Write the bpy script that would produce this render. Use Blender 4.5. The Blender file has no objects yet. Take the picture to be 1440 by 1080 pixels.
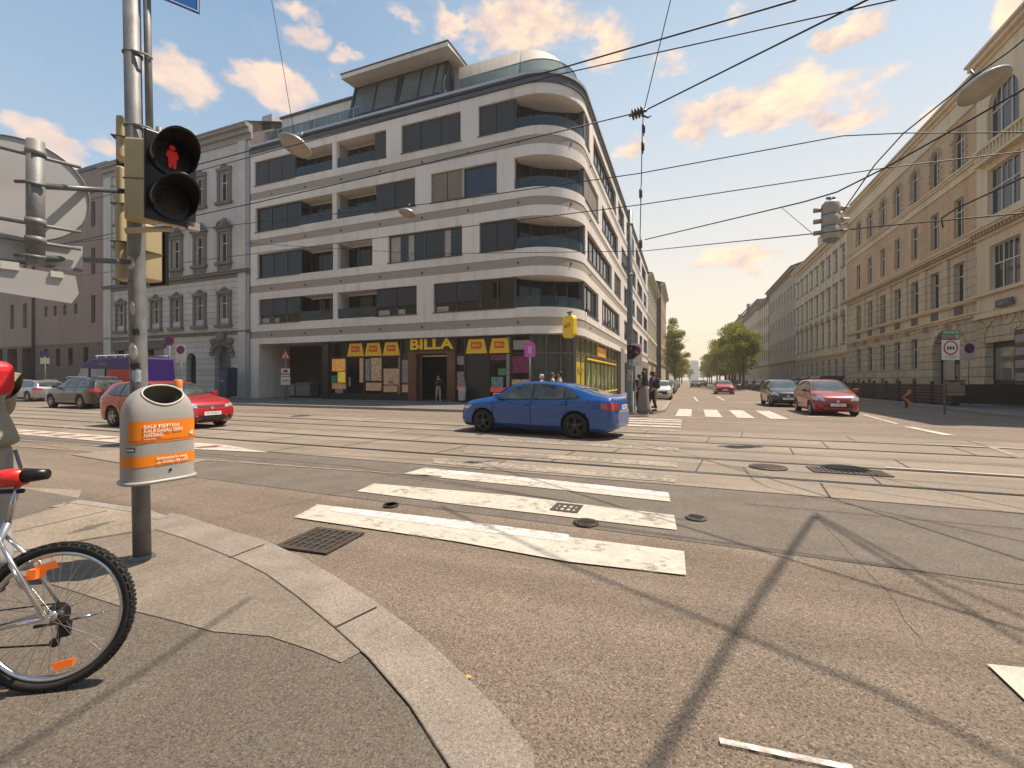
import bpy, bmesh, math, random
from mathutils import Vector, Matrix
from mathutils.bvhtree import BVHTree
R = math.radians
random.seed(7)
scene = bpy.context.scene
COL = scene.collection

# ---------------------------------------------------------------- camera
CAMH = 1.5
cam_data = bpy.data.cameras.new("camera")
cam = bpy.data.objects.new("camera", cam_data); COL.objects.link(cam)
cam.location = (0, 0, CAMH); cam.rotation_euler = (R(90), 0, 0)
cam_data.sensor_width = 36; cam_data.lens = 36 * 624 / 1440
cam_data.shift_y = -6 / 1440
cam_data.clip_start = 0.05; cam_data.clip_end = 5000
scene.camera = cam

# ---------------------------------------------------------------- street frame: s runs right along the tram street, r runs away along the side street
TH = math.atan2(245, 624)
ES = Vector((math.cos(TH), -math.sin(TH), 0)); ER = Vector((math.sin(TH), math.cos(TH), 0))
def SW(s, r, z=0): return ES * s + ER * r + Vector((0, 0, z))
def WS(x, y): v = Vector((x, y, 0)); return v.dot(ES), v.dot(ER)
def G(px, py, z=0):                      # ground point of a photo measurement
    Y = 624 * (CAMH - z) / (py - 534); return Vector(((px - 720) / 624 * Y, Y, z))
def AT(px, py, Y): return Vector(((px - 720) / 624 * Y, Y, CAMH + (534 - py) / 624 * Y))
def AR(px, py, r):                       # the same at a distance r along the side street
    q = (px - 720) / 624; return AT(px, py, r / (ER.x * q + ER.y))
def GS(px, py, z=0): p = G(px, py, z); return WS(p.x, p.y)

# ---------------------------------------------------------------- sun, sky, exposure
SUN_EL, SUN_H = R(64), (ES * 0.80 + ER * 0.60).normalized()
sun_dir = (SUN_H * math.cos(SUN_EL) + Vector((0, 0, math.sin(SUN_EL)))).normalized()
sl = bpy.data.lights.new("sun", 'SUN'); sl.energy = 3.3; sl.angle = R(0.5); sl.color = (1.0, 0.86, 0.72)
so = bpy.data.objects.new("sun", sl); COL.objects.link(so)
so.rotation_euler = sun_dir.to_track_quat('Z', 'Y').to_euler()
scene.view_settings.view_transform = 'Standard'; scene.view_settings.look = 'None'
scene.view_settings.exposure = 1.1; scene.view_settings.gamma = 1
scene.render.film_transparent = False
scene.cycles.use_adaptive_sampling = True
scene.cycles.use_denoising = True
scene.cycles.max_bounces = 6; scene.cycles.transparent_max_bounces = 12
scene.cycles.caustics_reflective = False; scene.cycles.caustics_refractive = False

world = bpy.data.worlds.new("World"); scene.world = world; world.use_nodes = True
nt = world.node_tree; N = nt.nodes; Lk = nt.links
N.clear()
def nd(tree, typ, **kw):
    n = tree.nodes.new(typ)
    for k, v in kw.items(): setattr(n, k, v)
    return n
def mth(tree, op, a, b=None, c=None, clamp=False):
    n = tree.nodes.new('ShaderNodeMath'); n.operation = op; n.use_clamp = clamp
    for i, v in enumerate((a, b, c)):
        if v is None: continue
        if isinstance(v, (int, float)): n.inputs[i].default_value = v
        else: tree.links.new(v, n.inputs[i])
    return n.outputs[0]
def mixc(tree, f, a, b, mode='MIX'):
    n = tree.nodes.new('ShaderNodeMix'); n.data_type = 'RGBA'; n.blend_type = mode
    for i, v in ((0, f), (6, a), (7, b)):
        if isinstance(v, (int, float)): n.inputs[i].default_value = v
        elif isinstance(v, tuple): n.inputs[i].default_value = v if len(v) == 4 else v + (1,)
        else: tree.links.new(v, n.inputs[i])
    return n.outputs[2]
def ramp(tree, f, pts, interp='LINEAR'):
    n = tree.nodes.new('ShaderNodeValToRGB'); e = n.color_ramp.elements; n.color_ramp.interpolation = interp
    while len(e) < len(pts): e.new(0.5)
    for el, (p, c) in zip(e, pts):
        el.position = p; el.color = (c if isinstance(c, tuple) else (c, c, c)) + (1,)
    if not isinstance(f, (int, float)): tree.links.new(f, n.inputs[0])
    return n.outputs[0]
def build_sky():
    sky = nd(nt, 'ShaderNodeTexSky'); sky.sky_type = 'NISHITA'; sky.sun_disc = False
    sky.sun_elevation = SUN_EL; sky.sun_rotation = math.atan2(SUN_H.x, SUN_H.y); sky.altitude = 200
    sky.air_density = 1.0; sky.dust_density = 2.0
    tc = nd(nt, 'ShaderNodeTexCoord'); D = tc.outputs['Generated']
    sp = nd(nt, 'ShaderNodeSeparateXYZ'); Lk.new(D, sp.inputs[0])
    az = mth(nt, 'ARCTAN2', sp.outputs[0], sp.outputs[1]); el = mth(nt, 'ARCSINE', sp.outputs[2])
    # warm air low over the far end of the side street, blue overhead
    base = ramp(nt, mth(nt, 'MULTIPLY', el, 1 / R(60)), [(0, (.82, .62, .40)), (.10, (.76, .62, .45)), (.24, (.58, .55, .49)), (.5, (.37, .45, .52)), (.75, (.225, .325, .43)), (1, (.15, .245, .36))])
    side = ramp(nt, mth(nt, 'MULTIPLY', el, 1 / R(60)), [(0, (.50, .53, .54)), (.3, (.28, .38, .48)), (.6, (.165, .27, .40)), (1, (.115, .20, .33))])
    da = mth(nt, 'ABSOLUTE', mth(nt, 'SUBTRACT', az, R(30)))
    mt = nd(nt, 'ShaderNodeMapRange'); mt.interpolation_type = 'SMOOTHSTEP'; Lk.new(da, mt.inputs[0])
    mt.inputs[1].default_value = R(12); mt.inputs[2].default_value = R(62)
    grad = mixc(nt, mt.outputs[0], base, side)
    # clouds: soft lumps at given azimuth and elevation, edges torn by noise
    cmb = nd(nt, 'ShaderNodeCombineXYZ'); Lk.new(az, cmb.inputs[0]); Lk.new(el, cmb.inputs[1])
    def noise(scale, det, rough=.55, off=0):
        mp = nd(nt, 'ShaderNodeMapping'); mp.inputs['Scale'].default_value = (1, 1.9, 1); mp.inputs['Location'].default_value = (off, off, 0)
        Lk.new(cmb.outputs[0], mp.inputs[0])
        n = nd(nt, 'ShaderNodeTexNoise'); n.noise_dimensions = '2D'; n.inputs['Scale'].default_value = scale; n.inputs['Detail'].default_value = det
        n.inputs['Roughness'].default_value = rough; Lk.new(mp.outputs[0], n.inputs['Vector']); return n
    wn = noise(7, 4); wv = nd(nt, 'ShaderNodeVectorMath', operation='SUBTRACT'); Lk.new(wn.outputs['Color'], wv.inputs[0]); wv.inputs[1].default_value = (.5, .5, .5)
    ws = nd(nt, 'ShaderNodeVectorMath', operation='SCALE'); Lk.new(wv.outputs[0], ws.inputs[0]); ws.inputs['Scale'].default_value = .10
    wa = nd(nt, 'ShaderNodeVectorMath', operation='ADD'); Lk.new(cmb.outputs[0], wa.inputs[0]); Lk.new(ws.outputs[0], wa.inputs[1])
    clouds = [(1085, 148, 130, 34, 1.0), (1190, 160, 62, 24, 1.0), (985, 168, 50, 26, .9), (1035, 366, 72, 17, .95), (1210, 38, 60, 16, .9), (1160, 60, 32, 16, .9),
              (740, 38, 95, 36, 1.0), (640, 32, 42, 18, .8), (850, 62, 40, 40, .7), (385, 122, 70, 28, 1.0), (250, 110, 55, 34, 1.0), (430, 50, 44, 20, .85), (490, 88, 26, 16, .7),
              (60, 208, 75, 26, 1.0), (1420, 20, 40, 34, .8), (945, 90, 34, 20, .4), (880, 212, 34, 20, .8), (1225, 112, 56, 18, .5), (150, 214, 30, 14, .5), (1045, 20, 30, 36, .35),
              (1312, 160, 20, 20, .5), (930, 470, 30, 8, .35), (1000, 478, 60, 9, .45), (420, 12, 50, 12, .5), (565, 18, 30, 14, .5), (1320, 60, 26, 10, .3)]
    tot = None
    for px, py, rx, ry, w in clouds:
        x, z = (px - 720) / 624, (534 - py) / 624
        a, e = math.atan2(x, 1), math.atan2(z, math.hypot(x, 1))
        ra = rx / 624 / (1 + x * x) * 1.18; re = ry / 624 / (1 + x * x + z * z) ** .5 * 1.25
        v = nd(nt, 'ShaderNodeVectorMath', operation='SUBTRACT'); Lk.new(wa.outputs[0], v.inputs[0]); v.inputs[1].default_value = (a, e, 0)
        v2 = nd(nt, 'ShaderNodeVectorMath', operation='MULTIPLY'); Lk.new(v.outputs[0], v2.inputs[0]); v2.inputs[1].default_value = (1 / ra, 1 / re, 0)
        v3 = nd(nt, 'ShaderNodeVectorMath', operation='LENGTH'); Lk.new(v2.outputs[0], v3.inputs[0])
        m = mth(nt, 'MULTIPLY', mth(nt, 'SUBTRACT', 1.0, v3.outputs['Value']), w)
        m = mth(nt, 'MULTIPLY', mth(nt, 'MAXIMUM', m, 0), 1.75)
        tot = m if tot is None else mth(nt, 'MAXIMUM', tot, m)
    big = noise(3.2, 6, .6, 3.7)         # thin cloud elsewhere, also behind the camera
    veil = mth(nt, 'MULTIPLY', mth(nt, 'SUBTRACT', big.outputs[0], .56, clamp=True), 1.6)
    fine = noise(15, 10, .62); f2 = mth(nt, 'MULTIPLY', mth(nt, 'SUBTRACT', fine.outputs[0], .5), 1.5)
    dens = mth(nt, 'ADD', mth(nt, 'MULTIPLY', f2, mth(nt, 'MINIMUM', mth(nt, 'MULTIPLY', tot, 5), 1)), tot)
    cm = nd(nt, 'ShaderNodeMapRange'); cm.interpolation_type = 'SMOOTHSTEP'; Lk.new(dens, cm.inputs[0]); cm.inputs[1].default_value = .12; cm.inputs[2].default_value = .95
    mask = mth(nt, 'MINIMUM', mth(nt, 'ADD', mth(nt, 'MULTIPLY', cm.outputs[0], .95), mth(nt, 'MULTIPLY', veil, .25)), .96)
    fine2 = noise(11, 5, .6, 9.1)
    ccol = ramp(nt, fine2.outputs[0], [(.3, (.44, .36, .33)), (.48, (.68, .49, .35)), (.64, (.90, .63, .38))])
    ccol = mixc(nt, mt.outputs[0], ccol, mixc(nt, .5, ccol, (.60, .48, .43)))
    allc = mixc(nt, mask, grad, ccol)
    mul = nd(nt, 'ShaderNodeVectorMath', operation='SCALE'); Lk.new(allc, mul.inputs[0]); mul.inputs['Scale'].default_value = SKY_K
    fin = mixc(nt, .12, mul.outputs[0], sky.outputs[0])
    bg = nd(nt, 'ShaderNodeBackground'); bg.inputs[1].default_value = 0.1; Lk.new(fin, bg.inputs[0])
    out = nd(nt, 'ShaderNodeOutputWorld'); Lk.new(bg.outputs[0], out.inputs[0])
SKY_K = 7.5
build_sky()

# ---------------------------------------------------------------- materials
MATS = {}
def mat(name, col, rough=.6, metal=0, var=.0, vscale=3., bump=0, bscale=40., spec=.5, coat=0, speck=0, emit=None, col2=None, swz=None, brick=None, alpha=None, vcoarse=None, streak=False, drip=False):
    if name in MATS: return MATS[name]
    m = bpy.data.materials.new(name); m.use_nodes = True; t = m.node_tree
    b = t.nodes['Principled BSDF']; b.inputs['Roughness'].default_value = rough; b.inputs['Metallic'].default_value = metal
    b.inputs['Specular IOR Level'].default_value = spec; b.inputs['Coat Weight'].default_value = coat; b.inputs['Coat Roughness'].default_value = .04
    col = tuple(col); out = col + (1,); b.inputs['Base Color'].default_value = out
    tc = t.nodes.new('ShaderNodeTexCoord'); P = tc.outputs['Object']; cur = None
    def nz(scale, det=4, ro=.6, vec=None):
        n = t.nodes.new('ShaderNodeTexNoise'); n.inputs['Scale'].default_value = scale; n.inputs['Detail'].default_value = det; n.inputs['Roughness'].default_value = ro
        t.links.new(vec or P, n.inputs['Vector']); return n.outputs[0]
    if var:
        c2 = col2 or tuple(c * (1 - var) for c in col)
        f = ramp(t, nz(vscale, 6), [(.35, 0.), (.65, 1.)])
        cur = mixc(t, f, c2, col)
        if vcoarse:
            f = ramp(t, nz(vcoarse, 5), [(.38, 0.), (.62, 1.)])
            cur = mixc(t, mth(t, 'MULTIPLY', f, .65), cur, tuple(c * .72 for c in col))
        if drip:
            mp = t.nodes.new('ShaderNodeMapping'); mp.inputs['Scale'].default_value = (1.6, 1.6, .10); t.links.new(P, mp.inputs[0])
            f = ramp(t, nz(1.0, 6, .65, mp.outputs[0]), [(.34, (.86, .84, .81)), (.50, (1., 1., 1.))]); cur = mixc(t, 1.0, cur, f, 'MULTIPLY')
        if streak:
            mp = t.nodes.new('ShaderNodeMapping'); mp.inputs['Scale'].default_value = (.12, 1.4, 1); t.links.new(P, mp.inputs[0])
            f = ramp(t, nz(1.0, 5, .6, mp.outputs[0]), [(.36, (.84, .82, .80)), (.62, (1.1, 1.1, 1.1))]); cur = mixc(t, 1.0, cur, f, 'MULTIPLY')
    if brick:                              # (brick length, height, mortar, mortar darkening, offset)
        s = t.nodes.new('ShaderNodeSeparateXYZ'); t.links.new(P, s.inputs[0]); c = t.nodes.new('ShaderNodeCombineXYZ')
        t.links.new(s.outputs[swz[0]], c.inputs[0]); t.links.new(s.outputs[swz[1]], c.inputs[1])
        br = t.nodes.new('ShaderNodeTexBrick'); t.links.new(c.outputs[0], br.inputs[0]); br.inputs['Scale'].default_value = 1
        br.inputs['Brick Width'].default_value = brick[0]; br.inputs['Row Height'].default_value = brick[1]; br.inputs['Mortar Size'].default_value = brick[2]
        br.inputs['Mortar Smooth'].default_value = .2; br.offset = brick[4] if len(brick) > 4 else .5
        k = brick[3]
        base = cur if cur is not None else col
        for i, n_ in ((1, 1.0), (2, .86)): br.inputs[i].default_value = (n_, n_, n_, 1)
        br.inputs[3].default_value = (k, k, k, 1)
        cur = mixc(t, 1.0, base, br.outputs[0], 'MULTIPLY')
    if speck:
        v = t.nodes.new('ShaderNodeTexVoronoi'); v.inputs['Scale'].default_value = bscale; t.links.new(P, v.inputs['Vector'])
        sh = t.nodes.new('ShaderNodeSeparateColor'); t.links.new(v.outputs['Color'], sh.inputs[0])
        f = ramp(t, sh.outputs[0], [(0, (1 - speck,) * 3), (.35, (.92,) * 3), (.8, (1.05,) * 3), (1, (1 + speck,) * 3)])
        cur = mixc(t, 1.0, cur if cur is not None else col, f, 'MULTIPLY')
    if cur is not None: t.links.new(cur, b.inputs['Base Color'])
    if bump:
        bm_ = t.nodes.new('ShaderNodeBump'); bm_.inputs['Strength'].default_value = min(1, bump); bm_.inputs['Distance'].default_value = .01 if bscale > 10 else .05
        t.links.new(nz(bscale, 5, .7), bm_.inputs['Height']); t.links.new(bm_.outputs[0], b.inputs['Normal'])
    if emit: b.inputs['Emission Color'].default_value = tuple(emit[:3]) + (1,); b.inputs['Emission Strength'].default_value = emit[3]
    if alpha is not None: b.inputs['Alpha'].default_value = alpha
    MATS[name] = m; return m
def glassy(name, tint=(.02, .025, .03), rough=.03, trans=.0):
    if name in MATS: return MATS[name]
    m = mat(name, tint, rough, spec=.38, var=.35, vscale=.5)
    if trans:
        t = m.node_tree; b = t.nodes['Principled BSDF']; o = t.nodes['Material Output']
        tr = t.nodes.new('ShaderNodeBsdfTransparent'); tr.inputs[0].default_value = (.75, .85, .88, 1); mx = t.nodes.new('ShaderNodeMixShader'); mx.inputs[0].default_value = trans
        t.links.new(b.outputs[0], mx.inputs[1]); t.links.new(tr.outputs[0], mx.inputs[2]); t.links.new(mx.outputs[0], o.inputs[0])
    return m

# ---------------------------------------------------------------- objects
OFF = {}
def thing(name, label, cat, s=None, r=None, z=0, group=None, world=None, rot=0):
    """an Empty at the thing's base. With s, r the parts are modelled in street coordinates; with world= in the thing's own coordinates."""
    o = bpy.data.objects.new(name, None); COL.objects.link(o); o.empty_display_size = .2
    if world is not None:
        o.location = world; o.rotation_euler = (0, 0, rot); OFF[o.name] = Vector((0, 0, 0))
    else:
        o.location = SW(s, r, z); o.rotation_euler = (0, 0, -TH); OFF[o.name] = Vector((s, r, z))
    o['label'] = label; o['category'] = cat
    if group: o['group'] = group
    return o
def tag(o, label=None, cat=None, group=None, kind=None):
    if label: o['label'] = label
    if cat: o['category'] = cat
    if group: o['group'] = group
    if kind: o['kind'] = kind
    return o
class MB:
    def __init__(self, xf=None): self.v = []; self.f = []; self.m = []; self.sm = []; self.xf = xf; self.mi = 0; self.smooth = False
    def add(self, vs, fs, smooth=None):
        k = len(self.v)
        self.v += [self.xf(*p) if self.xf else Vector(p) for p in vs]
        self.f += [tuple(k + i for i in f) for f in fs]; self.m += [self.mi] * len(fs)
        self.sm += [self.smooth if smooth is None else smooth] * len(fs)
    def box(self, x0, x1, y0, y1, z0, z1, nx=1):
        if nx == 1:
            self.add([(x0, y0, z0), (x1, y0, z0), (x1, y1, z0), (x0, y1, z0), (x0, y0, z1), (x1, y0, z1), (x1, y1, z1), (x0, y1, z1)],
                     [(0, 3, 2, 1), (4, 5, 6, 7), (0, 1, 5, 4), (1, 2, 6, 5), (2, 3, 7, 6), (3, 0, 4, 7)], False); return
        vs = []
        for i in range(nx + 1):
            x = x0 + (x1 - x0) * i / nx; vs += [(x, y0, z0), (x, y1, z0), (x, y1, z1), (x, y0, z1)]
        fs = [(0, 1, 2, 3), tuple(4 * nx + i for i in (3, 2, 1, 0))]
        for i in range(nx):
            a = 4 * i; b = a + 4
            for j in range(4): k = (j + 1) % 4; fs.append((a + j, b + j, b + k, a + k))
        self.add(vs, fs, False)
    def quad(self, a, b, c, d): self.add([a, b, c, d], [(0, 1, 2, 3)])
    def prism(self, pts, z0, z1, axis=2):
        n = len(pts)
        def P(p, z): return (p[0], p[1], z) if axis == 2 else ((p[0], z, p[1]) if axis == 1 else (z, p[0], p[1]))
        self.add([P(p, z0) for p in pts] + [P(p, z1) for p in pts],
                 [tuple(range(n - 1, -1, -1)), tuple(range(n, 2 * n))] + [(i, (i + 1) % n, n + (i + 1) % n, n + i) for i in range(n)], False)
    def tube(self, pts, r, n=8, cap=True):
        pts = [Vector(p) for p in pts]; rs = r if isinstance(r, (list, tuple)) else [r] * len(pts)
        vs = []; fs = []; prev = None
        for i, p in enumerate(pts):
            d = (pts[min(i + 1, len(pts) - 1)] - pts[max(i - 1, 0)]); d = d.normalized() if d.length > 1e-9 else Vector((0, 0, 1))
            if prev is None: u = d.orthogonal().normalized()
            else:
                u = prev - d * prev.dot(d); u = u.normalized() if u.length > 1e-6 else d.orthogonal().normalized()
            prev = u; w = d.cross(u)
            for j in range(n):
                a = 2 * math.pi * j / n; vs.append(p + (u * math.cos(a) + w * math.sin(a)) * rs[i])
        for i in range(len(pts) - 1):
            for j in range(n): k = (j + 1) % n; fs.append((i * n + j, i * n + k, (i + 1) * n + k, (i + 1) * n + j))
        if cap: fs += [tuple(range(n - 1, -1, -1)), tuple((len(pts) - 1) * n + j for j in range(n))]
        self.add([tuple(v) for v in vs], fs, True)
    def lathe(self, prof, c=(0, 0, 0), ax='z', n=24, a0=0, a1=2 * math.pi, d=None):
        """prof = [(radius, height)] turned round an axis through c (ax letter, or d = a direction)"""
        D = Vector(d).normalized() if d is not None else {'x': Vector((1, 0, 0)), 'y': Vector((0, 1, 0)), 'z': Vector((0, 0, 1))}[ax]
        U = D.orthogonal().normalized() if d is not None else {'x': Vector((0, 1, 0)), 'y': Vector((0, 0, 1)), 'z': Vector((1, 0, 0))}[ax]
        W = D.cross(U); c = Vector(c); full = abs(a1 - a0 - 2 * math.pi) < 1e-6; k = n if full else n + 1; vs = []; fs = []
        for r_, h in prof:
            for j in range(k):
                a = a0 + (a1 - a0) * j / n; vs.append(tuple(c + D * h + (U * math.cos(a) + W * math.sin(a)) * r_))
        for i in range(len(prof) - 1):
            for j in range(n):
                q = (j + 1) % k; fs.append((i * k + j, i * k + q, (i + 1) * k + q, (i + 1) * k + j))
        self.add(vs, fs, True)
    def disc(self, c, r, d, n=24, t=.004):
        self.lathe([(0, -t / 2), (r, -t / 2), (r, t / 2), (0, t / 2)], c, n=n, d=d)
        for i in range(len(self.sm) - 3 * n, len(self.sm)): self.sm[i] = False
    def patch(self, rows):
        w = len(rows[0]); self.add([tuple(p) for r_ in rows for p in r_], [(i * w + j, i * w + j + 1, (i + 1) * w + j + 1, (i + 1) * w + j) for i in range(len(rows) - 1) for j in range(w - 1)])
    def blob(self, c, rx, ry, rz, n=10):
        vs = []; fs = []
        for i in range(n + 1):
            t = math.pi * i / n
            for j in range(n * 2):
                a = math.pi * j / n; vs.append((c[0] + rx * math.sin(t) * math.cos(a), c[1] + ry * math.sin(t) * math.sin(a), c[2] + rz * math.cos(t)))
        m = n * 2
        for i in range(n):
            for j in range(m): fs.append((i * m + j, (i + 1) * m + j, (i + 1) * m + (j + 1) % m, i * m + (j + 1) % m))
        self.add(vs, fs, True)
    def build(self, name, mats, parent=None, weld=False):
        me = bpy.data.meshes.new(name); off = OFF.get(parent.name, Vector()) if parent else Vector()
        me.from_pydata([tuple(v - off) for v in self.v], [], self.f)
        if not isinstance(mats, (list, tuple)): mats = [mats]
        for m in mats: me.materials.append(m)
        me.polygons.foreach_set('material_index', self.m); me.polygons.foreach_set('use_smooth', self.sm)
        if weld:
            b = bmesh.new(); b.from_mesh(me); bmesh.ops.remove_doubles(b, verts=b.verts, dist=1e-5); bmesh.ops.recalc_face_normals(b, faces=b.faces); b.to_mesh(me); b.free()
        me.update()
        o = bpy.data.objects.new(name, me); COL.objects.link(o)
        if parent: o.parent = parent; OFF[o.name] = off
        return o
def struct(name, mb, mats, weld=False):
    """a piece of the setting given in street coordinates"""
    o = mb.build(name, mats, None, weld); o.rotation_euler = (0, 0, -TH); o['kind'] = 'structure'; return o
def bevel(o, w, seg=2):
    m = o.modifiers.new('bevel', 'BEVEL'); m.width = w; m.segments = seg; m.limit_method = 'ANGLE'; return o
def bake(o):
    dg = bpy.context.evaluated_depsgraph_get(); dg.update()
    me = bpy.data.meshes.new_from_object(o.evaluated_get(dg)); o.modifiers.clear(); old = o.data; o.data = me; me.name = o.name; return o
def text(name, s, O, ex, up, size, m, parent=None, width=None, depth=.004, bold=0, align='CENTER'):
    cu = bpy.data.curves.new(name, 'FONT'); cu.body = s; cu.size = size; cu.extrude = depth; cu.offset = bold; cu.align_x = align; cu.align_y = 'CENTER'; cu.resolution_u = 3; cu.space_line = .85
    t = bpy.data.objects.new(name, cu); COL.objects.link(t)
    me = bpy.data.meshes.new_from_object(t.evaluated_get(bpy.context.evaluated_depsgraph_get())); bpy.data.objects.remove(t); bpy.data.curves.remove(cu)
    ex = Vector(ex).normalized(); up = Vector(up).normalized(); n = ex.cross(up); O = Vector(O)
    xs = [v.co.x for v in me.vertices] or [0]; k = width / (max(xs) - min(xs)) if width else 1
    off = OFF.get(parent.name, Vector()) if parent else Vector()
    for v in me.vertices: v.co = O + ex * v.co.x * k + up * v.co.y + n * v.co.z - off
    me.materials.clear(); me.materials.append(m)
    o = bpy.data.objects.new(name, me); COL.objects.link(o)
    if parent: o.parent = parent; OFF[o.name] = off
    return o
def copy_tree(o, parent=None):
    c = o.copy(); COL.objects.link(c); c.parent = parent; OFF[c.name] = OFF.get(o.name, Vector())
    for ch in list(o.children): copy_tree(ch, c)
    return c
# ================================================================ THE GROUND
asph = mat('asphalt', (.262, .211, .160), .85, streak=True, var=.18, vscale=1.3, bump=1, bscale=125, speck=.6, vcoarse=.22, spec=.3)
asph2 = mat('asphalt_patch', (.175, .147, .118), .85, var=.2, vscale=2, bump=.7, bscale=110, speck=.4, spec=.3)
asph3 = mat('asphalt_pavement', (.196, .164, .132), .85, var=.2, vscale=1.7, bump=.9, bscale=140, speck=.5, vcoarse=.5, spec=.3)
slabm = mat('track_concrete', (.29, .242, .188), .8, streak=True, var=.18, vscale=.8, bump=.5, bscale=70, speck=.22, vcoarse=.3, spec=.3)
screed = mat('worn_concrete', (.32, .265, .20), .8, var=.25, vscale=2.2, bump=.6, bscale=60, speck=.25, vcoarse=.8, spec=.3)
granite = mat('granite_kerb', (.325, .275, .22), .75, var=.32, vscale=2.6, bump=.6, bscale=140, speck=.38, vcoarse=1.6)
granite_w = mat('granite_kerb_warm', (.30, .27, .23), .75, var=.2, vscale=3, bump=.5, bscale=80, speck=.35)
flag = mat('paving', (.17, .16, .145), .8, var=.2, vscale=1.1, bump=.4, bscale=60, speck=.25)
steel = mat('rail_steel', (.10, .095, .09), .32, .8, var=.3, vscale=6)
tar = mat('joint_tar', (.025, .024, .023), .6)
rust = mat('cast_iron', (.12, .095, .075), .6, .5, var=.4, vscale=30, bump=.4, bscale=60)
def paint_mat(name, col, wear):
    m = mat(name, col, .6, var=.15, vscale=6, bump=.6, bscale=95, speck=.12)
    t = m.node_tree; b = t.nodes['Principled BSDF']; tc = t.nodes.new('ShaderNodeTexCoord')
    n = t.nodes.new('ShaderNodeTexNoise'); n.inputs['Scale'].default_value = 9; n.inputs['Detail'].default_value = 12; n.inputs['Roughness'].default_value = .75; t.links.new(tc.outputs['Object'], n.inputs['Vector'])
    n2 = t.nodes.new('ShaderNodeTexNoise'); n2.inputs['Scale'].default_value = 1.6; n2.inputs['Detail'].default_value = 3; t.links.new(tc.outputs['Object'], n2.inputs['Vector'])
    s = mth(t, 'ADD', mth(t, 'MULTIPLY', n.outputs[0], .7), mth(t, 'MULTIPLY', n2.outputs[0], .3))
    f = ramp(t, s, [(wear - .05, .42), (wear + .04, 1.)]); t.links.new(f, b.inputs['Alpha']); return m
white = paint_mat('road_paint', (.58, .52, .43), .44)
white_old = paint_mat('road_paint_worn', (.38, .325, .255), .49)
white_new = paint_mat('road_paint_fresh', (.80, .76, .69), .52)
redp = paint_mat('road_brick_red', (.30, .12, .07), .36)

g = MB(); g.add([(-700, -120, 0), (700, -120, 0), (700, 1500, 0), (-700, 1500, 0)], [(0, 1, 2, 3)]); struct('road', g, asph)
def arc(cx, cy, rad, a0, a1, n=10): return [(cx + rad * math.cos(R(a0 + (a1 - a0) * i / n)), cy + rad * math.sin(R(a0 + (a1 - a0) * i / n))) for i in range(n + 1)]
def sheet(name, pts, z, m):
    b = MB(); b.add([(p[0], p[1], z) for p in pts], [tuple(range(len(pts)))]); return struct(name, b, m)
def offset_line(pts, d):
    out = []
    for i, p in enumerate(pts):
        a = pts[max(i - 1, 0)]; c = pts[min(i + 1, len(pts) - 1)]; dx, dy = c[0] - a[0], c[1] - a[1]; L = math.hypot(dx, dy) or 1
        out.append((p[0] - dy / L * d, p[1] + dx / L * d))
    return out
def strip(name, pts, d, z0, z1, m):      # a kerb: solid strip along pts, d wide
    q = offset_line(pts, d); b = MB(); n = len(pts)
    b.add([(x, y, z) for z in (z0, z1) for x, y in pts] + [(x, y, z) for z in (z0, z1) for x, y in q],
          [f for i in range(n - 1) for f in ((n + i, n + i + 1, 3 * n + i + 1, 3 * n + i), (i, i + 1, n + i + 1, n + i), (2 * n + i + 1, 2 * n + i, 3 * n + i, 3 * n + i + 1))] + [(0, n, 3 * n, 2 * n), (n - 1, 3 * n - 1, 4 * n - 1, 2 * n - 1)])
    return struct(name, b, m)
KZ = .12
far_edge = [(-260, 18.2), (-4.9, 18.2)] + arc(-4.9, 22.2, 4.0, -90, 0)[1:] + [(-.9, 30.5), (-1.4, 32), (-3.1, 33.5), (-3.1, 700)]
sheet('pavement_beside_shop', far_edge + [(-20, 700), (-20, 60), (-260, 60)], KZ, flag)
strip('kerb_beside_shop', far_edge, .22, 0, KZ + .005, granite_w)
right_edge = [(11.9, 700), (11.9, 24.5)] + arc(18.2, 24.5, 6.3, 180, 270)[1:] + [(260, 18.2)]
sheet('pavement_beside_brick_house', right_edge + [(260, 60), (30, 60), (30, 700)], KZ, flag)
strip('kerb_beside_brick_house', right_edge, .22, 0, KZ + .005, granite_w)
sheet('pavement_band_light', [(-6.5, 18.45), (-4.9, 18.45)] + arc(-4.9, 22.2, 3.75, -90, 0)[1:] + [(-1.15, 30.5), (-2.2, 30.5), (-2.6, 24), (-3.4, 21.4), (-5, 20.2), (-6.5, 20.0)], KZ + .004, screed)

# near pavement, dropped kerb round the corner where the camera stands
ko = [(239, 725), (259, 728), (296, 741), (330, 752), (370, 763), (420, 786), (470, 815), (528, 852), (601, 907), (650, 955), (697, 1003), (750, 1066)]
ki = [(205, 747), (218, 745), (258, 757), (296, 772), (340, 790), (375, 808), (418, 839), (471, 883), (519, 926), (577, 993), (612, 1045), (640, 1090)]
KN = .03
outer = [GS(x, y, 0) for x, y in ko]; inner = [GS(x, y, KN) for x, y in ki]
outer += [(outer[-1][0] + .35, outer[-1][1] - .9), (outer[-1][0] + .55, outer[-1][1] - 2.2), (outer[-1][0] + .6, -30)]
inner += [(outer[-3][0] - .3, inner[-1][1] - .6), (outer[-2][0] - .3, outer[-2][1]), (outer[-1][0] - .3, -30)]
b = MB(); n = min(len(outer), len(inner)); outer, inner = outer[:n - 2] + outer[-2:], inner[:n - 2] + inner[-2:]
for i in range(n - 1):
    o0, o1, i0, i1 = outer[i], outer[i + 1], inner[i], inner[i + 1]
    b.add([(*o0, KN), (*o1, KN), (*i1, KN + .002), (*i0, KN + .002), (*o0, 0), (*o1, 0)], [(0, 1, 2, 3), (4, 5, 1, 0)])
struct('kerb_near_corner', b, granite)
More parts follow.
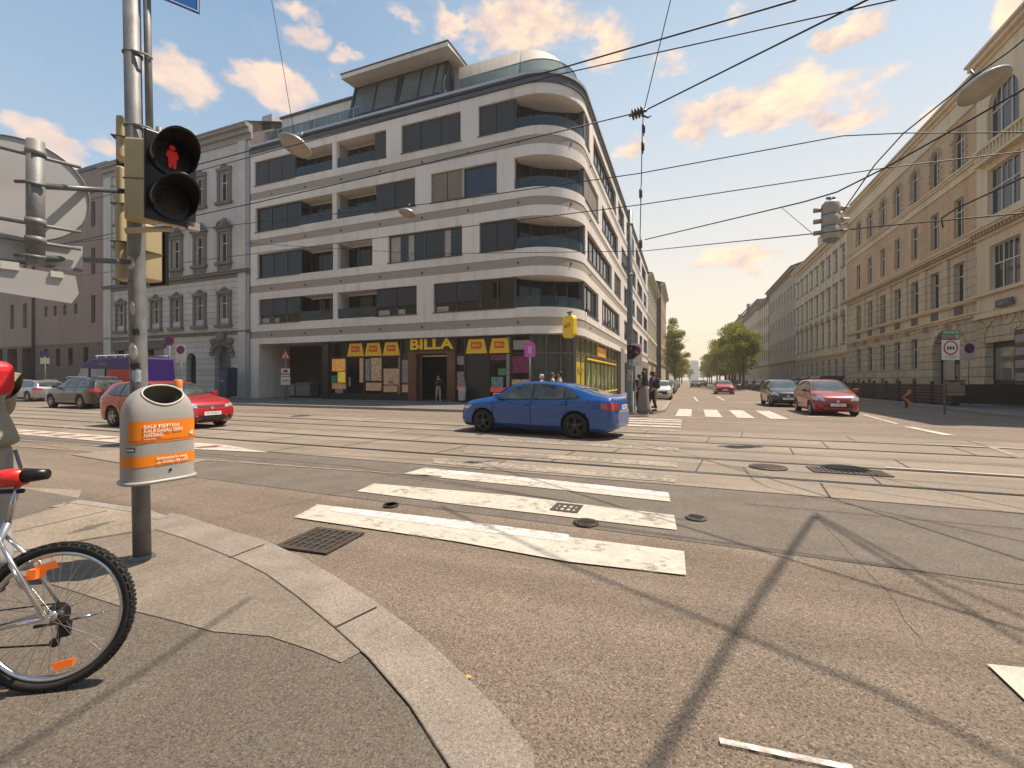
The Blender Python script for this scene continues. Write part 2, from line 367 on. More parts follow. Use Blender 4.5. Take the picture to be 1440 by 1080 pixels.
ledge = [GS(239, 726), GS(205, 716), GS(111, 703)]; ledge += [(ledge[-1][0] - 30, ledge[-1][1] + .2)]
near = inner[::-1][::1]
sheet('pavement_near', inner + [(-40, -30), (-40, ledge[-1][1])] + ledge[::-1][1:] , KN - .004, asph3)
sheet('paving_light_slabs', [GS(0, 737, KN), GS(111, 704, KN), GS(239, 727, KN), GS(218, 745, KN), GS(185, 748, KN), GS(0, 779, KN), (GS(0, 779, KN)[0] - 6, GS(0, 779, KN)[1]), (GS(0, 737, KN)[0] - 6, GS(0, 737, KN)[1])], KN, screed)
sheet('paving_worn_corner', [GS(x, y, KN) for x, y in ((218, 745), (258, 757), (296, 772), (340, 790), (375, 808), (418, 839), (471, 883), (508, 916), (480, 932), (440, 915), (380, 895), (300, 888), (240, 872), (192, 860), (100, 830), (0, 800), (0, 779), (185, 748))], KN + .001, mat('worn_mastic', (.255, .212, .162), .85, var=.3, vscale=2.4, bump=.6, bscale=90, speck=.3, vcoarse=.9))
strip('kerb_left_slab', [GS(239, 727, KN), GS(205, 716, KN), GS(111, 703, KN), GS(70, 713, KN)], .12, 0, KN + .004, granite_w)
# joints across the corner kerb and the paving
def line(name, p, q, w, z, m):
    d = Vector((q[0] - p[0], q[1] - p[1])); d.normalize(); nx, ny = -d.y * w / 2, d.x * w / 2
    return sheet(name, [(p[0] + nx, p[1] + ny), (p[0] - nx, p[1] - ny), (q[0] - nx, q[1] - ny), (q[0] + nx, q[1] + ny)], z, m)
def linew(name, a, b_, w, z, m): return line(name, GS(*a, z), GS(*b_, z), w, z, m)
jz = KN + .007
for a, c in (((530, 853), (471, 882)), ((372, 765), (322, 784)), ((0, 752), (150, 718)), ((0, 779), (185, 747)), ((62, 769), (190, 748))):
    linew('paving_joint', a, c, .012, jz, tar)
for i in range(4): linew('paving_scratch', (95 + 8 * i, 750 - 3.2 * i), (135 + 9 * i, 742 - 3.3 * i), .012, jz, tar)
pts = [GS(x, y, KN) for x, y in ((218, 745), (258, 757), (296, 772), (340, 790), (375, 808), (418, 839), (471, 883), (519, 926), (577, 993), (640, 1090))]
for p, q in zip(pts, pts[1:]): line('kerb_joint', p, q, .007, jz, asph2)

# tram bed
T0, T1 = 6.7, 14.2
sheet('tram_bed', [(-250, T0), (250, T0), (250, T1), (-250, T1)], .004, slabm)
sheet('asphalt_seam_strip', [(-250, 5.95), (250, 5.95), (250, T0), (-250, T0)], .004, asph2)
RAILS = [7.72, 9.155, 11.42, 12.855]
for rr in RAILS:
    b = MB(); b.box(-250, 250, rr - .035, rr + .035, .0, .011); struct('tram_rail', b, steel)
    sheet('rail_groove', [(-250, rr + .035), (250, rr + .035), (250, rr + .10), (-250, rr + .10)], .0085, tar)
for rr in (T0, 10.3, T1): sheet('track_joint', [(-250, rr - .012), (250, rr - .012), (250, rr + .012), (-250, rr + .012)], .0095, tar)
k = 0
for rr0, rr1 in ((T0, 7.6), (7.85, 9.05), (9.3, 10.3), (10.3, 11.3), (11.55, 12.75), (13.0, T1)):
    s = -62 + (k * .9) % 2.4; k += 1
    while s < 40:
        line('slab_joint', (s, rr0), (s + .12 * (rr1 - rr0), rr1), .022, .0095, tar); s += 2.45 if rr1 - rr0 > 1 else 4.9
# zebra crossing over the tram street: bars run along the street
def bar(px, m, z=.0135, name='crosswalk_stripe'): return sheet(name, [GS(x, y) for x, y in px], z, m)
bar([(413, 729), (447, 711), (640, 735), (800, 757), (962, 777), (965, 811), (800, 792), (640, 763)], white)
bar([(502, 692), (526, 681), (720, 698), (948, 726), (952, 747), (760, 724), (640, 710)], white)
bar([(568, 667), (596, 659), (760, 675), (940, 694), (943, 707), (760, 687), (640, 675)], white)
bar([(444, 711), (640, 733), (800, 754), (800, 765), (640, 745), (470, 721)], white_new, .0175, 'fresh_paint_streak')
bar([(596, 659), (760, 675), (940, 694), (942, 701), (760, 680), (600, 665)], white_new, .0175, 'fresh_paint_streak')
for rr in (6.85, 8.05, 9.9, 12.0, 13.6, 14.7, 15.6, 16.5, 17.3): sheet('crosswalk_stripe', [(-4.2, rr), (-.15, rr), (-.15, rr + .45), (-4.5, rr + .45)], .0135, white_old if rr < 14 else white)
# zebra over the side street: bars run along that street
for i in range(4):
    s0 = -.42 + 1.14 * i; sheet('crosswalk_stripe', [(s0, 19.4), (s0 + .62, 19.4), (s0 + .68, 24.1), (s0 + .08, 24.1)], .0135, white)
def mark(a, c, w, m=white, z=.0135, name='lane_marking'): return linew(name, a, c, w, z, m)
mark((1135, 585.5), (1206, 585.5), .28, name='stop_line'); mark((1214, 583), (1262, 596), .13); mark((1277, 600), (1335, 612), .28)
mark((940, 571), (1120, 571), .15, white_old); mark((1300, 624), (1440, 631), .09); mark((1245, 657), (1440, 669), .08, white); mark((1170, 619), (1440, 624), .06, white_old); mark((1395, 629), (1440, 645), .14, white_old)
mark((1008, 557), (1018, 563), .14); mark((976, 558), (981, 564), .14); mark((1040, 565), (1110, 569), .15)
mark((990, 546), (1001, 550), .12); mark((0, 0 + 620), (170, 586), .05, white_old)
mark((1012, 1041), (1200, 1080), .03, white_new, name='chalk_line')
bar([(1388, 937), (1440, 942), (1500, 1010), (1440, 987)], white, name='painted_triangle')
# kerb strip with red bricks beside the tracks, left
ax, bx_ = GS(-60, 592), GS(411, 634)
sheet('island_edge', [(-40, 6.35), (-9.8, 6.35), (-7.9, 6.62), (-9.8, 7.02), (-40, 7.02)], .016, white)
s = -39.5
while s < -9.3:
    sheet('red_brick_mark', [(s, 6.48), (s + .28, 6.48), (s + .42, 6.9), (s + .14, 6.9)], .020, redp); s += .95
line('lane_marking', (-40, 4.6), (-12, 5.9), .07, .0135, white_old); line('lane_marking', (-14, 5.2), (-3.5, 5.95), .06, .0135, white_old)
sheet('concrete_patch', [GS(x, y) for x, y in ((100, 640), (178, 632), (290, 648), (240, 660), (170, 652))], .0125, screed)
sheet('concrete_patch', [GS(x, y) for x, y in ((0, 684), (115, 690), (110, 702), (70, 712), (0, 706))], .0085, screed)
sheet('asphalt_patch', [GS(x, y) for x, y in ((0, 700), (70, 712), (20, 722), (0, 732))], .0065, asph2)
sheet('asphalt_patch', [(-9, 4.6), (6.5, 4.3), (7, 5.95), (-9, 5.95)], .0045, asph2)
# drains and manhole covers, each a thing
def drain(name, label, px, w, d, ang, group=None, cat='drain'):
    p = G(*px); t = thing(name, label, cat, world=(p.x, p.y, .010), rot=ang, group=group)
    b = MB(); b.box(-w / 2 - .05, w / 2 + .05, -d / 2 - .05, -d / 2, 0, .012); b.box(-w / 2 - .05, w / 2 + .05, d / 2, d / 2 + .05, 0, .012)
    b.box(-w / 2 - .05, -w / 2, -d / 2, d / 2, 0, .012); b.box(w / 2, w / 2 + .05, -d / 2, d / 2, 0, .012); b.build('frame', rust, t)
    b = MB(); b.box(-w / 2, w / 2, -d / 2, d / 2, 0, .003); b.build('pit', tar, t)
    b = MB(); n = int(w / .07)
    for i in range(n): x = -w / 2 + (i + .5) * w / n; b.box(x - .016, x + .016, -d / 2, d / 2, .003, .012)
    m = int(d / .09)
    for i in range(1, m): y = -d / 2 + i * d / m; b.box(-w / 2, w / 2, y - .012, y + .012, .004, .0105)
    b.build('grate', rust, t); return t
drain('storm_drain', 'rusty square drain grate in the asphalt beside the curved granite kerb', (452, 761), .46, .44, -.30)
drain('storm_drain', 'wide dark drain grate between the tram rails on the right', (1192, 664), .95, .40, -TH)
drain('storm_drain', 'small grate let into the second crosswalk stripe', (797, 716), .22, .22, -TH)
def cover(label, px, r_, m=rust):
    p = G(*px); b = MB(); b.lathe([(0, .012), (r_ * .86, .012), (r_ * .88, .006), (r_ * .92, .006), (r_ * .94, .013), (r_, .012), (r_, 0)], (0, 0, 0), n=28)
    for i in range(-3, 4):
        for j in range(-3, 4):
            if math.hypot(i, j) < 3.2: b.box(i * r_ * .24 - .02, i * r_ * .24 + .02, j * r_ * .24 - .02, j * r_ * .24 + .02, .012, .016)
    o = b.build('manhole_cover', m); o.location = (p.x, p.y, .012); return tag(o, label, 'manhole cover')
cover('round iron manhole cover lying between two slab joints in the tram bed', (1080, 658), .29)
cover('small dark valve cover just below the second crosswalk stripe', (824, 737), .13)
cover('grey valve cover in the asphalt right of the zebra crossing', (979, 730), .11, mat('worn_iron', (.16, .15, .14), .6, .3, var=.3, vscale=20))
cover('small dark valve cover between the first and second crosswalk stripes at their left end', (550, 712), .09)
for a, c in (((1130, 700), (1300, 900)),):
    p, q = GS(*a), GS(*c); prev = p; n = 14
    for i in range(1, n + 1):
        f = i / n; cur = (p[0] + (q[0] - p[0]) * f + random.uniform(-.03, .03), p[1] + (q[1] - p[1]) * f + random.uniform(-.03, .03)); line('road_crack', prev, cur, .004, .0045, asph2); prev = cur
for a, c in (((0, 616), (330, 668)), ((330, 668), (700, 712)), ((150, 700), (330, 668)), ((260, 640), (520, 622))): linew('road_seam', a, c, .012, .0046, asph2)
# ================================================================ BUILDINGS
plaster_w = mat('white_render', (.84, .77, .69), .85, drip=True, var=.08, vscale=.6, bump=.25, bscale=120, vcoarse=.15)
band_g = mat('grey_band', (.37, .32, .265), .85, var=.08, vscale=.8, bump=.3, bscale=120)
frame_d = mat('anthracite_frame', (.050, .060, .075), .4)
gl_dark = glassy('dark_glass', (.008, .009, .010), .03)
gl_mid = glassy('grey_glass', (.03, .033, .033), .04)
blind_g = mat('blind_slate', (.045, .046, .052), .55, swz=(0, 2), brick=(50, .10, .022, .25), var=.05)
blind_t = mat('blind_tan', (.26, .20, .14), .6, swz=(0, 2), brick=(50, .08, .012, .55), var=.05)
blind_gr = mat('blind_slate_side', (.05, .05, .055), .55, swz=(1, 2), brick=(50, .10, .022, .25), var=.05)
blind_tr = mat('blind_tan_side', (.28, .23, .17), .6, swz=(1, 2), brick=(50, .08, .012, .55), var=.05)
rail_gl = glassy('rail_glass', (.06, .10, .12), .03, trans=.45); rail_roof = glassy('roof_rail_glass', (.16, .20, .20), .03, trans=.62)
curtain = mat('pale_curtain', (.45, .42, .36), .9, var=.3, vscale=5)
roof_m = mat('roof_metal', (.10, .105, .11), .45, .5, var=.2, vscale=2)
gutter_m = mat('gutter_metal', (.42, .42, .42), .35, .6)
black_p = mat('black_panel', (.015, .016, .018), .35)
interior = mat('dark_interior', (.03, .026, .022), .9)
S0, S1, RF, RR, RE = -31.2, -5.85, 24.42, 3.0, 75.6
LA = (S1 - RR) - S0; LB = LA + RR * math.pi / 2; LE = LB + RE - (RF + RR)
def PATH(l):
    if l <= LA: return S0 + l, RF, 0, -1
    if l <= LB:
        a = (l - LA) / RR; return S1 - RR + RR * math.sin(a), RF + RR - RR * math.cos(a), math.sin(a), -math.cos(a)
    return S1, RF + RR + l - LB, 1, 0
def PX(l, o, z): s, r, ns, nr = PATH(l); return Vector((s + ns * o, r + nr * o, z))
def l_px(px):                            # photo column to distance along the facade
    q = (px - 720) / 624; Y = RF / (ER.x * q + ER.y); s = Y * (ES.x * q + ES.y)
    if s < S1 - RR: return s - S0
    Y = S1 / (ES.x * q + ES.y); return LB + Y * (ER.x * q + ER.y) - RF - RR
def nseg(a, b):
    lo, hi = max(a, LA), min(b, LB); return 1 if hi <= lo else max(1, int((hi - lo) / .25) + 1)
def pbox(mb, a, b, o0, o1, z0, z1):      # box along the path, cut where the corner curves
    cuts = [a] + [c for c in (LA, LB) if a + .01 < c < b - .01] + [b]
    for p, q in zip(cuts, cuts[1:]): mb.box(p, q, o0, o1, z0, z1, nseg(p + 1e-6, q - 1e-6))
apt = thing('apartment_building', 'white apartment house with grey bands and rounded balcony corner above the supermarket', 'building', -18, RF, 0)
walls = MB(PX); bands = MB(PX)
ZW = [(5.75, 7.6), (9.22, 11.06), (12.74, 14.6), (16.3, 18.15)]
ZB = [(4.65, 5.17), (8.14, 8.68), (11.68, 12.2), (15.24, 15.78)]
BAL0 = l_px(724)
# openings per floor: (start, end, kind). kinds: w window, b blinds, t tan blinds, l loggia, c corner balcony
SIDE = [[('w', LB + .0, LB + 4.4), ('w', LB + 5.9, LB + 15.2), ('w', LB + 18.6, LB + 23.5), ('b', LB + 25.6, LB + 32.5), ('w', LB + 34.5, LB + 38.5), ('b', LB + 40.5, LB + 46.8)],
        [('w', LB + .6, LB + 10.5), ('b', LB + 12, LB + 16.1), ('w', LB + 18.6, LB + 21.6), ('w', LB + 23.6, LB + 28.6), ('b', LB + 30.6, LB + 38.6), ('w', LB + 40.6, LB + 46.8)],
        [('t', LB + .0, LB + 4.4), ('w', LB + 5.9, LB + 14.2), ('b', LB + 16.6, LB + 22), ('w', LB + 23.6, LB + 29.6), ('w', LB + 31.6, LB + 38.6), ('b', LB + 40.6, LB + 45.6)],
        [('b', LB + .0, LB + 1.2), ('w', LB + 2.6, LB + 12.9), ('w', LB + 14.4, LB + 18.6), ('b', LB + 20.4, LB + 27.6), ('w', LB + 29.6, LB + 35.6), ('w', LB + 37.6, LB + 44.6)]]
F = l_px
OPEN = [
    [('w', F(363.6), F(421), 'bt'), ('l', F(421), F(468), 1), ('d', F(468), F(474)), ('l', F(474), F(528), 1), ('b', F(528), F(586), 'half'), None, ('w', F(609.4), F(674), 'bt'), ('W', F(674), F(723), ''), ('c', F(723), LB)],
    [('w', F(361.7), F(421), ''), ('l', F(421), F(468), 0), ('d', F(468), F(474)), ('l', F(474), F(523.6), 0), None, ('w', F(545.6), F(649.7), 'cur'), None, ('W', F(674), F(723), 'b'), ('c', F(723), LB)],
    [('w', F(359), F(420), ''), ('l', F(420), F(467), 1), ('d', F(467), F(473)), ('l', F(473), F(527), 1), ('b', F(527), F(583.6), ''), None, ('t', F(606), F(650.5), ''), ('w', F(651), F(698.6), 'blue'), None, ('c', F(723), LB)],
    [('b', F(358), F(414), ''), ('l', F(414), F(467), 1), ('d', F(467), F(473)), ('l', F(473), F(525), 1), ('b', F(525), F(543), ''), None, ('b', F(564.4), F(647.8), ''), None, ('W', F(672.8), F(723), 'b'), ('c', F(723), LB)]]
gl_blue = glassy('blue_glass', (.03, .06, .10), .02)
def window(a, b, z0, z1, kind, style, n=None):
    wf = MB(PX); o0, o1 = -.26, -.18
    n = n or max(1, round((b - a) / 1.35)); w = .07
    wf.box(a, b, o0, o1, z0, z0 + w); wf.box(a, b, o0, o1, z1 - w, z1)
    ms = [a + w / 2 + (b - a - w) * i / n for i in range(n + 1)]
    for i, x in enumerate(ms):
        ww = w / 2 if i in (0, n) or (i % 2) else w * .8; wf.box(x - ww, x + ww, o0, o1 + .002, z0 + w, z1 - w)
    wf.box(a - .06, b + .06, -.2, .06, z0 - .035, z0 + .001)     # sill
    fo = wf.build('window', frame_d, apt)
    p = MB(PX); p.add([(a + .05, -.225, z0 + .05), (b - .05, -.225, z0 + .05), (b - .05, -.225, z1 - .05), (a + .05, -.225, z1 - .05)], [(0, 1, 2, 3)])
    p.build('pane', gl_blue if style == 'blue' else gl_mid if style == 'cur' else gl_dark, fo)
    side = a > LB - .1; bz = z0 + .6 if style in ('bt', 'half') else z0 + .03
    if kind in 'bt' or 'b' in style and style != 'blue':
        bl = MB(PX); kk = n if kind in 'bt' else max(1, n)
        for i in range(kk):
            x0, x1 = a + (b - a) * i / kk + .03, a + (b - a) * (i + 1) / kk - .03
            zz = bz if (side is False or i % 3) else bz + .3
            bl.box(x0, x1, -.15, -.12, zz, z1 - .02)
        bl.build('blind', (blind_tr if side else blind_t) if kind == 't' else (blind_gr if side else blind_g), fo)
    if style in ('cur', 'bt', 'half'):
        cm = MB(PX)
        for i in range(n):
            if (i * 7 + int(a * 3)) % 3 == 1: continue
            x0, x1 = ms[i] + .06, ms[i + 1] - .06; d = (x1 - x0) * (.35 if i % 2 else .6); cm.add([(x0, -.222, z0 + .08), (x0 + d, -.222, z0 + .08), (x0 + d, -.222, (z1 if style == 'cur' else z0 + .5) - .1), (x0, -.222, (z1 if style == 'cur' else z0 + .5) - .1)], [(0, 1, 2, 3)])
        cm.build('curtain', curtain, fo)
def rail(a, b, z0, h=.68, o=-.10):
    m = MB(PX); m.smooth = True; n = nseg(a, b); m.box(a + .03, b - .03, o - .012, o, z0 + .02, z0 + h, max(1, n * 2)) if n > 1 else m.box(a + .03, b - .03, o - .012, o, z0 + .02, z0 + h)
    q = m.build('glass_railing', rail_gl, apt); t = MB(PX)
    pbox(t, a + .03, b - .03, o - .025, o + .012, z0 + h, z0 + h + .03)
    x = a + .1
    while x < b: t.box(x - .015, x + .015, o - .04, o - .013, z0, z0 + h); x += 1.5
    t.build('rail_frame', frame_d, q)
def loggia(a, b, z0, z1, r_):
    m = MB(PX); d = 1.1
    m.box(a, b, -d - .1, -d, z0, z1)                         # back wall
    m.add([(a, -.3, z1), (b, -.3, z1), (b, -d, z1), (a, -d, z1)], [(0, 1, 2, 3)]); m.add([(a, -.3, z0), (a, -d, z0), (b, -d, z0), (b, -.3, z0)], [(0, 1, 2, 3)])
    m.add([(a, -.3, z0), (a, -d, z0), (a, -d, z1), (a, -.3, z1)], [(0, 1, 2, 3)]); m.add([(b, -.3, z0), (b, -d, z0), (b, -d, z1), (b, -.3, z1)], [(0, 1, 2, 3)])
    m.build('loggia', plaster_w, apt); g_ = MB(PX); g_.add([(a + .02, -.25, z0), (a + .02, -d, z0), (a + .02, -d, z1), (a + .02, -.25, z1)], [(0, 1, 2, 3)]) if a < 5 else None; g_.box(a + .15, b - .1, -d, -d + .06, z0, z1 - .12)
    q = g_.build('loggia_window', gl_dark, apt); f_ = MB(PX)
    for i in range(4): x = a + .15 + (b - a - .25) * i / 3; f_.box(x - .04, x + .04, -d + .06, -d + .1, z0, z1 - .12)
    f_.build('frame', frame_d, q)
    if r_: rail(a, b, z0)
def corner_balcony(a, b, z0, z1, first):
    m = MB(PX); n = 24
    ls = [a + (b - a) * i / n for i in range(n + 1)]
    def inn(l): s, r, _, _ = PATH(l); return (min(s, S1 - 3.3), max(r, RF + 2.7)) if False else (s, r)
    # floor and ceiling follow the curve; back glass is an L set into the building
    ci, cj = S1 - 3.1, RF + 2.5
    out = [PX(l, -.3, 0) for l in ls]; poly = [(v.x, v.y) for v in out] + [(S1 - .3, cj), (ci, cj), (ci, RF + .3)] if False else [(v.x, v.y) for v in out] + [(S1 - .3, RF + RR + .0), (S1 - 2.0, RF + RR), (S0 + a, RF + 2.3)]
    mm = MB(); mm.add([(x, y, z1) for x, y in poly], [tuple(range(len(poly)))]); mm.add([(x, y, z0) for x, y in poly], [tuple(range(len(poly)))])
    mm.build('balcony_slab', plaster_w, apt)
    g_ = MB(); p0 = (S0 + a + .02, RF + .3); p1 = (S0 + a + .02, RF + .8); p2 = (S1 - 2.5, RF + 1.9); p3 = (S1 - .34, RF + RR - .05)
    for u, w in ((p0, p1), (p1, p2), (p2, p3)): g_.add([(u[0], u[1], z0), (w[0], w[1], z0), (w[0], w[1], z1), (u[0], u[1], z1)], [(0, 1, 2, 3)])
    q = g_.build('balcony_glazing', gl_dark, apt); f_ = MB()
    for u, w, k in ((p0, p1, 1), (p1, p2, 2), (p2, p3, 3)):
        for i in range(k + 1):
            x, y = u[0] + (w[0] - u[0]) * i / k, u[1] + (w[1] - u[1]) * i / k; f_.box(x - .04, x + .04, y - .07, y - .01, z0, z1)
    f_.build('frame', frame_d, q); rail(a, b - .3, z0, .62)
    pp = MB(PX); pp.box(b - .22, b - .02, -.28, -.05, z0, z1); pp.build('balcony_post', frame_d, apt)
for fl in range(4):
    z0, z1 = ZW[fl]; ops = [o for o in OPEN[fl] if o] + [(k, a, b_, 'half' if (i + fl) % 3 == 1 else '') for i, (k, a, b_) in enumerate(SIDE[fl])]
    edge = 0.0
    for k, op in enumerate(ops):
        kind, a, b_ = op[:3]
        if a - edge > .02: pbox(walls, edge, a, -.3, 0, z0, z1)
        if kind == 'd': walls.box(a, b_, -1.8, -.02, z0, z1)
        elif kind == 'l': loggia(a, b_, z0, z1, op[3])
        elif kind == 'c': corner_balcony(a, b_, z0, z1, fl == 0)
        elif kind == 'W': window(a, b_, z0, z1, 'w', op[3], 2)
        else: window(a, b_, z0, z1, kind, op[3])
        edge = b_
    pbox(walls, edge, LE, -.3, 0, z0, z1)
zs = [4.2] + [z for b_ in ZB for z in b_] ; lev = [4.2, 5.75, 7.6, 9.22, 11.06, 12.74, 14.6, 16.3, 18.15, 18.78]
cuts = [(4.2, 4.65), (5.17, 5.75), (7.6, 8.14), (8.68, 9.22), (11.06, 11.68), (12.2, 12.74), (14.6, 15.24), (15.78, 16.3), (18.15, 18.78)]
for a, b_ in cuts: pbox(walls, 0, LE, -.3, 0, a, b_)
walls.build('wall', plaster_w, apt)
for a, b_ in ZB: pbox(bands, 0, LE, -.3, -.03, a, b_)
bands.build('grey_band', band_g, apt)
m = MB(PX)
for z0, z1 in ZB:
    for i in range(9): l = 2.2 + i * 3.3; m.box(l - .04, l + .04, -.03, .05, z0 + .18, z0 + .28)
m.build('spout', frame_d, apt)
m = MB(PX); pbox(m, 0, LE, -.6, .10, 18.78, 18.86); pbox(m, 0, LE, -.6, .02, 18.86, 19.25); m.build('roof_edge', roof_m, apt)
m = MB(PX); pbox(m, 0, LE, -.5, .14, 19.25, 19.42); m.build('gutter', gutter_m, apt)
m = MB(); m.add([(S0, RF + .3, 19.3), (S1 - 2.2, RF + .3, 19.3), (S1 - .4, RF + 2.5, 19.3), (S1 - .4, RE, 19.3), (S0, RE, 19.3)], [(0, 1, 2, 3, 4)])
m.add([(S0, RF, 0), (S0, RE, 0), (S0, RE, 19.3), (S0, RF, 19.3)], [(0, 1, 2, 3)]); m.add([(S0, RE, 0), (S1, RE, 0), (S1, RE, 19.3), (S0, RE, 19.3)], [(0, 1, 2, 3)]); m.build('roof_deck', roof_m, apt)
# dark core behind the openings so nothing shows through
m = MB(); m.box(S0 + .5, S1 - 5, RF + 2.8, RE - 1, .1, 19.2); m.build('core', interior, apt)
m = MB(PX)
for fl in range(4): pbox(m, 0, LA - 1.2, -.5, -.4, ZW[fl][0] - .1, ZW[fl][0]); 
m.build('floor_slab', plaster_w, apt)
# roof terrace rail
m = MB(PX); m.smooth = True; a = F(640)
pbox(m, a, LE - 3, -.62, -.60, 19.4, 20.55); tr = m.build('glass_railing', rail_roof, apt)
m = MB(PX); pbox(m, a, LE - 3, -.64, -.58, 20.55, 20.59); m.build('rail_frame', gutter_m, tr)
m = MB(PX); pbox(m, .8, F(496), -.62, -.60, 19.4, 20.6); tr = m.build('glass_railing', rail_roof, apt); m = MB(PX); pbox(m, .8, F(496), -.64, -.58, 20.6, 20.64)
for i in range(8): m.box(1 + i * 1.2, 1.05 + i * 1.2, -.6, -.56, 19.4, 20.6)
m.build('rail_frame', gutter_m, tr)
# set-back storey
cor = mat('corrugated_wall', (.55, .50, .43), .7, swz=(0, 2), brick=(.12, 50, .02, .8, 0))
m = MB(); m.box(S0 + .3, -23.2, 27.0, 27.3, 19.3, 22.85); m.box(S0 + .3, S0 + .6, 27.3, 40, 19.3, 22.85); m.build('setback_wall', plaster_w, apt)
m = MB(); m.box(S0 + .2, -23.2, 26.85, 40, 22.85, 23.0); m.build('setback_roof', roof_m, apt)
rp = [(-14.9, 27.0), (-10.4, 27.0)] + arc(-10.4, 29.6, 2.6, -90, 0, 10) + [(-7.8, 60)]
m = MB(); q = offset_line(rp, .3); n = len(rp)
m.smooth = True; m.add([(x, y, z) for z in (19.3, 22.9) for x, y in rp] + [(x, y, z) for z in (19.3, 22.9) for x, y in q],
      [(i, i + 1, n + i + 1, n + i) for i in range(n - 1)] + [(n + i, n + i + 1, 3 * n + i + 1, 3 * n + i) for i in range(n - 1)] + [(2 * n + i + 1, 2 * n + i, 3 * n + i, 3 * n + i + 1) for i in range(n - 1)] + [(0, n, 3 * n, 2 * n)])
m.build('rounded_setback_wall', cor, apt)
m = MB(); m.add([(x, y, 22.8) for x, y in q] + [(-14.9, 60, 22.8)], [tuple(range(n + 1))]); m.build('setback_deck', roof_m, apt)
# penthouse with leaning glazing and a wedge roof
ph = MB(); xs = [-22.9, -21.2, -19.5, -18.9, -17.3, -15.3]
def PG(s, t): return (s - .35 * t * (0 if s > -20 else .3), 25.55 + 1.15 * t, 19.5 + 3.85 * t)
ph.add([PG(-22.9, 0), PG(-15.2, 0), PG(-15.2, 1), PG(-22.9, 1)], [(0, 1, 2, 3)])
ph.add([(-15.2, 25.55, 19.5), (-15.2, 30.5, 19.5), (-15.2, 30.5, 23.3), (-15.2, 26.7, 23.35)], [(0, 1, 2, 3)]); ph.add([(-22.9, 25.55, 19.5), (-22.9, 30.5, 19.5), (-22.9, 30.5, 23.3), (-22.9, 26.7, 23.35)], [(3, 2, 1, 0)])
pg = ph.build('penthouse_glazing', glassy('warm_glass', (.17, .21, .21), .04, trans=.15), apt); fr = MB()
for s in (-22.9, -20.9, -19.0, -18.75, -17.2, -15.9, -15.2): fr.tube([PG(s, 0), PG(s, 1)], .13 if s in (-22.9, -19.0, -15.2) else .08, 4)
for t in (.0, .32, .98): fr.tube([PG(-22.9, t), PG(-15.2, t)], .09, 4)
for r_ in (27, 28.6, 30.4): fr.box(-15.24, -15.14, r_ - .05, r_ + .05, 19.5, 23.3)
fr.build('frame', mat('blue_grey_frame', (.018, .03, .05), .4), pg)
rf = MB(); x0, x1 = -23.1, -14.35
rf.prism([(25.2, 23.12), (25.2, 23.40), (33, 23.85), (33, 23.5), (27.0, 23.36)], x0, x1, axis=0); rf.build('penthouse_roof', plaster_w, apt)
rf = MB(); rf.prism([(25.15, 23.40), (25.15, 23.48), (33.05, 23.93), (33.05, 23.85)], x0 - .05, x1 + .05, axis=0); rf.build('roof_trim', roof_m, apt)
m = MB(); m.lathe([(.10, 19.4), (.10, 21.6), (.16, 21.65), (.16, 21.9), (0, 21.95)], (-27.3, 26.6, 0), n=12); m.build('vent_pipe', gutter_m, apt)
# ---- ground floor
GF = RF + .35
m = MB(); m.box(S0, S0 + .9, RF + .003, RF + 9, .1, 4.2); m.box(S0 + .9, -24.6, RF + 8.5, RF + 9, .1, 4.2); m.build('passage_wall', plaster_w, apt)
m = MB(); m.add([(S0 + .9, RF + .3, 4.195), (S1 - .3, RF + .3, 4.195), (S1 - .3, RF + 9, 4.195), (S0 + .9, RF + 9, 4.195)], [(0, 1, 2, 3)]); m.add([(-16, RF + .3, 4.19), (S1 - 2.2, RF + .28, 4.19), (S1 - .3, RF + 2.4, 4.19), (S1 - .3, RF + 6, 4.19), (-16, RF + 6, 4.19)], [(0, 1, 2, 3, 4)]); m.build('soffit', plaster_w, apt)
def sp(px, r_=GF): q = (px - 720) / 624; Y = r_ / (ER.x * q + ER.y); return Y * (ES.x * q + ES.y)
m = MB(); m.box(sp(453), sp(462), GF, GF + 9, .1, 4.19); m.build('passage_pier', black_p, apt)
lit = lambda n, c: mat(n, tuple(v * 1.7 for v in c), .5, var=.5, vscale=2.5, emit=c + (.22,))  # posters and shelf get an added glow to brighten the shopfront
wood = mat('door_wood', (.20, .075, .028), .5, var=.3, vscale=3, swz=(0, 2), brick=(.14, 3, .008, .5, 0))
def bay(p0, p1, panes, z0=.55, z1=3.05, name='shop_window', m_=None):
    a, b_ = sp(p0), sp(p1); f_ = MB(); f_.box(a, b_, GF, GF + .12, .1, z0); f_.box(a, a + .07, GF, GF + .1, z0, 4.19); f_.box(b_ - .07, b_, GF, GF + .1, z0, 4.19); f_.box(a + .07, b_ - .07, GF, GF + .1, z1, z1 + .07); f_.box(a + .07, b_ - .07, GF, GF + .1, 4.1, 4.19)
    o = f_.build(name, black_p, apt)
    g_ = MB(); g_.add([(a + .07, GF + .05, z0), (b_ - .07, GF + .05, z0), (b_ - .07, GF + .05, 4.1), (a + .07, GF + .05, 4.1)], [(0, 1, 2, 3)]); g_.build('pane', m_ or gl_shop, o)
    for (u0, u1, v0, v1, c) in panes:
        x0, x1 = a + (b_ - a) * u0, a + (b_ - a) * u1; y0, y1 = z0 + (z1 - z0) * v0, z0 + (z1 - z0) * v1
        p_ = MB(); p_.box(x0, x1, GF + .035, GF + .046, y0, y1); p_.build('poster', c, o)
    return o
gl_shop = glassy('shop_glass', (.014, .011, .009), .04); gl_shop.node_tree.nodes['Principled BSDF'].inputs['Specular IOR Level'].default_value = .2
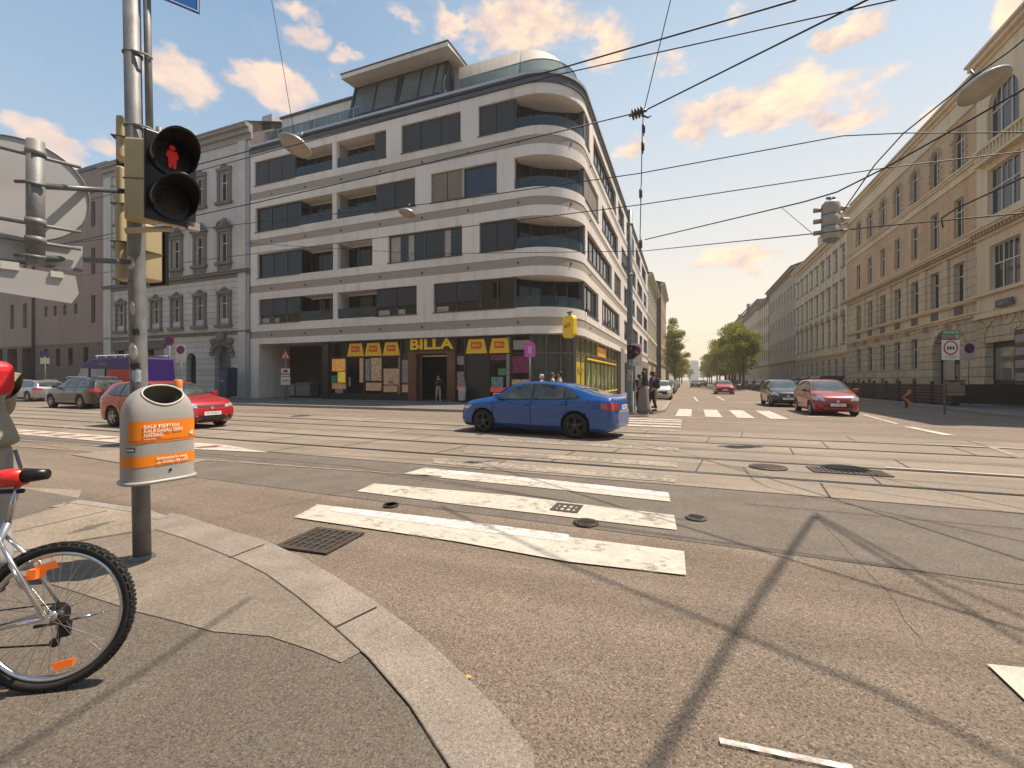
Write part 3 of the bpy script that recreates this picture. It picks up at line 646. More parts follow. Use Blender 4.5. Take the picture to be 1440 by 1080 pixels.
P_or = lit('poster_orange', (.45, .20, .04)); P_ye = lit('poster_yellow', (.50, .34, .04)); P_gr = mat('poster_green', (.08, .30, .16), .4, var=.6, vscale=6); P_re = lit('poster_red', (.45, .04, .03))
P_wh = mat('poster_goods', (.42, .28, .18), .5, var=.9, vscale=9, col2=(.06, .03, .02), emit=(.30, .20, .12, .15)); P_pa = mat('poster_white', (.40, .36, .34), .5, var=.5, vscale=9); P_bl = mat('poster_turquoise', (.20, .38, .38), .4, var=.7, vscale=6); P_ma = mat('poster_magenta', (.30, .03, .12), .4, var=.8, vscale=5); P_sh = lit('shelf_board', (.22, .13, .07))  # the goods poster and the shelf carry the added glow too
bay(464, 487.5, [(.1, .9, .62, .97, P_or), (.45, .9, .3, .6, P_ye), (.05, .42, .28, .5, P_gr), (.1, .95, .12, .28, P_sh), (.3, .75, .0, .12, P_pa)])
bay(487.5, 512, [(.72, .95, .3, .98, P_sh), (.1, .2, .2, .45, P_pa)])
bay(512, 537.5, [(.05, .3, .35, .95, P_pa), (.35, .95, .35, .98, P_wh), (.08, .95, .08, .3, P_sh)])
bay(537.5, 563.5, [(.05, .95, .25, .68, P_wh), (.3, .62, .22, .36, P_pa), (.86, .94, .0, .98, P_pa), (.05, .8, .05, .22, P_sh)])
bay(563.5, 575.5, [(.1, .9, .3, .9, P_pa), (.1, .9, .05, .25, P_sh)], m_=gl_mid)
bay(641, 654, [(.1, .9, .78, .98, P_pa), (.1, .95, .30, .62, P_pa), (.1, .95, .20, .3, P_re), (.2, .85, .0, .16, P_pa)], z0=.3)
bay(654, 687.5, [], m_=black_p)
bay(687.5, 718, [(.02, .78, .86, .99, P_ma), (.42, .78, .5, .66, P_gr), (.1, .65, .2, .46, P_bl), (.0, .8, .1, .2, P_re), (.8, .95, -.1, 1.4, P_pa), (.2, .5, -.1, .08, P_or)], z0=.5)
bay(718, 746, [(.05, .95, .55, .95, P_ma), (.05, .95, .15, .4, P_wh)], z0=.5)
# doorway
m = MB(); a, b_ = sp(575.5), sp(641); d0, d1 = sp(587), sp(630); m.box(a, d0, GF - .15, GF + .5, .1, 3.18); m.box(d1, b_, GF - .15, GF + .5, .1, 3.18); m.box(a, b_, GF - .15, GF + .5, 3.18, 3.32)
dw = m.build('entrance', wood, apt); m = MB(); m.box(d0 + .05, d0 + .12, GF + .3, GF + .36, .1, 3.1); m.box(d1 - .12, d1 - .05, GF + .3, GF + .36, .1, 3.1); m.box(d0, d1, GF + .3, GF + .36, 3.0, 3.1); m.build('door_frame', gutter_m, dw)
m = MB(); m.box(d0 - .3, d1 + .3, GF + 3, GF + 3.1, .1, 4.1); m.box(d0 - .3, d1 + .3, GF + .5, GF + 3, 3.2, 3.3); m.build('door_depth', interior, dw)
m = MB(); m.box(a, b_, GF - .02, GF + .1, 3.32, 4.19); m.build('sign_board', mat('sign_brown', (.035, .02, .012), .4), apt)
yel = mat('sign_yellow', (.95, .62, .02), .45); yel2 = mat('sign_yellow_flat', (.92, .52, .02), .5); redo = mat('label_red', (.60, .07, .02), .5)
text('shop_letters', 'BILLA', ((a + b_) / 2 - .05, GF - .06, 3.76), (1, 0, 0), (0, 0, 1), .92, yel, apt, width=b_ - a - .25, depth=.04, bold=.03)
for p0, p1 in ((488.5, 512), (513, 537), (538.5, 562.5), (655, 685), (688, 717)):
    a, b_ = sp(p0), sp(p1); m = MB(); d = .14 * (b_ - a) / 1.0
    m.prism([(a, 3.13), (b_, 3.13), (b_ - d, 4.02), (a + d, 4.02)], GF - .02, GF + .02, axis=1); o = m.build('yellow_sign', yel2, apt)
    m = MB(); w_ = b_ - a; m.box(a + w_ * .26, b_ - w_ * .26, GF - .03, GF - .021, 3.42, 3.83); m.build('label', redo, o)
    text('label_text', 'BILLA', ((a + b_) / 2, GF - .034, 3.63), (1, 0, 0), (0, 0, 1), .26, yel2, o, width=w_ * .36, depth=.002, bold=.01)
m = MB(); m.box(sp(722), sp(744), GF - .02, GF, 3.3, 3.85); m.build('lintel_poster', P_pa, apt)
# glazed corner and yellow side windows
cp = [(sp(746), GF), (-6.25, RF + 1.9), (-6.2, 29.0), (-6.2, 43.5)]
gm = [glassy('corner_glass', (.07, .08, .075), .03), glassy('yellow_tint_glass', (.26, .24, .10), .08), None]
for k in range(3):
    u, w = Vector(cp[k]), Vector(cp[k + 1]); L = (w - u).length; d = (w - u) / L; nn = Vector((d.y, -d.x))
    def XF(l, o, z, u=u, d=d, nn=nn): p = u + d * l + nn * o; return Vector((p.x, p.y, z))
    f_ = MB(XF); n = max(2, round(L / (1.05 if k == 0 else 1.9)))
    for i in range(n + 1): x = min(max(L * i / n, .05), L - .05); ww = .09 if i == n and k == 0 else .04; f_.box(x - ww, x + ww, -.05, .06, .1, 4.19)
    f_.box(.04, L - .04, -.05, .04, .1, .4); f_.box(.04, L - .04, -.05, .05, 3.05, 3.16)
    o = f_.build('corner_glazing' if k == 0 else 'side_shop_window', mat('grey_metal', (.12, .12, .12), .4, .4), apt)
    g_ = MB(XF); g_.add([(0, 0, .3), (L, 0, .3), (L, 0, 4.19), (0, 0, 4.19)], [(0, 1, 2, 3)]); g_.build('pane', gm[min(k, 1)], o)
    if k == 1:
        y_ = MB(XF); y_.box(.05, L - .05, .006, .012, 2.95, 3.04); y_.build('yellow_stripe', yel, o); 
        p_ = MB(XF); p_.box(.15, L * .85, .006, .012, 1.0, 2.6); po = p_.build('yellow_poster', mat('poster_lemon', (.60, .45, .03), .5, var=.3, vscale=3), o)
    if k == 2:
        y_ = MB(XF); y_.box(.3, L - 1, .07, .075, 2.85, 2.97); y_.box(.3, L - .3, .07, .075, .5, .62); y_.build('yellow_stripe', yel, o)
        y_ = MB(XF)
        for i in range(6): y_.lathe([(.25, 0), (.42, 0), (.42, .004), (.25, .004)], (1.3 + i * 2.0, .075, 1.7), d=(0, 1, 0), n=20) if False else None
        for i in range(6):
            cx = 1.2 + i * 2.1; y_.add([(cx - .5 + .5 * j, .012, zz) for zz, j in ((1.0, 0), (1.3, 1), (2.4, 1.6), (1.5, 0.2))], [(0, 1, 2, 3)]) 
        y_.build('green_motif', mat('motif_green', (.35, .42, .08), .6), o)
text('window_text', 'BILLA', (-6.17, 27.6, 2.1), (0, 1, 0), (0, 0, 1), .5, mat('text_yellow_dark', (.45, .25, .01), .5), apt, width=1.4, depth=.003, bold=.015)
m = MB(); m.box(-6.3, -6.12, 33.2, 36.5, 3.25, 3.95); m.build('orange_sign', P_or, apt)
stone_g = mat('grey_stone', (.25, .235, .21), .8, var=.15, vscale=1, bump=.3, bscale=60)
m = MB(); m.box(-6.4, -5.83, 43.5, 46.2, .1, 4.6); m.box(-6.4, -5.87, 46.2, 48.8, 3.3, 4.19); m.box(-6.4, -5.83, 48.8, 53, .1, 4.5); m.box(-6.4, -5.87, 53, 56, 3.4, 4.19); m.box(-6.4, -5.83, 56, 66, .1, 4.19); m.box(-6.4, -5.87, 66, 75.6, 3.3, 4.19); m.build('stone_portal', stone_g, apt)
m = MB(); m.box(-6.9, -6.6, 43.6, 75, .1, 4.1); m.build('side_shopfront', gl_dark, apt)
m = MB(); m.tube([(S1 - .1, RF + RR + .05, 4.2), (S1 + .03, RF + RR + .05, 5.7)], .035); m.build('downpipe', gutter_m, apt)
# illuminated box sign hung from the corner
p = AT(801, 459, 24.2); yb = thing('box_sign', 'yellow lozenge shaped shop sign hanging from the rounded corner of the white house', 'sign', world=p, rot=R(-52))
m = MB(); hw = .42; m.prism([(-hw, -.45), (-hw + .12, -.62), (hw * .1, -.66), (hw, -.45), (hw, .42), (hw - .12, .58), (-hw + .12, .58), (-hw, .42)], -.16, .16, axis=1); o = bevel(m.build('case', yel, yb), .05, 3)
m = MB(); m.box(-.22, .22, -.175, -.162, -.1, .2); o2 = m.build('label', yel2, yb)
text('label_text', 'BILLA', (0, -.18, .03), (1, 0, .35), (-.35, 0, 1), .2, redo, yb, width=.5, depth=.002, bold=.01)
m = MB(); m.tube([(0, 0, .55), (0, 0, .78)], .06); m.box(-.18, .18, -.05, .05, .74, .8); m.build('bracket', frame_d, yb)
# ---------------------------------------------------------------- old houses: generic facade with real openings
def frame_xf(O, d, nrm):
    O, d, nrm = Vector(O), Vector(d), Vector(nrm)
    return lambda l, o, z: Vector((O.x + d.x * l + nrm.x * o, O.y + d.y * l + nrm.y * o, z))
def facade(xf, l0, l1, z0, z1, holes, depth=.3, name='wall', m=None, parent=None, o=0):
    """front sheet from l0..l1, z0..z1 with holes (a, b, za, zb, arched) and their reveals"""
    mb = MB(xf); ls = sorted({round(x, 4) for h in holes for x in h[:2]} | {l0, l1}); zz = sorted({round(x, 4) for h in holes for x in h[2:4]} | {z0, z1})
    ls = [x for x in ls if l0 <= x <= l1]; zz = [x for x in zz if z0 <= x <= z1]
    for j in range(len(zz) - 1):
        run = None
        for i in range(len(ls) - 1):
            cx, cz = (ls[i] + ls[i + 1]) / 2, (zz[j] + zz[j + 1]) / 2
            inside = any(h[0] < cx < h[1] and h[2] < cz < h[3] for h in holes)
            if not inside and run is None: run = ls[i]
            if (inside or i == len(ls) - 2) and run is not None:
                e = ls[i] if inside else ls[i + 1]; mb.add([(run, o, zz[j]), (e, o, zz[j]), (e, o, zz[j + 1]), (run, o, zz[j + 1])], [(0, 1, 2, 3)]); run = None
    for h in holes:
        a, b, c, d = h[:4]; ar = len(h) > 4 and h[4]; pts = [(a, c), (b, c)]
        if ar:
            rad = (b - a) / 2; cz = d - rad; n = 12; ap = [(a + rad + rad * math.cos(R(180 * i / n)), cz + rad * math.sin(R(180 * i / n))) for i in range(n + 1)]
            pts += ap
            for i in range(n):
                k = (b, d) if i < n / 2 else (a, d); mb.add([(ap[i][0], o, ap[i][1]), (ap[i + 1][0], o, ap[i + 1][1]), (k[0], o, k[1])], [(0, 2, 1)])
            mb.add([(a, o, d), (b, o, d), (a + rad, o, d)], [(0, 1, 2)])
        else: pts += [(b, d), (a, d)]
        n = len(pts); mb.add([(p[0], o, p[1]) for p in pts] + [(p[0], o - depth, p[1]) for p in pts], [(i, (i + 1) % n, n + (i + 1) % n, n + i) for i in range(n)])
    return mb.build(name, m, parent)
frame_w = mat('white_window_frame', (.55, .53, .48), .5); gl_old = glassy('old_glass', (.03, .035, .04), .04)
frame_b = mat('brown_frame', (.06, .05, .045), .5)
def win(xf, a, b, c, d, parent, arch_=False, dep=.25, fm=None, gm_=None, cols=2, tr=.33, bars=0, simple=False):
    f = MB(xf); w = .06; o0, o1 = -dep - .05, -dep + .02; top = d - (b - a) / 2 if arch_ else d
    f.box(a, a + w, o0, o1, c, top); f.box(b - w, b, o0, o1, c, top); f.box(a + w, b - w, o0, o1, c, c + w)
    if arch_:
        rad = (b - a) / 2; n = 12; ap = [(a + rad + q * math.cos(R(180 * i / n)), top + q * math.sin(R(180 * i / n))) for q in (rad - w, rad) for i in range(n + 1)]
        m_ = n + 1; f.add([(p[0], o1, p[1]) for p in ap], [(i, m_ + i, m_ + i + 1, i + 1) for i in range(n)])
    else: f.box(a + w, b - w, o0, o1, d - w, d)
    if not simple:
        for i in range(1, cols): x = a + (b - a) * i / cols; f.box(x - w * .6, x + w * .6, o0, o1 + .004, c + w, d - w * 1.01)
        zt = top if arch_ else d - (d - c) * tr; f.box(a + w, b - w, o0, o1 + .008, zt - w * .6, zt + w * .6)
        for i in range(bars):
            for k in range(cols): x = a + (b - a) * (k + .5) / cols; f.box(x - .012, x + .012, o0 + .02, o1 - .01, zt, d - w)
    q = f.build('window', fm or frame_w, parent)
    p = MB(xf)
    if arch_:
        rad = (b - a) / 2; n = 12; pts = [(a, c), (b, c)] + [(a + rad + rad * math.cos(R(180 * i / n)), top + rad * math.sin(R(180 * i / n))) for i in range(n + 1)]
    else: pts = [(a, c), (b, c), (b, d), (a, d)]
    p.add([(x, -dep - .02, z) for x, z in pts], [tuple(range(len(pts)))]); p.build('pane', gm_ or gl_old, q); return q
def mould(xf, a, b, z, prof, name, m, parent):     # stack of string courses [(z0, z1, out)]
    f = MB(xf)
    for z0, z1, o in prof: f.box(a, b, -.05, o, z + z0, z + z1)
    return f.build(name, m, parent)
# ---- grey ornate house left of the white one
gx = frame_xf((-49.9, 24.45, 0), (1, 0, 0), (0, -1, 0))
gh = thing('ornate_townhouse', 'grey nineteenth century townhouse with carved window hoods and arched doorway', 'building', -40, 24.45, 0)
pl_g = mat('grey_stucco', (0.604, 0.583, 0.544), .85, drip=True, var=.12, vscale=.7, bump=.3, bscale=60, vcoarse=.2)
pl_r = mat('rusticated_stucco', (0.586, 0.567, 0.528), .85, drip=True, var=.12, vscale=.7, swz=(0, 2), brick=(30, .46, .022, .45, 0), bump=.3, bscale=60)
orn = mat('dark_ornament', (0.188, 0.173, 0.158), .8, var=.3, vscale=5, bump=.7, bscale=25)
GC = [2.3, 5.0, 7.3, 10.0, 12.9, 15.8]; gw = 1.05; GL = 18.65
hs = []
for x in GC: hs += [(x - gw / 2, x + gw / 2, 15.75, 18.0), (x - gw / 2, x + gw / 2, 10.9, 13.2)]
facade(gx, 0, GL, 9.8, 20.2, hs, m=pl_g, parent=gh)
h2 = [(x - gw / 2, x + gw / 2, 6.35, 8.3) for x in GC]
dr = (14.6, 16.5, .1, 4.3, True); shops = [(11.2, 12.4, .9, 3.7, True), (1.2, 4.4, .5, 4.2), (5.6, 8.3, .5, 4.2)]
facade(gx, 0, GL, .1, 9.8, h2 + [dr] + shops, m=pl_r, parent=gh, name='rusticated_wall', depth=.45)
for h in hs + h2: win(gx, h[0], h[1], h[2], h[3], gh, dep=.18, cols=2, tr=.36, gm_=glassy('curtained_glass', (.13, .11, .07), .05) if h in h2 else None)
q = MB(gx); q.add([(14.6, -.45, .1), (16.5, -.45, .1), (16.5, -.45, 4.3), (14.6, -.45, 4.3)], [(0, 1, 2, 3)]); q.build('door', mat('grey_door', (.10, .10, .10), .5, swz=(0, 2), brick=(.6, 1.0, .03, .5, 0)), gh)
for h in shops: q = MB(gx); q.add([(h[0], -.4, h[2]), (h[1], -.4, h[2]), (h[1], -.4, h[3]), (h[0], -.4, h[3])], [(0, 1, 2, 3)]); o = q.build('shop_pane', gl_dark, gh)
q = MB(gx); q.box(.9, 8.6, .0, .12, 4.25, 4.9); q.build('shop_fascia', mat('fascia_dark', (.05, .05, .05), .5, var=.6, vscale=4), gh)
def hood(x, zt, rich):
    m_ = MB(gx); w = gw / 2
    for sg in (-1, 1): m_.box(x + sg * (w + .02) - (.0 if sg > 0 else .25), x + sg * (w + .02) + (.25 if sg > 0 else 0), 0, .10, zt - 2.35, zt + .05)
    m_.box(x - w - .3, x + w + .3, 0, .16, zt + .05, zt + .3); m_.box(x - w - .38, x + w + .38, 0, .24, zt - 2.6, zt - 2.38)
    if rich:
        m_.box(x - w - .42, x + w + .42, 0, .3, zt + .3, zt + .42); m_.box(x - w - .25, x + w + .25, 0, .08, zt - 3.35, zt - 2.6)
        m_.lathe([(.0, .30), (.2, .27), (.34, .16), (.42, .0)], (x, 0, zt + .72), d=(0, 1, 0), n=14)
        for sg in (-1, 1): m_.tube([(x + sg * .3, .14, zt + .9), (x + sg * .62, .16, zt + .7), (x + sg * .78, .14, zt + .46), (x + sg * .62, .12, zt + .4)], .09, 6)
    else: m_.lathe([(.0, .22), (.12, .2), (.2, .08), (.24, 0)], (x, 0, zt + .42), d=(0, 1, 0), n=10); m_.tube([(x - .4, .08, zt + .32), (x, .1, zt + .5), (x + .4, .08, zt + .32)], .07, 6)
    m_.build('window_hood', orn, gh)
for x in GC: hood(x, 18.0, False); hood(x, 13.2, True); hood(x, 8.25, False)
m_ = MB(gx)
for i in range(11):
    a0 = R(180 * i / 11); a1 = R(180 * (i + .8) / 11); cx, cz = 15.55, 3.35
    m_.add([(cx + q * math.cos(a), o_, cz + q * math.sin(a)) for o_ in (.0, .15) for q, a in ((.95, a0), (1.4, a0), (1.4, a1), (.95, a1))], [(4, 5, 6, 7), (0, 1, 5, 4), (1, 2, 6, 5), (2, 3, 7, 6), (3, 0, 4, 7)])
m_.blob((15.55, .15, 4.9), .5, .18, .45, 7); m_.blob((14.6, .12, 4.55), .35, .14, .3, 6); m_.blob((16.5, .12, 4.55), .35, .14, .3, 6); m_.build('door_arch', orn, gh)
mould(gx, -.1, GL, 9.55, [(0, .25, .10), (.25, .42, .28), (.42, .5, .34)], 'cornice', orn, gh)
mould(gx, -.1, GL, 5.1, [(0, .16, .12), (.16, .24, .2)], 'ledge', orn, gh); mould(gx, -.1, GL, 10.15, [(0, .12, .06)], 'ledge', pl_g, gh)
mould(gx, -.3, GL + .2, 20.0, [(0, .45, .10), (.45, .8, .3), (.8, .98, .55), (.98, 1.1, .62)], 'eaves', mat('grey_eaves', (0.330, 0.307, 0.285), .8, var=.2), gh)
m_ = MB(gx); m_.box(-.12, 1.0, -.02, .14, .1, 20); m_.build('pilaster', pl_g, gh); m_ = MB(gx); m_.box(GL - 1.2, GL - .35, 0, .14, .1, 20); m_.build('pilaster', pl_g, gh)
m_ = MB(gx); m_.box(GL - .3, GL - .02, 0, .1, .1, 19.6); m_.build('party_strip', mat('pale_blue_grey', (.34, .36, .37), .8), gh)
m_ = MB(gx); m_.add([(-.3, .62, 21.1), (GL + .2, .62, 21.1), (GL + .2, -5, 24), (-.3, -5, 24)], [(0, 1, 2, 3)]); m_.add([(0, -12, 0), (0, 0, 0), (0, 0, 20.5), (0, -5, 24), (0, -12, 24)], [(0, 1, 2, 3, 4)]); m_.add([(GL, -12, 0), (GL, 0, 0), (GL, 0, 20.5), (GL, -5, 24), (GL, -12, 24)], [(0, 1, 2, 3, 4)])
m_.build('roof', mat('tin_roof', (.16, .13, .12), .6, var=.3), gh)
for x in (8, 17.2): m_ = MB(gx); m_.box(x, x + 1.1, -3.2, -2.2, 21.5, 23.3); m_.build('chimney', mat('chimney_white', (.5, .48, .45), .8, var=.3), gh)
# ---- pink-grey block at far left
px_ = frame_xf((-110, 24.6, 0), (1, 0, 0), (0, -1, 0)); pb = thing('office_block', 'plain pinkish brown block with slit windows beyond the grey townhouse', 'building', -75, 24.6, 0); PL = 60.05
pk = mat('pink_render', (0.323, 0.247, 0.210), .85, drip=True, var=.14, vscale=.5, bump=.3, bscale=50, vcoarse=.25); pk2 = mat('brown_stone', (0.175, 0.126, 0.098), .8, var=.15, vscale=1, swz=(0, 2), brick=(1.2, .6, .015, .6))
hs = []; l = 57.5
sl1 = [(42.6, .75), (45.2, .75), (35.5, .75), (38.3, .75), (57.4, .7)]
hs += [(l, l + w, 6.9, 9.5) for l, w in sl1] + [(l, l + .55, 7.9, 8.9) for l in (49.3, 51.0, 52.7, 54.6)] + [(l, l + .7, 11.5, 14) for l in (30, 33, 36, 42.6, 45.2, 51, 57.4)] + [(l, l + .7, 16, 18.4) for l in (30, 33, 36, 42.6, 45.2, 51, 57.4)]
hg = [(l, l + .75, 2.9, 4.6) for l in (49.2, 51.4, 53.6, 56.2)] + [(l, l + 2.0, .1, 4.8) for l in (30, 33, 36, 39, 42, 45)]
facade(px_, 0, PL, 5.05, 21.4, hs, m=pk, parent=pb, depth=.35); facade(px_, 0, PL, .1, 5.05, hg, m=pk2, parent=pb, name='base_wall', depth=.8)
for h in hs: win(px_, *h[:4], pb, dep=.3, fm=frame_b, cols=1, simple=True)
for h in hg: q = MB(px_); q.add([(h[0], -.75, h[2]), (h[1], -.75, h[2]), (h[1], -.75, h[3]), (h[0], -.75, h[3])], [(0, 1, 2, 3)]); q.build('dark_bay', gl_dark, pb)
mould(px_, 0, PL + .1, 21.4, [(0, .35, .12)], 'parapet', mat('dark_coping', (.05, .055, .08), .5), pb)
m_ = MB(px_); m_.add([(0, .1, 21.7), (PL, .1, 21.7), (PL, -14, 21.7), (0, -14, 21.7)], [(0, 1, 2, 3)]); m_.add([(PL, 0, 0), (PL, -14, 0), (PL, -14, 21.7), (PL, 0, 21.7)], [(0, 1, 2, 3)]); m_.build('roof', roof_m, pb)
m_ = MB(px_); m_.tube([(47.4, .12, .2), (47.4, .12, 21)], .11); m_.build('downpipe', mat('pipe_blue', (.06, .07, .09), .5), pb)

# ---- beige brick house right. l runs from the near end away from the camera
bx = frame_xf((16.5, 34.5, 0), (0, 1, 0), (-1, 0, 0)); bh = thing('brick_apartment_house', 'ochre brick corner house with arched top windows and rusticated stone base', 'building', 16.5, 42, 0)
brk = mat('ochre_brick', (.70, .475, .275), .85, drip=True, var=.12, vscale=1.2, swz=(1, 2), brick=(.5, .16, .012, .78), bump=.3, bscale=60, vcoarse=.2)
cream = mat('cream_stucco', (.78, .63, .43), .85, drip=True, var=.10, vscale=.8, bump=.3, bscale=60, vcoarse=.2)
rus = mat('beige_rustication', (.70, .57, .39), .85, drip=True, var=.14, vscale=.9, swz=(1, 2), brick=(2.2, .56, .022, .42), bump=.4, bscale=50, vcoarse=.25)
rus2 = mat('beige_rustication_low', (.66, .54, .37), .85, drip=True, var=.14, vscale=.9, swz=(1, 2), brick=(1.5, .56, .03, .38), bump=.4, bscale=50, vcoarse=.25)
plinth = mat('dark_blue_plinth', (.045, .05, .065), .6, var=.3, vscale=1.5)
orn_b = mat('beige_ornament', (0.504, 0.396, 0.264), .8, var=.3, vscale=5, bump=.6, bscale=25)
BL = 24.3; BC = [3.0 + 3 * k for k in range(7)]
h4 = [(x - .62, x + .62, 15.2, 17.7, True) for x in BC]; h3 = [(x - .55, x + .55, 10.8, 13.3) for x in BC]; h2 = [(x - .6, x + .6, 6.55, 9.1) for x in BC]; h1 = [(x - .55, x + .55, 2.3, 4.65) for x in BC[2:]]
gate = (2.7, 6.3, .1, 4.9, True)
facade(bx, 0, BL, 9.9, 18.4, h4 + h3, m=brk, parent=bh, name='brick_wall', depth=.4); facade(bx, 0, BL, 18.4, 19.6, [], m=cream, parent=bh, name='attic_wall')
facade(bx, 0, BL, 5.45, 9.9, h2, m=rus, parent=bh, name='stone_wall', depth=.55); facade(bx, 0, BL, .1, 5.45, h1 + [gate], m=rus2, parent=bh, name='base_wall', depth=.5)
for h in h4 + h3: win(bx, *h[:4], bh, arch_=len(h) > 4, dep=.17, tr=.34)
for h in h2: win(bx, *h[:4], bh, dep=.27, tr=.34)
for h in h1: win(bx, *h[:4], bh, dep=.20, tr=.34)
for x in BC:                                   # quoined window jambs
    m_ = MB(bx)
    for k in range(5):
        for sg in (-1, 1): m_.box(x + sg * .78 - .14, x + sg * .78 + .14, .0, .05, 15.3 + k * .44, 15.5 + k * .44)
    for i in range(9): a0 = R(180 * i / 9 + 2); a1 = R(180 * (i + .7) / 9); m_.add([(x + q * math.cos(a), .05, 17.08 + q * math.sin(a)) for q, a in ((.66, a0), (.92, a0), (.92, a1), (.66, a1))], [(0, 1, 2, 3)])
    m_.build('window_surround', orn_b, bh)
mould(bx, -.1, BL, 14.25, [(0, .14, .08), (.14, .5, .05), (.5, .66, .16), (.66, .78, .24)], 'ledge', cream, bh)
mould(bx, -.1, BL, 18.35, [(0, .16, .10)], 'ledge', cream, bh)
mould(bx, -.1, BL, 9.6, [(0, .16, .12), (.36, .5, .38), (.5, .62, .46)], 'cornice', cream, bh)
m_ = MB(bx); x = 0
while x < BL: m_.box(x, x + .14, 0, .30, 9.76, 9.96); x += .3
m_.build('dentils', orn_b, bh)
mould(bx, -.1, BL, 6.3, [(0, .12, .14), (.12, .2, .2)], 'sill_course', cream, bh); mould(bx, -.1, BL, 5.35, [(0, .16, .14), (.16, .26, .26)], 'string_course', cream, bh)
for x in BC:
    m_ = MB(bx); m_.box(x - .5, x + .5, .0, .03, 5.7, 6.25); m_.build('apron_panel', mat('vent_brown', (.12, .09, .06), .7), bh); m_ = MB(bx); m_.box(x + 1.0, x + 1.35, 0, .3, 5.0, 5.33); m_.build('bracket_stone', orn_b, bh)
for x in BC[2:]:
    m_ = MB(bx); m_.box(x - .3, x + .3, 0, .03, 1.15, 1.6); m_.build('cellar_vent', mat('vent_brown', (.12, .09, .06), .7), bh)
for x in [c + 1.5 for c in BC[:-1]] + [.6]: m_ = MB(bx); m_.box(x - .42, x + .42, 0, .10, 6.5, 9.58); m_.build('pilaster', rus, bh)
m_ = MB(bx)
for i in range(11):
    a0 = R(180 * i / 11 + 1); a1 = R(180 * (i + .88) / 11); m_.add([(4.5 + q * math.cos(a), o_, 3.1 + q * math.sin(a)) for o_ in (0, .07) for q, a in ((1.82, a0), (2.45, a0), (2.45, a1), (1.82, a1))], [(4, 5, 6, 7), (0, 1, 5, 4), (1, 2, 6, 5), (2, 3, 7, 6), (3, 0, 4, 7)])
m_.build('gate_arch', rus, bh)
m_ = MB(bx); m_.add([(2.7, -.48, .1), (6.3, -.48, .1), (6.3, -.48, 4.9), (2.7, -.48, 4.9)], [(0, 1, 2, 3)]); o = m_.build('gate', gl_dark, bh)
m_ = MB(bx); m_.box(3.1, 3.9, -.47, -.45, .9, 4.2); m_.box(4.5, 5.9, -.47, -.45, 1.0, 3.7); m_.build('pale_gate_panel', mat('gate_white', (.46, .42, .33), .5, var=.2), o)
mould(bx, -.0, BL + .1, 19.5, [(0, .2, .12), (.2, .42, .32), (.42, .55, .45)], 'eaves', cream, bh)
m_ = MB(bx); m_.box(-.1, BL, 0, .06, .1, 1.05); m_.build('plinth', plinth, bh)
m_ = MB(bx); m_.add([(-9.6, .42, 20.07), (BL, .42, 20.07), (BL, -5, 23.5), (-9.6, -5, 23.5)], [(0, 1, 2, 3)]); m_.add([(BL, 0, 0), (BL, -13, 0), (BL, -13, 24.5), (BL, -5, 23.5), (BL, 0, 20.5)], [(0, 1, 2, 3, 4)]); m_.add([(-9.6, -5, 23.5), (BL, -5, 23.5), (BL, -13, 24.5), (-10, -13, 24.5)], [(0, 1, 2, 3)]); m_.build('roof', mat('tile_roof', (.15, .09, .07), .8, var=.3), bh)
# corner bay, standing forward, with wide windows
bay_x = frame_xf((16.0, 34.5, 0), (0, -1, 0), (-1, 0, 0)); BN = 9.6
for c, hs_, m__, nm in (((9.9, 19.6), [(1.0, 3.6, 15.0, 17.9, True), (5.2, 7.8, 15.0, 17.9, True), (1.0, 3.7, 10.75, 13.4), (5.2, 7.9, 10.75, 13.4)], cream, 'bay_wall'), ((5.45, 9.9), [(1.2, 3.7, 6.55, 9.05), (5.2, 7.7, 6.55, 9.05)], cream, 'bay_stone_wall'), ((.1, 5.45), [(.8, 3.3, .1, 3.6), (5.2, 7.9, .1, 3.6)], rus2, 'bay_base')):
    facade(bay_x, 0, BN, c[0], c[1], hs_, m=m__, parent=bh, name=nm, depth=.4)
    for h in hs_:
        if h[2] > 1: win(bay_x, *h[:4], bh, arch_=len(h) > 4, dep=.2, cols=3, tr=.42, bars=1)
m_ = MB(bay_x); m_.add([(0, 0, .1), (0, -.5, .1), (0, -.5, 19.6), (0, 0, 19.6)], [(0, 1, 2, 3)]); m_.add([(BN, 0, .1), (BN, -14, .1), (BN, -14, 19.6), (BN, 0, 19.6)], [(3, 2, 1, 0)]); m_.build('bay_return', cream, bh)
mould(bay_x, -.2, BN + .3, 19.6, [(0, .2, .12), (.2, .45, .35), (.45, .6, .5)], 'bay_eaves', cream, bh)
mould(bay_x, -.05, BN, 9.6, [(0, .16, .12), (.36, .5, .38), (.5, .62, .46)], 'bay_cornice', cream, bh); mould(bay_x, -.05, BN, 6.3, [(0, .2, .18)], 'bay_sill_course', cream, bh); mould(bay_x, .0, BN, 5.0, [(0, .12, .22), (.12, .3, .12)], 'bay_string_course', cream, bh)
m_ = MB(bay_x); x = 0
while x < BN: m_.box(x, x + .14, 0, .30, 9.76, 9.96); x += .3
m_.build('bay_dentils', orn_b, bh)
m_ = MB(bay_x); m_.box(.5, BN, 0, .42, 13.75, 13.92); m_.box(.5, BN, .22, .42, 14.55, 14.7); x = .7
while x < BN: m_.lathe([(.05, 13.92), (.10, 14.1), (.05, 14.3), (.07, 14.55)], (x, .32, 0), n=8); x += .3
m_.build('balustrade', cream, bh)
m_ = MB(bay_x)
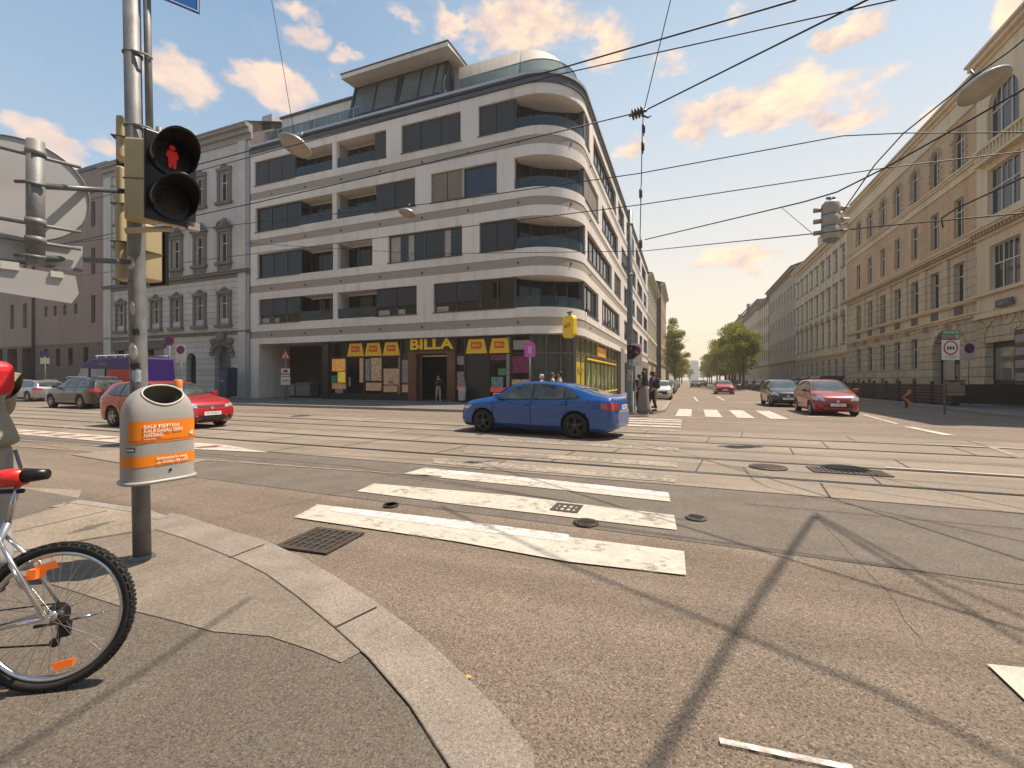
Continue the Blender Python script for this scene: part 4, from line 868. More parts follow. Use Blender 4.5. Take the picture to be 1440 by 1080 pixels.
for i in range(9):
    a0 = R(180 * i / 9 + 1); a1 = R(180 * (i + .9) / 9); m_.add([(2.05 + q * math.cos(a), o_, 3.65 + q * math.sin(a)) for o_ in (0, .05) for q, a in ((1.25, a0), (1.85, a0), (1.85, a1), (1.25, a1))], [(4, 5, 6, 7), (0, 1, 5, 4), (1, 2, 6, 5), (2, 3, 7, 6), (3, 0, 4, 7)])
m_.build('door_arch', rus, bh)
m_ = MB(bay_x); m_.box(-.02, BN, 0, .05, .1, 1.15); m_.build('bay_plinth', plinth, bh)
m_ = MB(bay_x); m_.box(.85, 3.25, -.4, -.35, .1, 1.5); m_.box(.85, .95, -.4, -.33, 1.5, 3.6); m_.box(3.15, 3.25, -.4, -.33, 1.5, 3.6); m_.box(.95, 3.15, -.4, -.33, 3.3, 3.6); o = m_.build('shop_door', plinth, bh)
m_ = MB(bay_x); m_.add([(.95, -.37, 1.5), (3.15, -.37, 1.5), (3.15, -.37, 3.3), (.95, -.37, 3.3)], [(0, 1, 2, 3)]); m_.build('pane', glassy('painted_reflection_glass', (.34, .32, .27), .03), o)  # pale colour stands for the white reflection in the door glass
m_ = MB(bay_x); m_.box(1.6, 2.5, -.365, -.36, 2.5, 2.75); m_.box(1.6, 2.3, -.365, -.36, 1.52, 2.15); m_.build('painted_reflection', mat('green_grey', (.12, .13, .10), .5), o)  # flat panels painted as darker parts of that reflection
m_ = MB(bay_x); m_.add([(5.2, -.38, .1), (7.9, -.38, .1), (7.9, -.38, 3.6), (5.2, -.38, 3.6)], [(0, 1, 2, 3)]); m_.build('shop_pane', gl_dark, bh)
m_ = MB(bay_x); m_.box(3.35, 4.3, .0, .06, 1.3, 4.1); o = m_.build('notice_board', mat('board_brown', (.14, .08, .055), .6, var=.6, vscale=4), bh)
m_ = MB(bay_x); [m_.box(3.45, 4.2, .06, .07, 1.45 + k * .66, 1.85 + k * .66) for k in range(4)]; m_.build('notice', P_pa, o)
m_ = MB(bay_x); m_.box(2.0, 3.4, .12, .15, 5.45, 5.85); o = m_.build('street_name_plate', mat('plate_blue', (.03, .025, .06), .4), bh)
text('plate_text', 'GÜRTEL', (15.84, 34.5 - 2.7, 5.65), (0, -1, 0), (0, 0, 1), .26, P_pa, o, depth=.003, bold=.004)
# ---- the houses further along, plain repeats of storeys
def plain_house(name, label, cat_, xf, L, H, base, wallm, basem, eav, cols, rows, parent_sr, hoods=False, ww=1.0, pil=True, roofh=2.5, omat=None, baseh=4.6):
    t = thing(name, label, cat_, *parent_sr); hs = []; step = L / cols
    for c in range(cols):
        for (z0, z1) in rows: x = step * (c + .5); hs.append((x - ww / 2, x + ww / 2, z0, z1))
    up = [h for h in hs if h[2] >= baseh]; lo = [h for h in hs if h[2] < baseh]
    facade(xf, 0, L, baseh, H, up, m=wallm, parent=t, depth=.3); facade(xf, 0, L, .1, baseh, lo, m=basem, parent=t, name='base_wall', depth=.35)
    for h in hs: win(xf, *h, t, dep=.10, simple=ww < .9, fm=frame_w if ww > .9 else frame_b)
    mould(xf, 0, L, baseh - .2, [(0, .2, .14), (.2, .3, .24)], 'string_course', eav, t); mould(xf, -.1, L + .1, H, [(0, .3, .2), (.3, .6, .6), (.6, .75, .85)], 'eaves', eav, t)
    if pil:
        for c in range(cols + 1): m_ = MB(xf); x = min(max(step * c, .25), L - .25); m_.box(x - .22, x + .22, 0, .08, baseh + .2, H); m_.build('pilaster', eav, t)
    if hoods:
        for h in up:
            m_ = MB(xf); x = (h[0] + h[1]) / 2
            if h in up[::1]: m_.box(h[0] - .2, h[1] + .2, 0, .22, h[3] + .1, h[3] + .28); m_.box(h[0] - .15, h[1] + .15, 0, .15, h[2] - .2, h[2] - .05)
            if rows[1][0] == h[2]: m_.lathe([(0, .3), (.35, .25), (.5, 0)], (x, 0, h[3] + .45), d=(0, 1, 0), n=10)
            m_.build('window_hood', omat or orn, t)
    m_ = MB(xf); e = .85; m_.add([(-.1, e, H + .75), (L + .1, e, H + .75), (L + .1, -4, H + .75 + roofh), (-.1, -4, H + .75 + roofh)], [(0, 1, 2, 3)])
    for x in (0, L): m_.add([(x, 0, 0), (x, -13, 0), (x, -13, H + .7 + roofh), (x, -4, H + .7 + roofh), (x, 0, H + .6)], [(0, 1, 2, 3, 4)])
    m_.build('roof', mat('dark_tile', (.10, .085, .075), .8, var=.3), t)
    for x in (L * .3, L * .75):
        m_ = MB(xf); m_.box(x - .5, x + .5, -4.2, -3.2, H + 1, H + roofh + 2); m_.build('chimney', mat('chimney_brick', (.25, .20, .16), .8), t)
    return t
st4 = [(1.4, 4.0), (5.6, 7.8), (9.0, 11.2), (12.6, 14.6)]
rst = mat('beige_stucco', (0.702, 0.590, 0.407), .85, drip=True, var=.1, vscale=.6, vcoarse=.15); rst_l = mat('beige_stucco_light', (0.725, 0.613, 0.438), .85, var=.1); gst = mat('taupe_stucco', (0.425, 0.362, 0.275), .85, drip=True, var=.1, vscale=.6); gst2 = mat('taupe_trim', (0.312, 0.258, 0.192), .8)
rr_ = mat('beige_stripe_base', (0.546, 0.455, 0.312), .85, swz=(1, 2), brick=(40, .5, .03, .5, 0))
def rx(r0): return frame_xf((16.5, r0, 0), (0, 1, 0), (-1, 0, 0))
def lx(r0): return frame_xf((-5.85, r0, 0), (0, 1, 0), (1, 0, 0))
plain_house('stucco_townhouse', 'beige stuccoed house with dark round window hoods beside the brick house', 'building', rx(58.8), 24.4, 17.8, 0, rst, rr_, rst_l, 9, [(1.4, 4.0), (5.7, 8.6), (10.2, 12.6), (14.4, 16.5)], (16.5, 70, 0), hoods=True, omat=gst2, ww=1.1, roofh=.8)
m_ = MB(rx(58.8)); m_.box(0, 13.5, -3.2, -.35, 18.6, 21); t_ = m_.build('attic_storey', rst, bpy.data.objects['stucco_townhouse'])
plain_house('taupe_townhouse', 'plain taupe house with deep overhanging eaves further down the street', 'building', rx(83.3), 25, 19.2, 0, gst, gst, gst2, 10, [(1.2, 4.2), (6.2, 8.8), (10.4, 13.0), (15, 17.4)], (16.5, 95, 0), pil=False, roofh=1.6)
plain_house('narrow_townhouse', 'narrow light brown house with a dark gutter pipe beyond the taupe house', 'building', rx(108.4), 14, 18.2, 0, rst_l, rst, gst2, 5, [(1.2, 4), (5.8, 8), (9.6, 11.8), (13.6, 15.6)], (16.5, 115, 0), ww=.85, roofh=3)
plain_house('pale_far_house', 'pale house with steep dark roof half hidden by the street trees', 'building', rx(122.5), 34, 18.8, 0, rst_l, rst, gst2, 10, [(1.2, 4), (6, 8.2), (10, 12.2), (14, 16)], (16.5, 140, 0), ww=.85, roofh=4)
plain_house('distant_gabled_house', 'distant brown roofed house rising above the row of trees', 'building', rx(156.6), 60, 21, 0, rst, rst, gst2, 14, [(1.2, 4), (6, 8.2), (10, 12.2), (14, 16)], (16.5, 180, 0), ww=.85, roofh=5)
plain_house('cream_corner_house', 'white stuccoed house next to the far end of the white apartment house', 'building', lx(75.7), 22, 18.2, 0, mat('white_stucco', (.50, .46, .39), .85, var=.1), rst, rst_l, 7, [(1.2, 4), (5.8, 8), (9.6, 11.8), (13.6, 15.8)], (-5.85, 85, 0), hoods=True, omat=rst, roofh=1.5)
plain_house('yellow_corner_house', 'yellow ochre house with corner pilasters closing the left row beside the trees', 'building', frame_xf((-4.9, 97.8, 0), (0, 1, 0), (1, 0, 0)), 22, 21, 0, mat('ochre_stucco', (0.546, 0.403, 0.221), .85, var=.1), rst, rst_l, 7, [(1.2, 4), (5.8, 8), (9.6, 11.8), (13.6, 15.8)], (-5, 108, 0), hoods=True, omat=rst, roofh=1.5)
plain_house('low_pale_house', 'low pale house between the two trees on the left of the street', 'building', lx(170), 60, 16, 0, rst_l, rst, gst2, 12, [(1.2, 4), (5.8, 8), (9.6, 11.8)], (-5.85, 200, 0), ww=.85, roofh=2)
tw = thing('office_tower', 'small distant blue grey tower block above the end of the street', 'tower', *WS(*(AT(976, 534, 850).xy)), 0); s_, r_ = WS(*(AT(976, 534, 850).xy))
m_ = MB(); m_.box(s_ - 8, s_ + 8, r_, r_ + 16, 0, 36); m_.build('tower_body', mat('hazy_glass', (.24, .28, .32), .5, swz=(0, 2), brick=(2, 3.4, .6, .8, 0)), tw)
m_ = MB(); m_.box(s_ - 6, s_ + 6, r_ + 2, r_ + 14, 36, 38.5); m_.build('roof_plant', mat('hazy_grey', (.26, .28, .30), .6), tw)
# ================================================================ VEHICLES
def interp(pts, x):                      # smooth curve through (x, v) points, x rising
    if x <= pts[0][0]: return pts[0][1]
    if x >= pts[-1][0]: return pts[-1][1]
    for i in range(len(pts) - 1):
        if pts[i][0] <= x <= pts[i + 1][0]:
            x0, y0 = pts[i]; x1, y1 = pts[i + 1]; h = x1 - x0
            def sl(j):
                if j <= 0 or j >= len(pts) - 1: return None
                a = (pts[j][1] - pts[j - 1][1]) / (pts[j][0] - pts[j - 1][0]); b = (pts[j + 1][1] - pts[j][1]) / (pts[j + 1][0] - pts[j][0])
                return 0 if a * b <= 0 else 2 * a * b / (a + b)
            d = (y1 - y0) / h; m0 = sl(i); m1 = sl(i + 1); m0 = d if m0 is None else m0; m1 = d if m1 is None else m1
            t = (x - x0) / h; return (2 * t**3 - 3 * t**2 + 1) * y0 + (t**3 - 2 * t**2 + t) * h * m0 + (-2 * t**3 + 3 * t**2) * y1 + (t**3 - t**2) * h * m1
def paint(name, c, metal=.0): return mat('paint_' + name, c, .32, metal, spec=.45, coat=.9)
tyre_m = mat('tyre_rubber', (.012, .012, .012), .75); rim_s = mat('rim_silver', (.42, .42, .42), .3, .9); rim_b = mat('rim_black', (.10, .10, .10), .3, .8)
trim_b = mat('black_trim', (.012, .012, .014), .5); chrome = mat('chrome', (.7, .7, .7), .12, 1); lamp_r = mat('lamp_red', (.42, .02, .02), .15, coat=1); lamp_w = mat('lamp_clear', (.62, .62, .62), .08, .3, coat=1, var=.5, vscale=9)
plate_m = mat('plate_white', (.75, .75, .72), .4); cglass = mat('car_glass', (.09, .10, .09), .03, spec=.7, var=.9, vscale=2.6, col2=(.010, .012, .012)); cglass_l = mat('windscreen_glass', (.12, .15, .16), .03, .35, spec=1, var=.5, vscale=1.6); cut_m = mat('wheel_well', (.006, .006, .006), .9)  # car glass: lighter noise patches painted in to stand for reflections
plate_t = mat('plate_ink', (.05, .05, .06), .5)
def car(name, label, L, W, H, wb, wr, top, belt, plan, pm, loc, heading, dlo, screen, rear, group=None, fax=None, rimm=None, door_x=(), hl=None, tl=None, grille=None, cat='car', pillar_x=None, ws_m=None, light=False, spokes=5, badge=True, tumble=.36, plate_rear=None, spoiler=False, roofrail=False, plate_s='W 52817 A'):
    """x runs forward from the middle of the car, y to its left; profiles are (x, value) from the tail to the nose"""
    t = thing(name, label, cat, world=loc, rot=heading, group=group)
    fax = fax if fax is not None else wb / 2; rax = fax - wb
    nx = 64 if not light else 36
    xs = [-L / 2 + L * (i / nx - .035 * math.sin(4 * math.pi * i / nx) * .5 - .08 * math.sin(2 * math.pi * i / nx)) for i in range(nx + 1)]; zb = .17 * H / 1.45
    def section(x):
        w = interp(plan, x); T = interp(top, x); e_ = max(0, (abs(x) - (L / 2 - .15)) / .15); w *= math.sqrt(max(.1, 1 - .50 * e_ * e_)); T -= .05 * e_ * e_; B = min(interp(belt, x), T - .035); h = T - B
        lo = zb + .12 * max(0, 1 - (L / 2 - abs(x)) / .25); k = []
        k += [(0, lo), (w * .80, lo), (w * .93, lo + .03), (w * .975, lo + .13), (w * .99, (lo + B) * .48), (w * .996, B - .27), (w * 1.003, B - .145), (w * .982, B - .115), (w * .972, B - .05), (w * .945, B)]
        c = min(1, h / .3); ov = min(.08, h * .5)
        for u in (.25, .5, .75, 1): k.append((w * .935 - tumble * h * u - .03 * u * u * c, B + (h - ov) * u + .0))
        yt = w * .935 - tumble * h - .03 * c; zt = B + h - ov
        k += [(yt * .97, zt + ov * .42), (yt * .88, zt + ov * .72), (yt * .65, zt + ov * .92), (yt * .3, T), (0, T)]
        return k
    secs = [section(x) for x in xs]; n = len(secs[0]); mb = MB(); mb.smooth = True; vs = []; ring = 2 * n - 2
    for x, k in zip(xs, secs): vs += [(x, y, z) for y, z in k] + [(x, -y, z) for y, z in k[-2:0:-1]]
    fs = []
    for i in range(nx):
        for j in range(ring): q = (j + 1) % ring; fs.append((i * ring + j, i * ring + q, (i + 1) * ring + q, (i + 1) * ring + j))
    fs += [tuple(range(ring - 1, -1, -1)), tuple(nx * ring + j for j in range(ring))]
    mb.add(vs, fs, True); mb.sm[-1] = mb.sm[-2] = False
    body = mb.build('body', [pm, cut_m], t, weld=True)
    bvh = BVHTree.FromPolygons([v.co.copy() for v in body.data.vertices], [tuple(p.vertices) for p in body.data.polygons])
    cu = MB()
    for ax_ in (fax, rax):
        for sg in (-1, 1): cu.lathe([(0, W / 2 - .30), (wr + .055, W / 2 - .30), (wr + .055, W / 2 + .2), (0, W / 2 + .2)], (ax_, 0, wr), d=(0, sg, 0), n=28)
    for i in range(len(cu.sm)): cu.sm[i] = False
    co = cu.build('cutter', [pm, cut_m], t, weld=True); co.data.polygons.foreach_set('material_index', [1] * len(co.data.polygons))
    bo = body.modifiers.new('b', 'BOOLEAN'); bo.object = co; bo.operation = 'DIFFERENCE'; bo.solver = 'EXACT'; bpy.context.view_layer.update(); bake(body); bpy.data.objects.remove(co)
    def cast(o, d):
        h = bvh.ray_cast(Vector(o), Vector(d)); return (h[0] + h[1] * .006, h[1]) if h[0] is not None else None
    def put(nm, m_, lower, upper, ray, nu=10, nv=4, parent=None, lift=.0, double=False):
        """a panel lying on the body between two curves; ray(a, b) gives origin and direction"""
        rows = []
        for j in range(nv + 1):
            row = []
            for i in range(nu + 1):
                u = i / nu
                def at(c): f = u * (len(c) - 1); k = min(int(f), len(c) - 2); f -= k; return c[k][0] * (1 - f) + c[k + 1][0] * f, c[k][1] * (1 - f) + c[k + 1][1] * f
                a, b_ = at(lower), at(upper); v = j / nv; p = (a[0] * (1 - v) + b_[0] * v, a[1] * (1 - v) + b_[1] * v); hit = cast(*ray(*p)); q = 0
                while hit is None and q < 60: p = (p[0] * .985, p[1] * (.985 if ray is down else .997)); hit = cast(*ray(*p)); q += 1
                if hit is None: hit = (Vector((0, 0, H * .5)), Vector((0, 0, 1)))
                row.append(hit[0] + hit[1] * lift)
            rows.append(row)
        m2 = MB(); m2.smooth = True; m2.patch(rows); return m2.build(nm, m_, parent or t)
    sides = [lambda a, b_, s=s: ((a, s * 3, b_), (0, -s, 0)) for s in (-1, 1)]
    front = lambda a, b_: ((L, a, b_), (-1, 0, 0)); back = lambda a, b_: ((-L, a, b_), (1, 0, 0)); down = lambda a, b_: ((a, b_, 4), (0, 0, -1))
    lowc, upc = dlo
    px_l = pillar_x or []
    edges = [lowc[0][0]] + sorted(px_l) + [lowc[-1][0]]
    def yat(c, x):
        for (x0, y0), (x1, y1) in zip(c, c[1:]):
            if x0 <= x <= x1: return y0 + (y1 - y0) * (x - x0) / (x1 - x0 + 1e-9)
        return c[0][1] if x < c[0][0] else c[-1][1]
    for ry in sides:
        gap = .028
        fr_l = [(x, z - .018) for x, z in lowc]; fr_u = [(x, z + .014) for x, z in upc]
        fo = put('window_frame', trim_b, fr_l, fr_u, ry, 26, 4)
        for k in range(len(edges) - 1):
            a = edges[k] + (gap if k else 0); b_ = edges[k + 1] - (gap if k < len(edges) - 2 else 0)
            xl = [a + (b_ - a) * i / 10 for i in range(11)]
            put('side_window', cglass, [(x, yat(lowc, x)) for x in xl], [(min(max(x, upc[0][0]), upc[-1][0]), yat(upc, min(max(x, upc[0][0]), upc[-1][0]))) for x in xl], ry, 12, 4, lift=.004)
        for x in door_x: put('door_seam', trim_b, [(x - .009, zb + .12), (x + .009, zb + .12)], [(x - .009 + .02, yat(lowc, x) - .02), (x + .006 + .02, yat(lowc, x) - .02)], ry, 1, 14)
        if door_x: put('door_seam', trim_b, [(door_x[0], zb + .12), (door_x[-1], zb + .12)], [(door_x[0], zb + .132), (door_x[-1], zb + .132)], ry, 14, 1)
        put('sill_trim', trim_b, [(rax + wr + .08, zb + .02), (fax - wr - .08, zb + .02)], [(rax + wr + .08, zb + .09), (fax - wr - .08, zb + .09)], ry, 14, 1)
        for k, x in enumerate(door_x[:-1]):
            h = ry(x + .13, yat(lowc, x + .1) - .12); c = cast(*h)
            if c: m2 = MB(); sg = 1 if c[0].y > 0 else -1; m2.box(c[0].x - .09, c[0].x + .09, c[0].y - .005, c[0].y + sg * .035, c[0].z - .013, c[0].z + .013); bevel(m2.build('door_handle', pm, t, weld=True), .01)
        if not light:
            xm = lowc[-1][0] - .12; c = cast(*ry(xm, yat(lowc, xm) + .02))
            if c:
                sg = 1 if c[0].y > 0 else -1; m2 = MB(); m2.box(xm - .05, xm + .07, c[0].y + sg * .05, c[0].y + sg * .24, c[0].z + .0, c[0].z + .13); m2.box(xm - .02, xm + .03, c[0].y - sg * .03, c[0].y + sg * .07, c[0].z + .01, c[0].z + .05)
                bevel(m2.build('wing_mirror', pm, t, weld=True), .03, 3)
        if hl: put('headlight', lamp_w, *hl[1], ry, 8, 3)
        if tl: put('taillight', lamp_r, *tl[1], ry, 6, 4)
    (xc, wc), (xh, wh) = screen; bow = .10
    def cs(x, w, bw): return [(x - bw * (y / w) ** 2 * 1.0, y) for y in [w * (i / 6 - 1) for i in range(13)]]
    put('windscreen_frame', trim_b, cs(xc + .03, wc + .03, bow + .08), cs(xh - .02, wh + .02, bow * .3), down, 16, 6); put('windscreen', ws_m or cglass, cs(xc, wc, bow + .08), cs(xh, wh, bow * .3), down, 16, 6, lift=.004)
    (xc, wc), (xh, wh) = rear
    def cr(x, w, bw): return [(x + bw * (y / w) ** 2, y) for y in [w * (i / 6 - 1) for i in range(13)]]
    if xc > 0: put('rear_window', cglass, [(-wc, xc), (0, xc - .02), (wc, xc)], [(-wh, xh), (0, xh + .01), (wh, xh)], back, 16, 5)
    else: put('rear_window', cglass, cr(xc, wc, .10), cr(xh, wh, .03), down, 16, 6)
    if hl:
        for sg in (-1, 1): put('headlight', lamp_w, [(sg * y, z) for y, z in hl[0][0]], [(sg * y, z) for y, z in hl[0][1]], front, 8, 3)
    if tl:
        for sg in (-1, 1): put('taillight', lamp_r, [(sg * y, z) for y, z in tl[0][0]], [(sg * y, z) for y, z in tl[0][1]], back, 8, 4)
    for (y, z0, z1, w0) in (grille or []): put('grille', trim_b, [(-y, z0), (y, z0)], [(-w0, z1), (w0, z1)], front, 12, 3)
    pz = .52 if plate_rear is None else plate_rear
    for ray, z, sg in ((front, .47, 1), (back, pz, -1)):
        c = cast(*ray(0, z))
        if c:
            m2 = MB(); x = c[0].x + sg * .012; m2.box(x - .006, x + .006, -.26, .26, z - .055, z + .055); po = m2.build('number_plate', plate_m, t)
            if not light: text('plate_text', plate_s, (x + sg * .007, 0, z), (0, sg, 0), (0, 0, 1), .085, plate_t, po, depth=.001, width=.4)
    if badge:
        zbd = interp(top, L / 2 - .05) - .07; c = cast(*front(0, zbd))
        if c: m2 = MB(); m2.disc((c[0].x + .01, 0, zbd), .055, (1, 0, 0), 14, .02); m2.build('badge', chrome, t)
    if spoiler: m2 = MB(); m2.prism([(-L / 2 + .10, interp(top, -L / 2 + .1) - .02), (-L / 2 + .28, interp(top, -L / 2 + .28) - .01), (-L / 2 + .07, interp(top, -L / 2 + .1) + .035)], -W * .33, W * .33, axis=1); m2.build('spoiler', pm, t)
    if roofrail:
        for sg in (-1, 1): m2 = MB(); z = H - .05; m2.tube([(-L * .32, sg * W * .34, z - .04), (-L * .28, sg * W * .34, z + .03), (.2, sg * W * .34, z + .06), (.55, sg * W * .34, z)], .018, 6); m2.build('roof_rail', chrome, t)
    tp = [(wr * .64, -.10), (wr * .93, -.105), (wr, -.08), (wr, .08), (wr * .93, .105), (wr * .64, .10)]
    for ax_ in (fax, rax):
        for sg in (-1, 1):
            m2 = MB(); yc = sg * (W / 2 - .125); m2.lathe([(r_, h * 1.0) for r_, h in tp], (ax_, yc, wr), d=(0, sg, 0), n=32); wo = m2.build('wheel', tyre_m, t)
            m2 = MB(); R_ = wr * .66
            m2.lathe([(R_, .098), (R_ * .93, .09), (R_ * .90, .03), (R_ * .3, .02), (0, .02)], (ax_, yc, wr), d=(0, sg, 0), n=32)
            for i in range(len(m2.f)): m2.m[i] = 1 if i >= 64 else 0
            mi = len(m2.f)
            for k in range(spokes):
                a = 2 * math.pi * k / spokes + .3; ca, sa = math.cos(a), math.sin(a); u = Vector((ca, 0, sa)); w_ = Vector((-sa, 0, ca)); o = Vector((ax_, yc + sg * .085, wr))
                q = [o + u * R_ * .1 - w_ * .045, o + u * R_ * .95 - w_ * .03, o + u * R_ * .95 + w_ * .03, o + u * R_ * .1 + w_ * .045]; dn = Vector((0, -sg * .035, 0))
                m2.mi = 0; m2.add([tuple(p) for p in q] + [tuple(p + dn) for p in q], [(0, 1, 2, 3), (3, 2, 1, 0), (0, 4, 5, 1), (2, 6, 7, 3), (1, 5, 6, 2)], False)
            m2.lathe([(0, .1), (.05, .098), (.06, .08)], (ax_, yc, wr), d=(0, sg, 0), n=12)
            m2.build('rim', [rimm or rim_s, trim_b], wo)
    return t
def prof(L, pts): return [(x * L, z) for x, z in pts]
def heading_of(v): return math.atan2(v.y, v.x)
# blue saloon crossing in front of the shop
L = 4.67
fw, rw = G(680, 608), G(815, 617); ahead = (fw - rw).normalized(); away = Vector((-ahead.y, ahead.x, 0)); away = away if away.y > 0 else -away
mid = (fw + rw) / 2 + away * .80 - ahead * .03
blue_c = car('blue_saloon', 'bright blue fastback saloon crossing the tram rails in front of the shop', L, 1.84, 1.46, 2.75, .33,
    prof(L, [(-.5, .78), (-.492, .98), (-.47, 1.06), (-.40, 1.13), (-.30, 1.27), (-.17, 1.41), (-.04, 1.46), (.06, 1.445), (.14, 1.36), (.20, 1.22), (.27, 1.04), (.33, .99), (.42, .91), (.47, .82), (.493, .68), (.5, .55)]),
    prof(L, [(-.5, .74), (-.47, .98), (-.38, 1.0), (-.1, .965), (.2, .93), (.3, .90), (.42, .82), (.5, .52)]),
    prof(L, [(-.5, .72), (-.485, .80), (-.44, .875), (-.36, .91), (0, .92), (.34, .905), (.42, .87), (.47, .79), (.5, .62)]), paint('blue', (.0, .068, .28)),
    mid, heading_of(ahead),
    (prof(L, [(-.305, 1.05), (-.25, 1.015), (.0, .985), (.215, .965)]), prof(L, [(-.285, 1.12), (-.22, 1.27), (-.12, 1.36), (-.02, 1.375), (.06, 1.35), (.13, 1.24), (.19, 1.06)])),
    ((.272 * L, .76), (.12 * L, .60)), ((-.435 * L, .60), (-.25 * L, .55)), fax=1.44, rimm=rim_b, door_x=(-.235 * L, -.015 * L, .235 * L), pillar_x=[-.02 * L, -.215 * L],
    hl=(([(.42, .66), (.74, .66)], [(.45, .76), (.72, .79)]), (prof(L, [(.41, .68), (.47, .66)]), prof(L, [(.39, .79), (.465, .75)]))),
    tl=(([(.50, .72), (.80, .74)], [(.52, .92), (.80, .93)]), (prof(L, [(-.496, .74), (-.43, .76)]), prof(L, [(-.49, .92), (-.42, .92)]))), grille=[(.38, .36, .62, .42), (.62, .22, .34, .7)], plate_rear=.80)
# red hatchback behind the litter bin
L = 4.26
def hatch(name, label, loc, hd, pm, **kw):
    return car(name, label, L, 1.80, 1.47, 2.62, .32,
    prof(L, [(-.5, .60), (-.495, .85), (-.485, 1.0), (-.455, 1.22), (-.41, 1.39), (-.33, 1.445), (-.12, 1.47), (.02, 1.455), (.12, 1.35), (.19, 1.19), (.265, 1.02), (.33, .97), (.42, .89), (.47, .80), (.493, .67), (.5, .55)]),
    prof(L, [(-.5, .58), (-.485, .92), (-.44, 1.0), (-.1, .965), (.2, .93), (.3, .89), (.42, .80), (.5, .52)]),
    prof(L, [(-.5, .76), (-.48, .83), (-.42, .89), (-.34, .90), (0, .90), (.34, .89), (.42, .86), (.47, .78), (.5, .62)]), pm, loc, hd,
    (prof(L, [(-.385, 1.06), (-.3, 1.01), (.0, .985), (.215, .965)]), prof(L, [(-.34, 1.25), (-.30, 1.34), (-.15, 1.39), (-.02, 1.385), (.06, 1.34), (.13, 1.22), (.19, 1.05)])),
    ((.265 * L, .74), (.10 * L, .60)), ((1.06, .64), (1.32, .56)), fax=1.34, door_x=(-.20 * L, .02 * L, .235 * L), pillar_x=[-.0 * L, -.22 * L],
    hl=(([(.42, .64), (.74, .67)], [(.44, .72), (.72, .78)]), (prof(L, [(.42, .67), (.47, .66)]), prof(L, [(.38, .77), (.465, .74)]))),
    tl=(([(.50, .80), (.80, .82)], [(.52, .98), (.78, .98)]), (prof(L, [(-.49, .82), (-.44, .84)]), prof(L, [(-.485, .97), (-.42, .97)]))), **kw)
hatch('red_hatchback', 'shiny red five door hatchback half hidden behind the grey litter bin', SW(-15.75, 9.38), -TH, paint('red', (.36, .008, .012)), grille=[(.60, .66, .715, .58), (.62, .24, .40, .66)], plate_s='W 74138 X')
# brown car and silver estate beyond it
L = 4.70
def suv(name, label, loc, hd, pm, L=4.7, H=1.66, **kw):
    k = H / 1.66
    return car(name, label, L, 1.86, H, 2.72, .35,
    prof(L, [(-.5, .66 * k), (-.493, .95 * k), (-.48, 1.08 * k), (-.45, 1.36 * k), (-.41, 1.52 * k), (-.32, 1.62 * k), (-.1, 1.66 * k), (.03, 1.63 * k), (.12, 1.50 * k), (.19, 1.30 * k), (.26, 1.12 * k), (.33, 1.08 * k), (.42, 1.02 * k), (.47, .92 * k), (.493, .75 * k), (.5, .6 * k)]),
    prof(L, [(-.5, .64 * k), (-.485, 1.02 * k), (-.44, 1.08 * k), (-.1, 1.05 * k), (.2, 1.02 * k), (.3, .99 * k), (.42, .93 * k), (.5, .56 * k)]),
    prof(L, [(-.5, .78), (-.48, .85), (-.42, .91), (-.34, .93), (0, .93), (.34, .92), (.42, .88), (.47, .80), (.5, .66)]), pm, loc, hd,
    (prof(L, [(-.42, 1.16 * k), (-.3, 1.12 * k), (.0, 1.08 * k), (.21, 1.05 * k)]), prof(L, [(-.39, 1.42 * k), (-.30, 1.52 * k), (-.15, 1.55 * k), (-.02, 1.54 * k), (.06, 1.48 * k), (.13, 1.33 * k), (.185, 1.13 * k)])),
    ((.262 * L, .76), (.10 * L, .62)), ((1.14 * k, .66), (1.48 * k, .58)), fax=1.38, door_x=(-.2 * L, .02 * L, .235 * L), pillar_x=[-.0 * L, -.2 * L], roofrail=True,
    hl=(([(.45, .78 * k), (.76, .80 * k)], [(.47, .88 * k), (.74, .92 * k)]), (prof(L, [(.42, .80 * k), (.47, .78 * k)]), prof(L, [(.39, .90 * k), (.465, .86 * k)]))),
    tl=(([(.46, .86 * k), (.82, .86 * k)], [(.50, 1.02 * k), (.80, 1.04 * k)]), (prof(L, [(-.49, .88 * k), (-.43, .90 * k)]), prof(L, [(-.485, 1.04 * k), (-.42, 1.03 * k)]))), grille=[(.55, .55, .80, .5), (.62, .26, .42, .66)], **kw)
suv('brown_estate_car', 'dark brown tall estate car driving left behind the red hatchback', SW(-30.3, 14.0), math.pi - TH, paint('brown', (.028, .017, .012), .2))
suv('silver_estate_car', 'silver estate car parked at the kerb beyond the dark brown car', SW(-43.2, 17.0), math.pi - TH, paint('silver', (.34, .35, .36), .6), L=4.5, H=1.5)
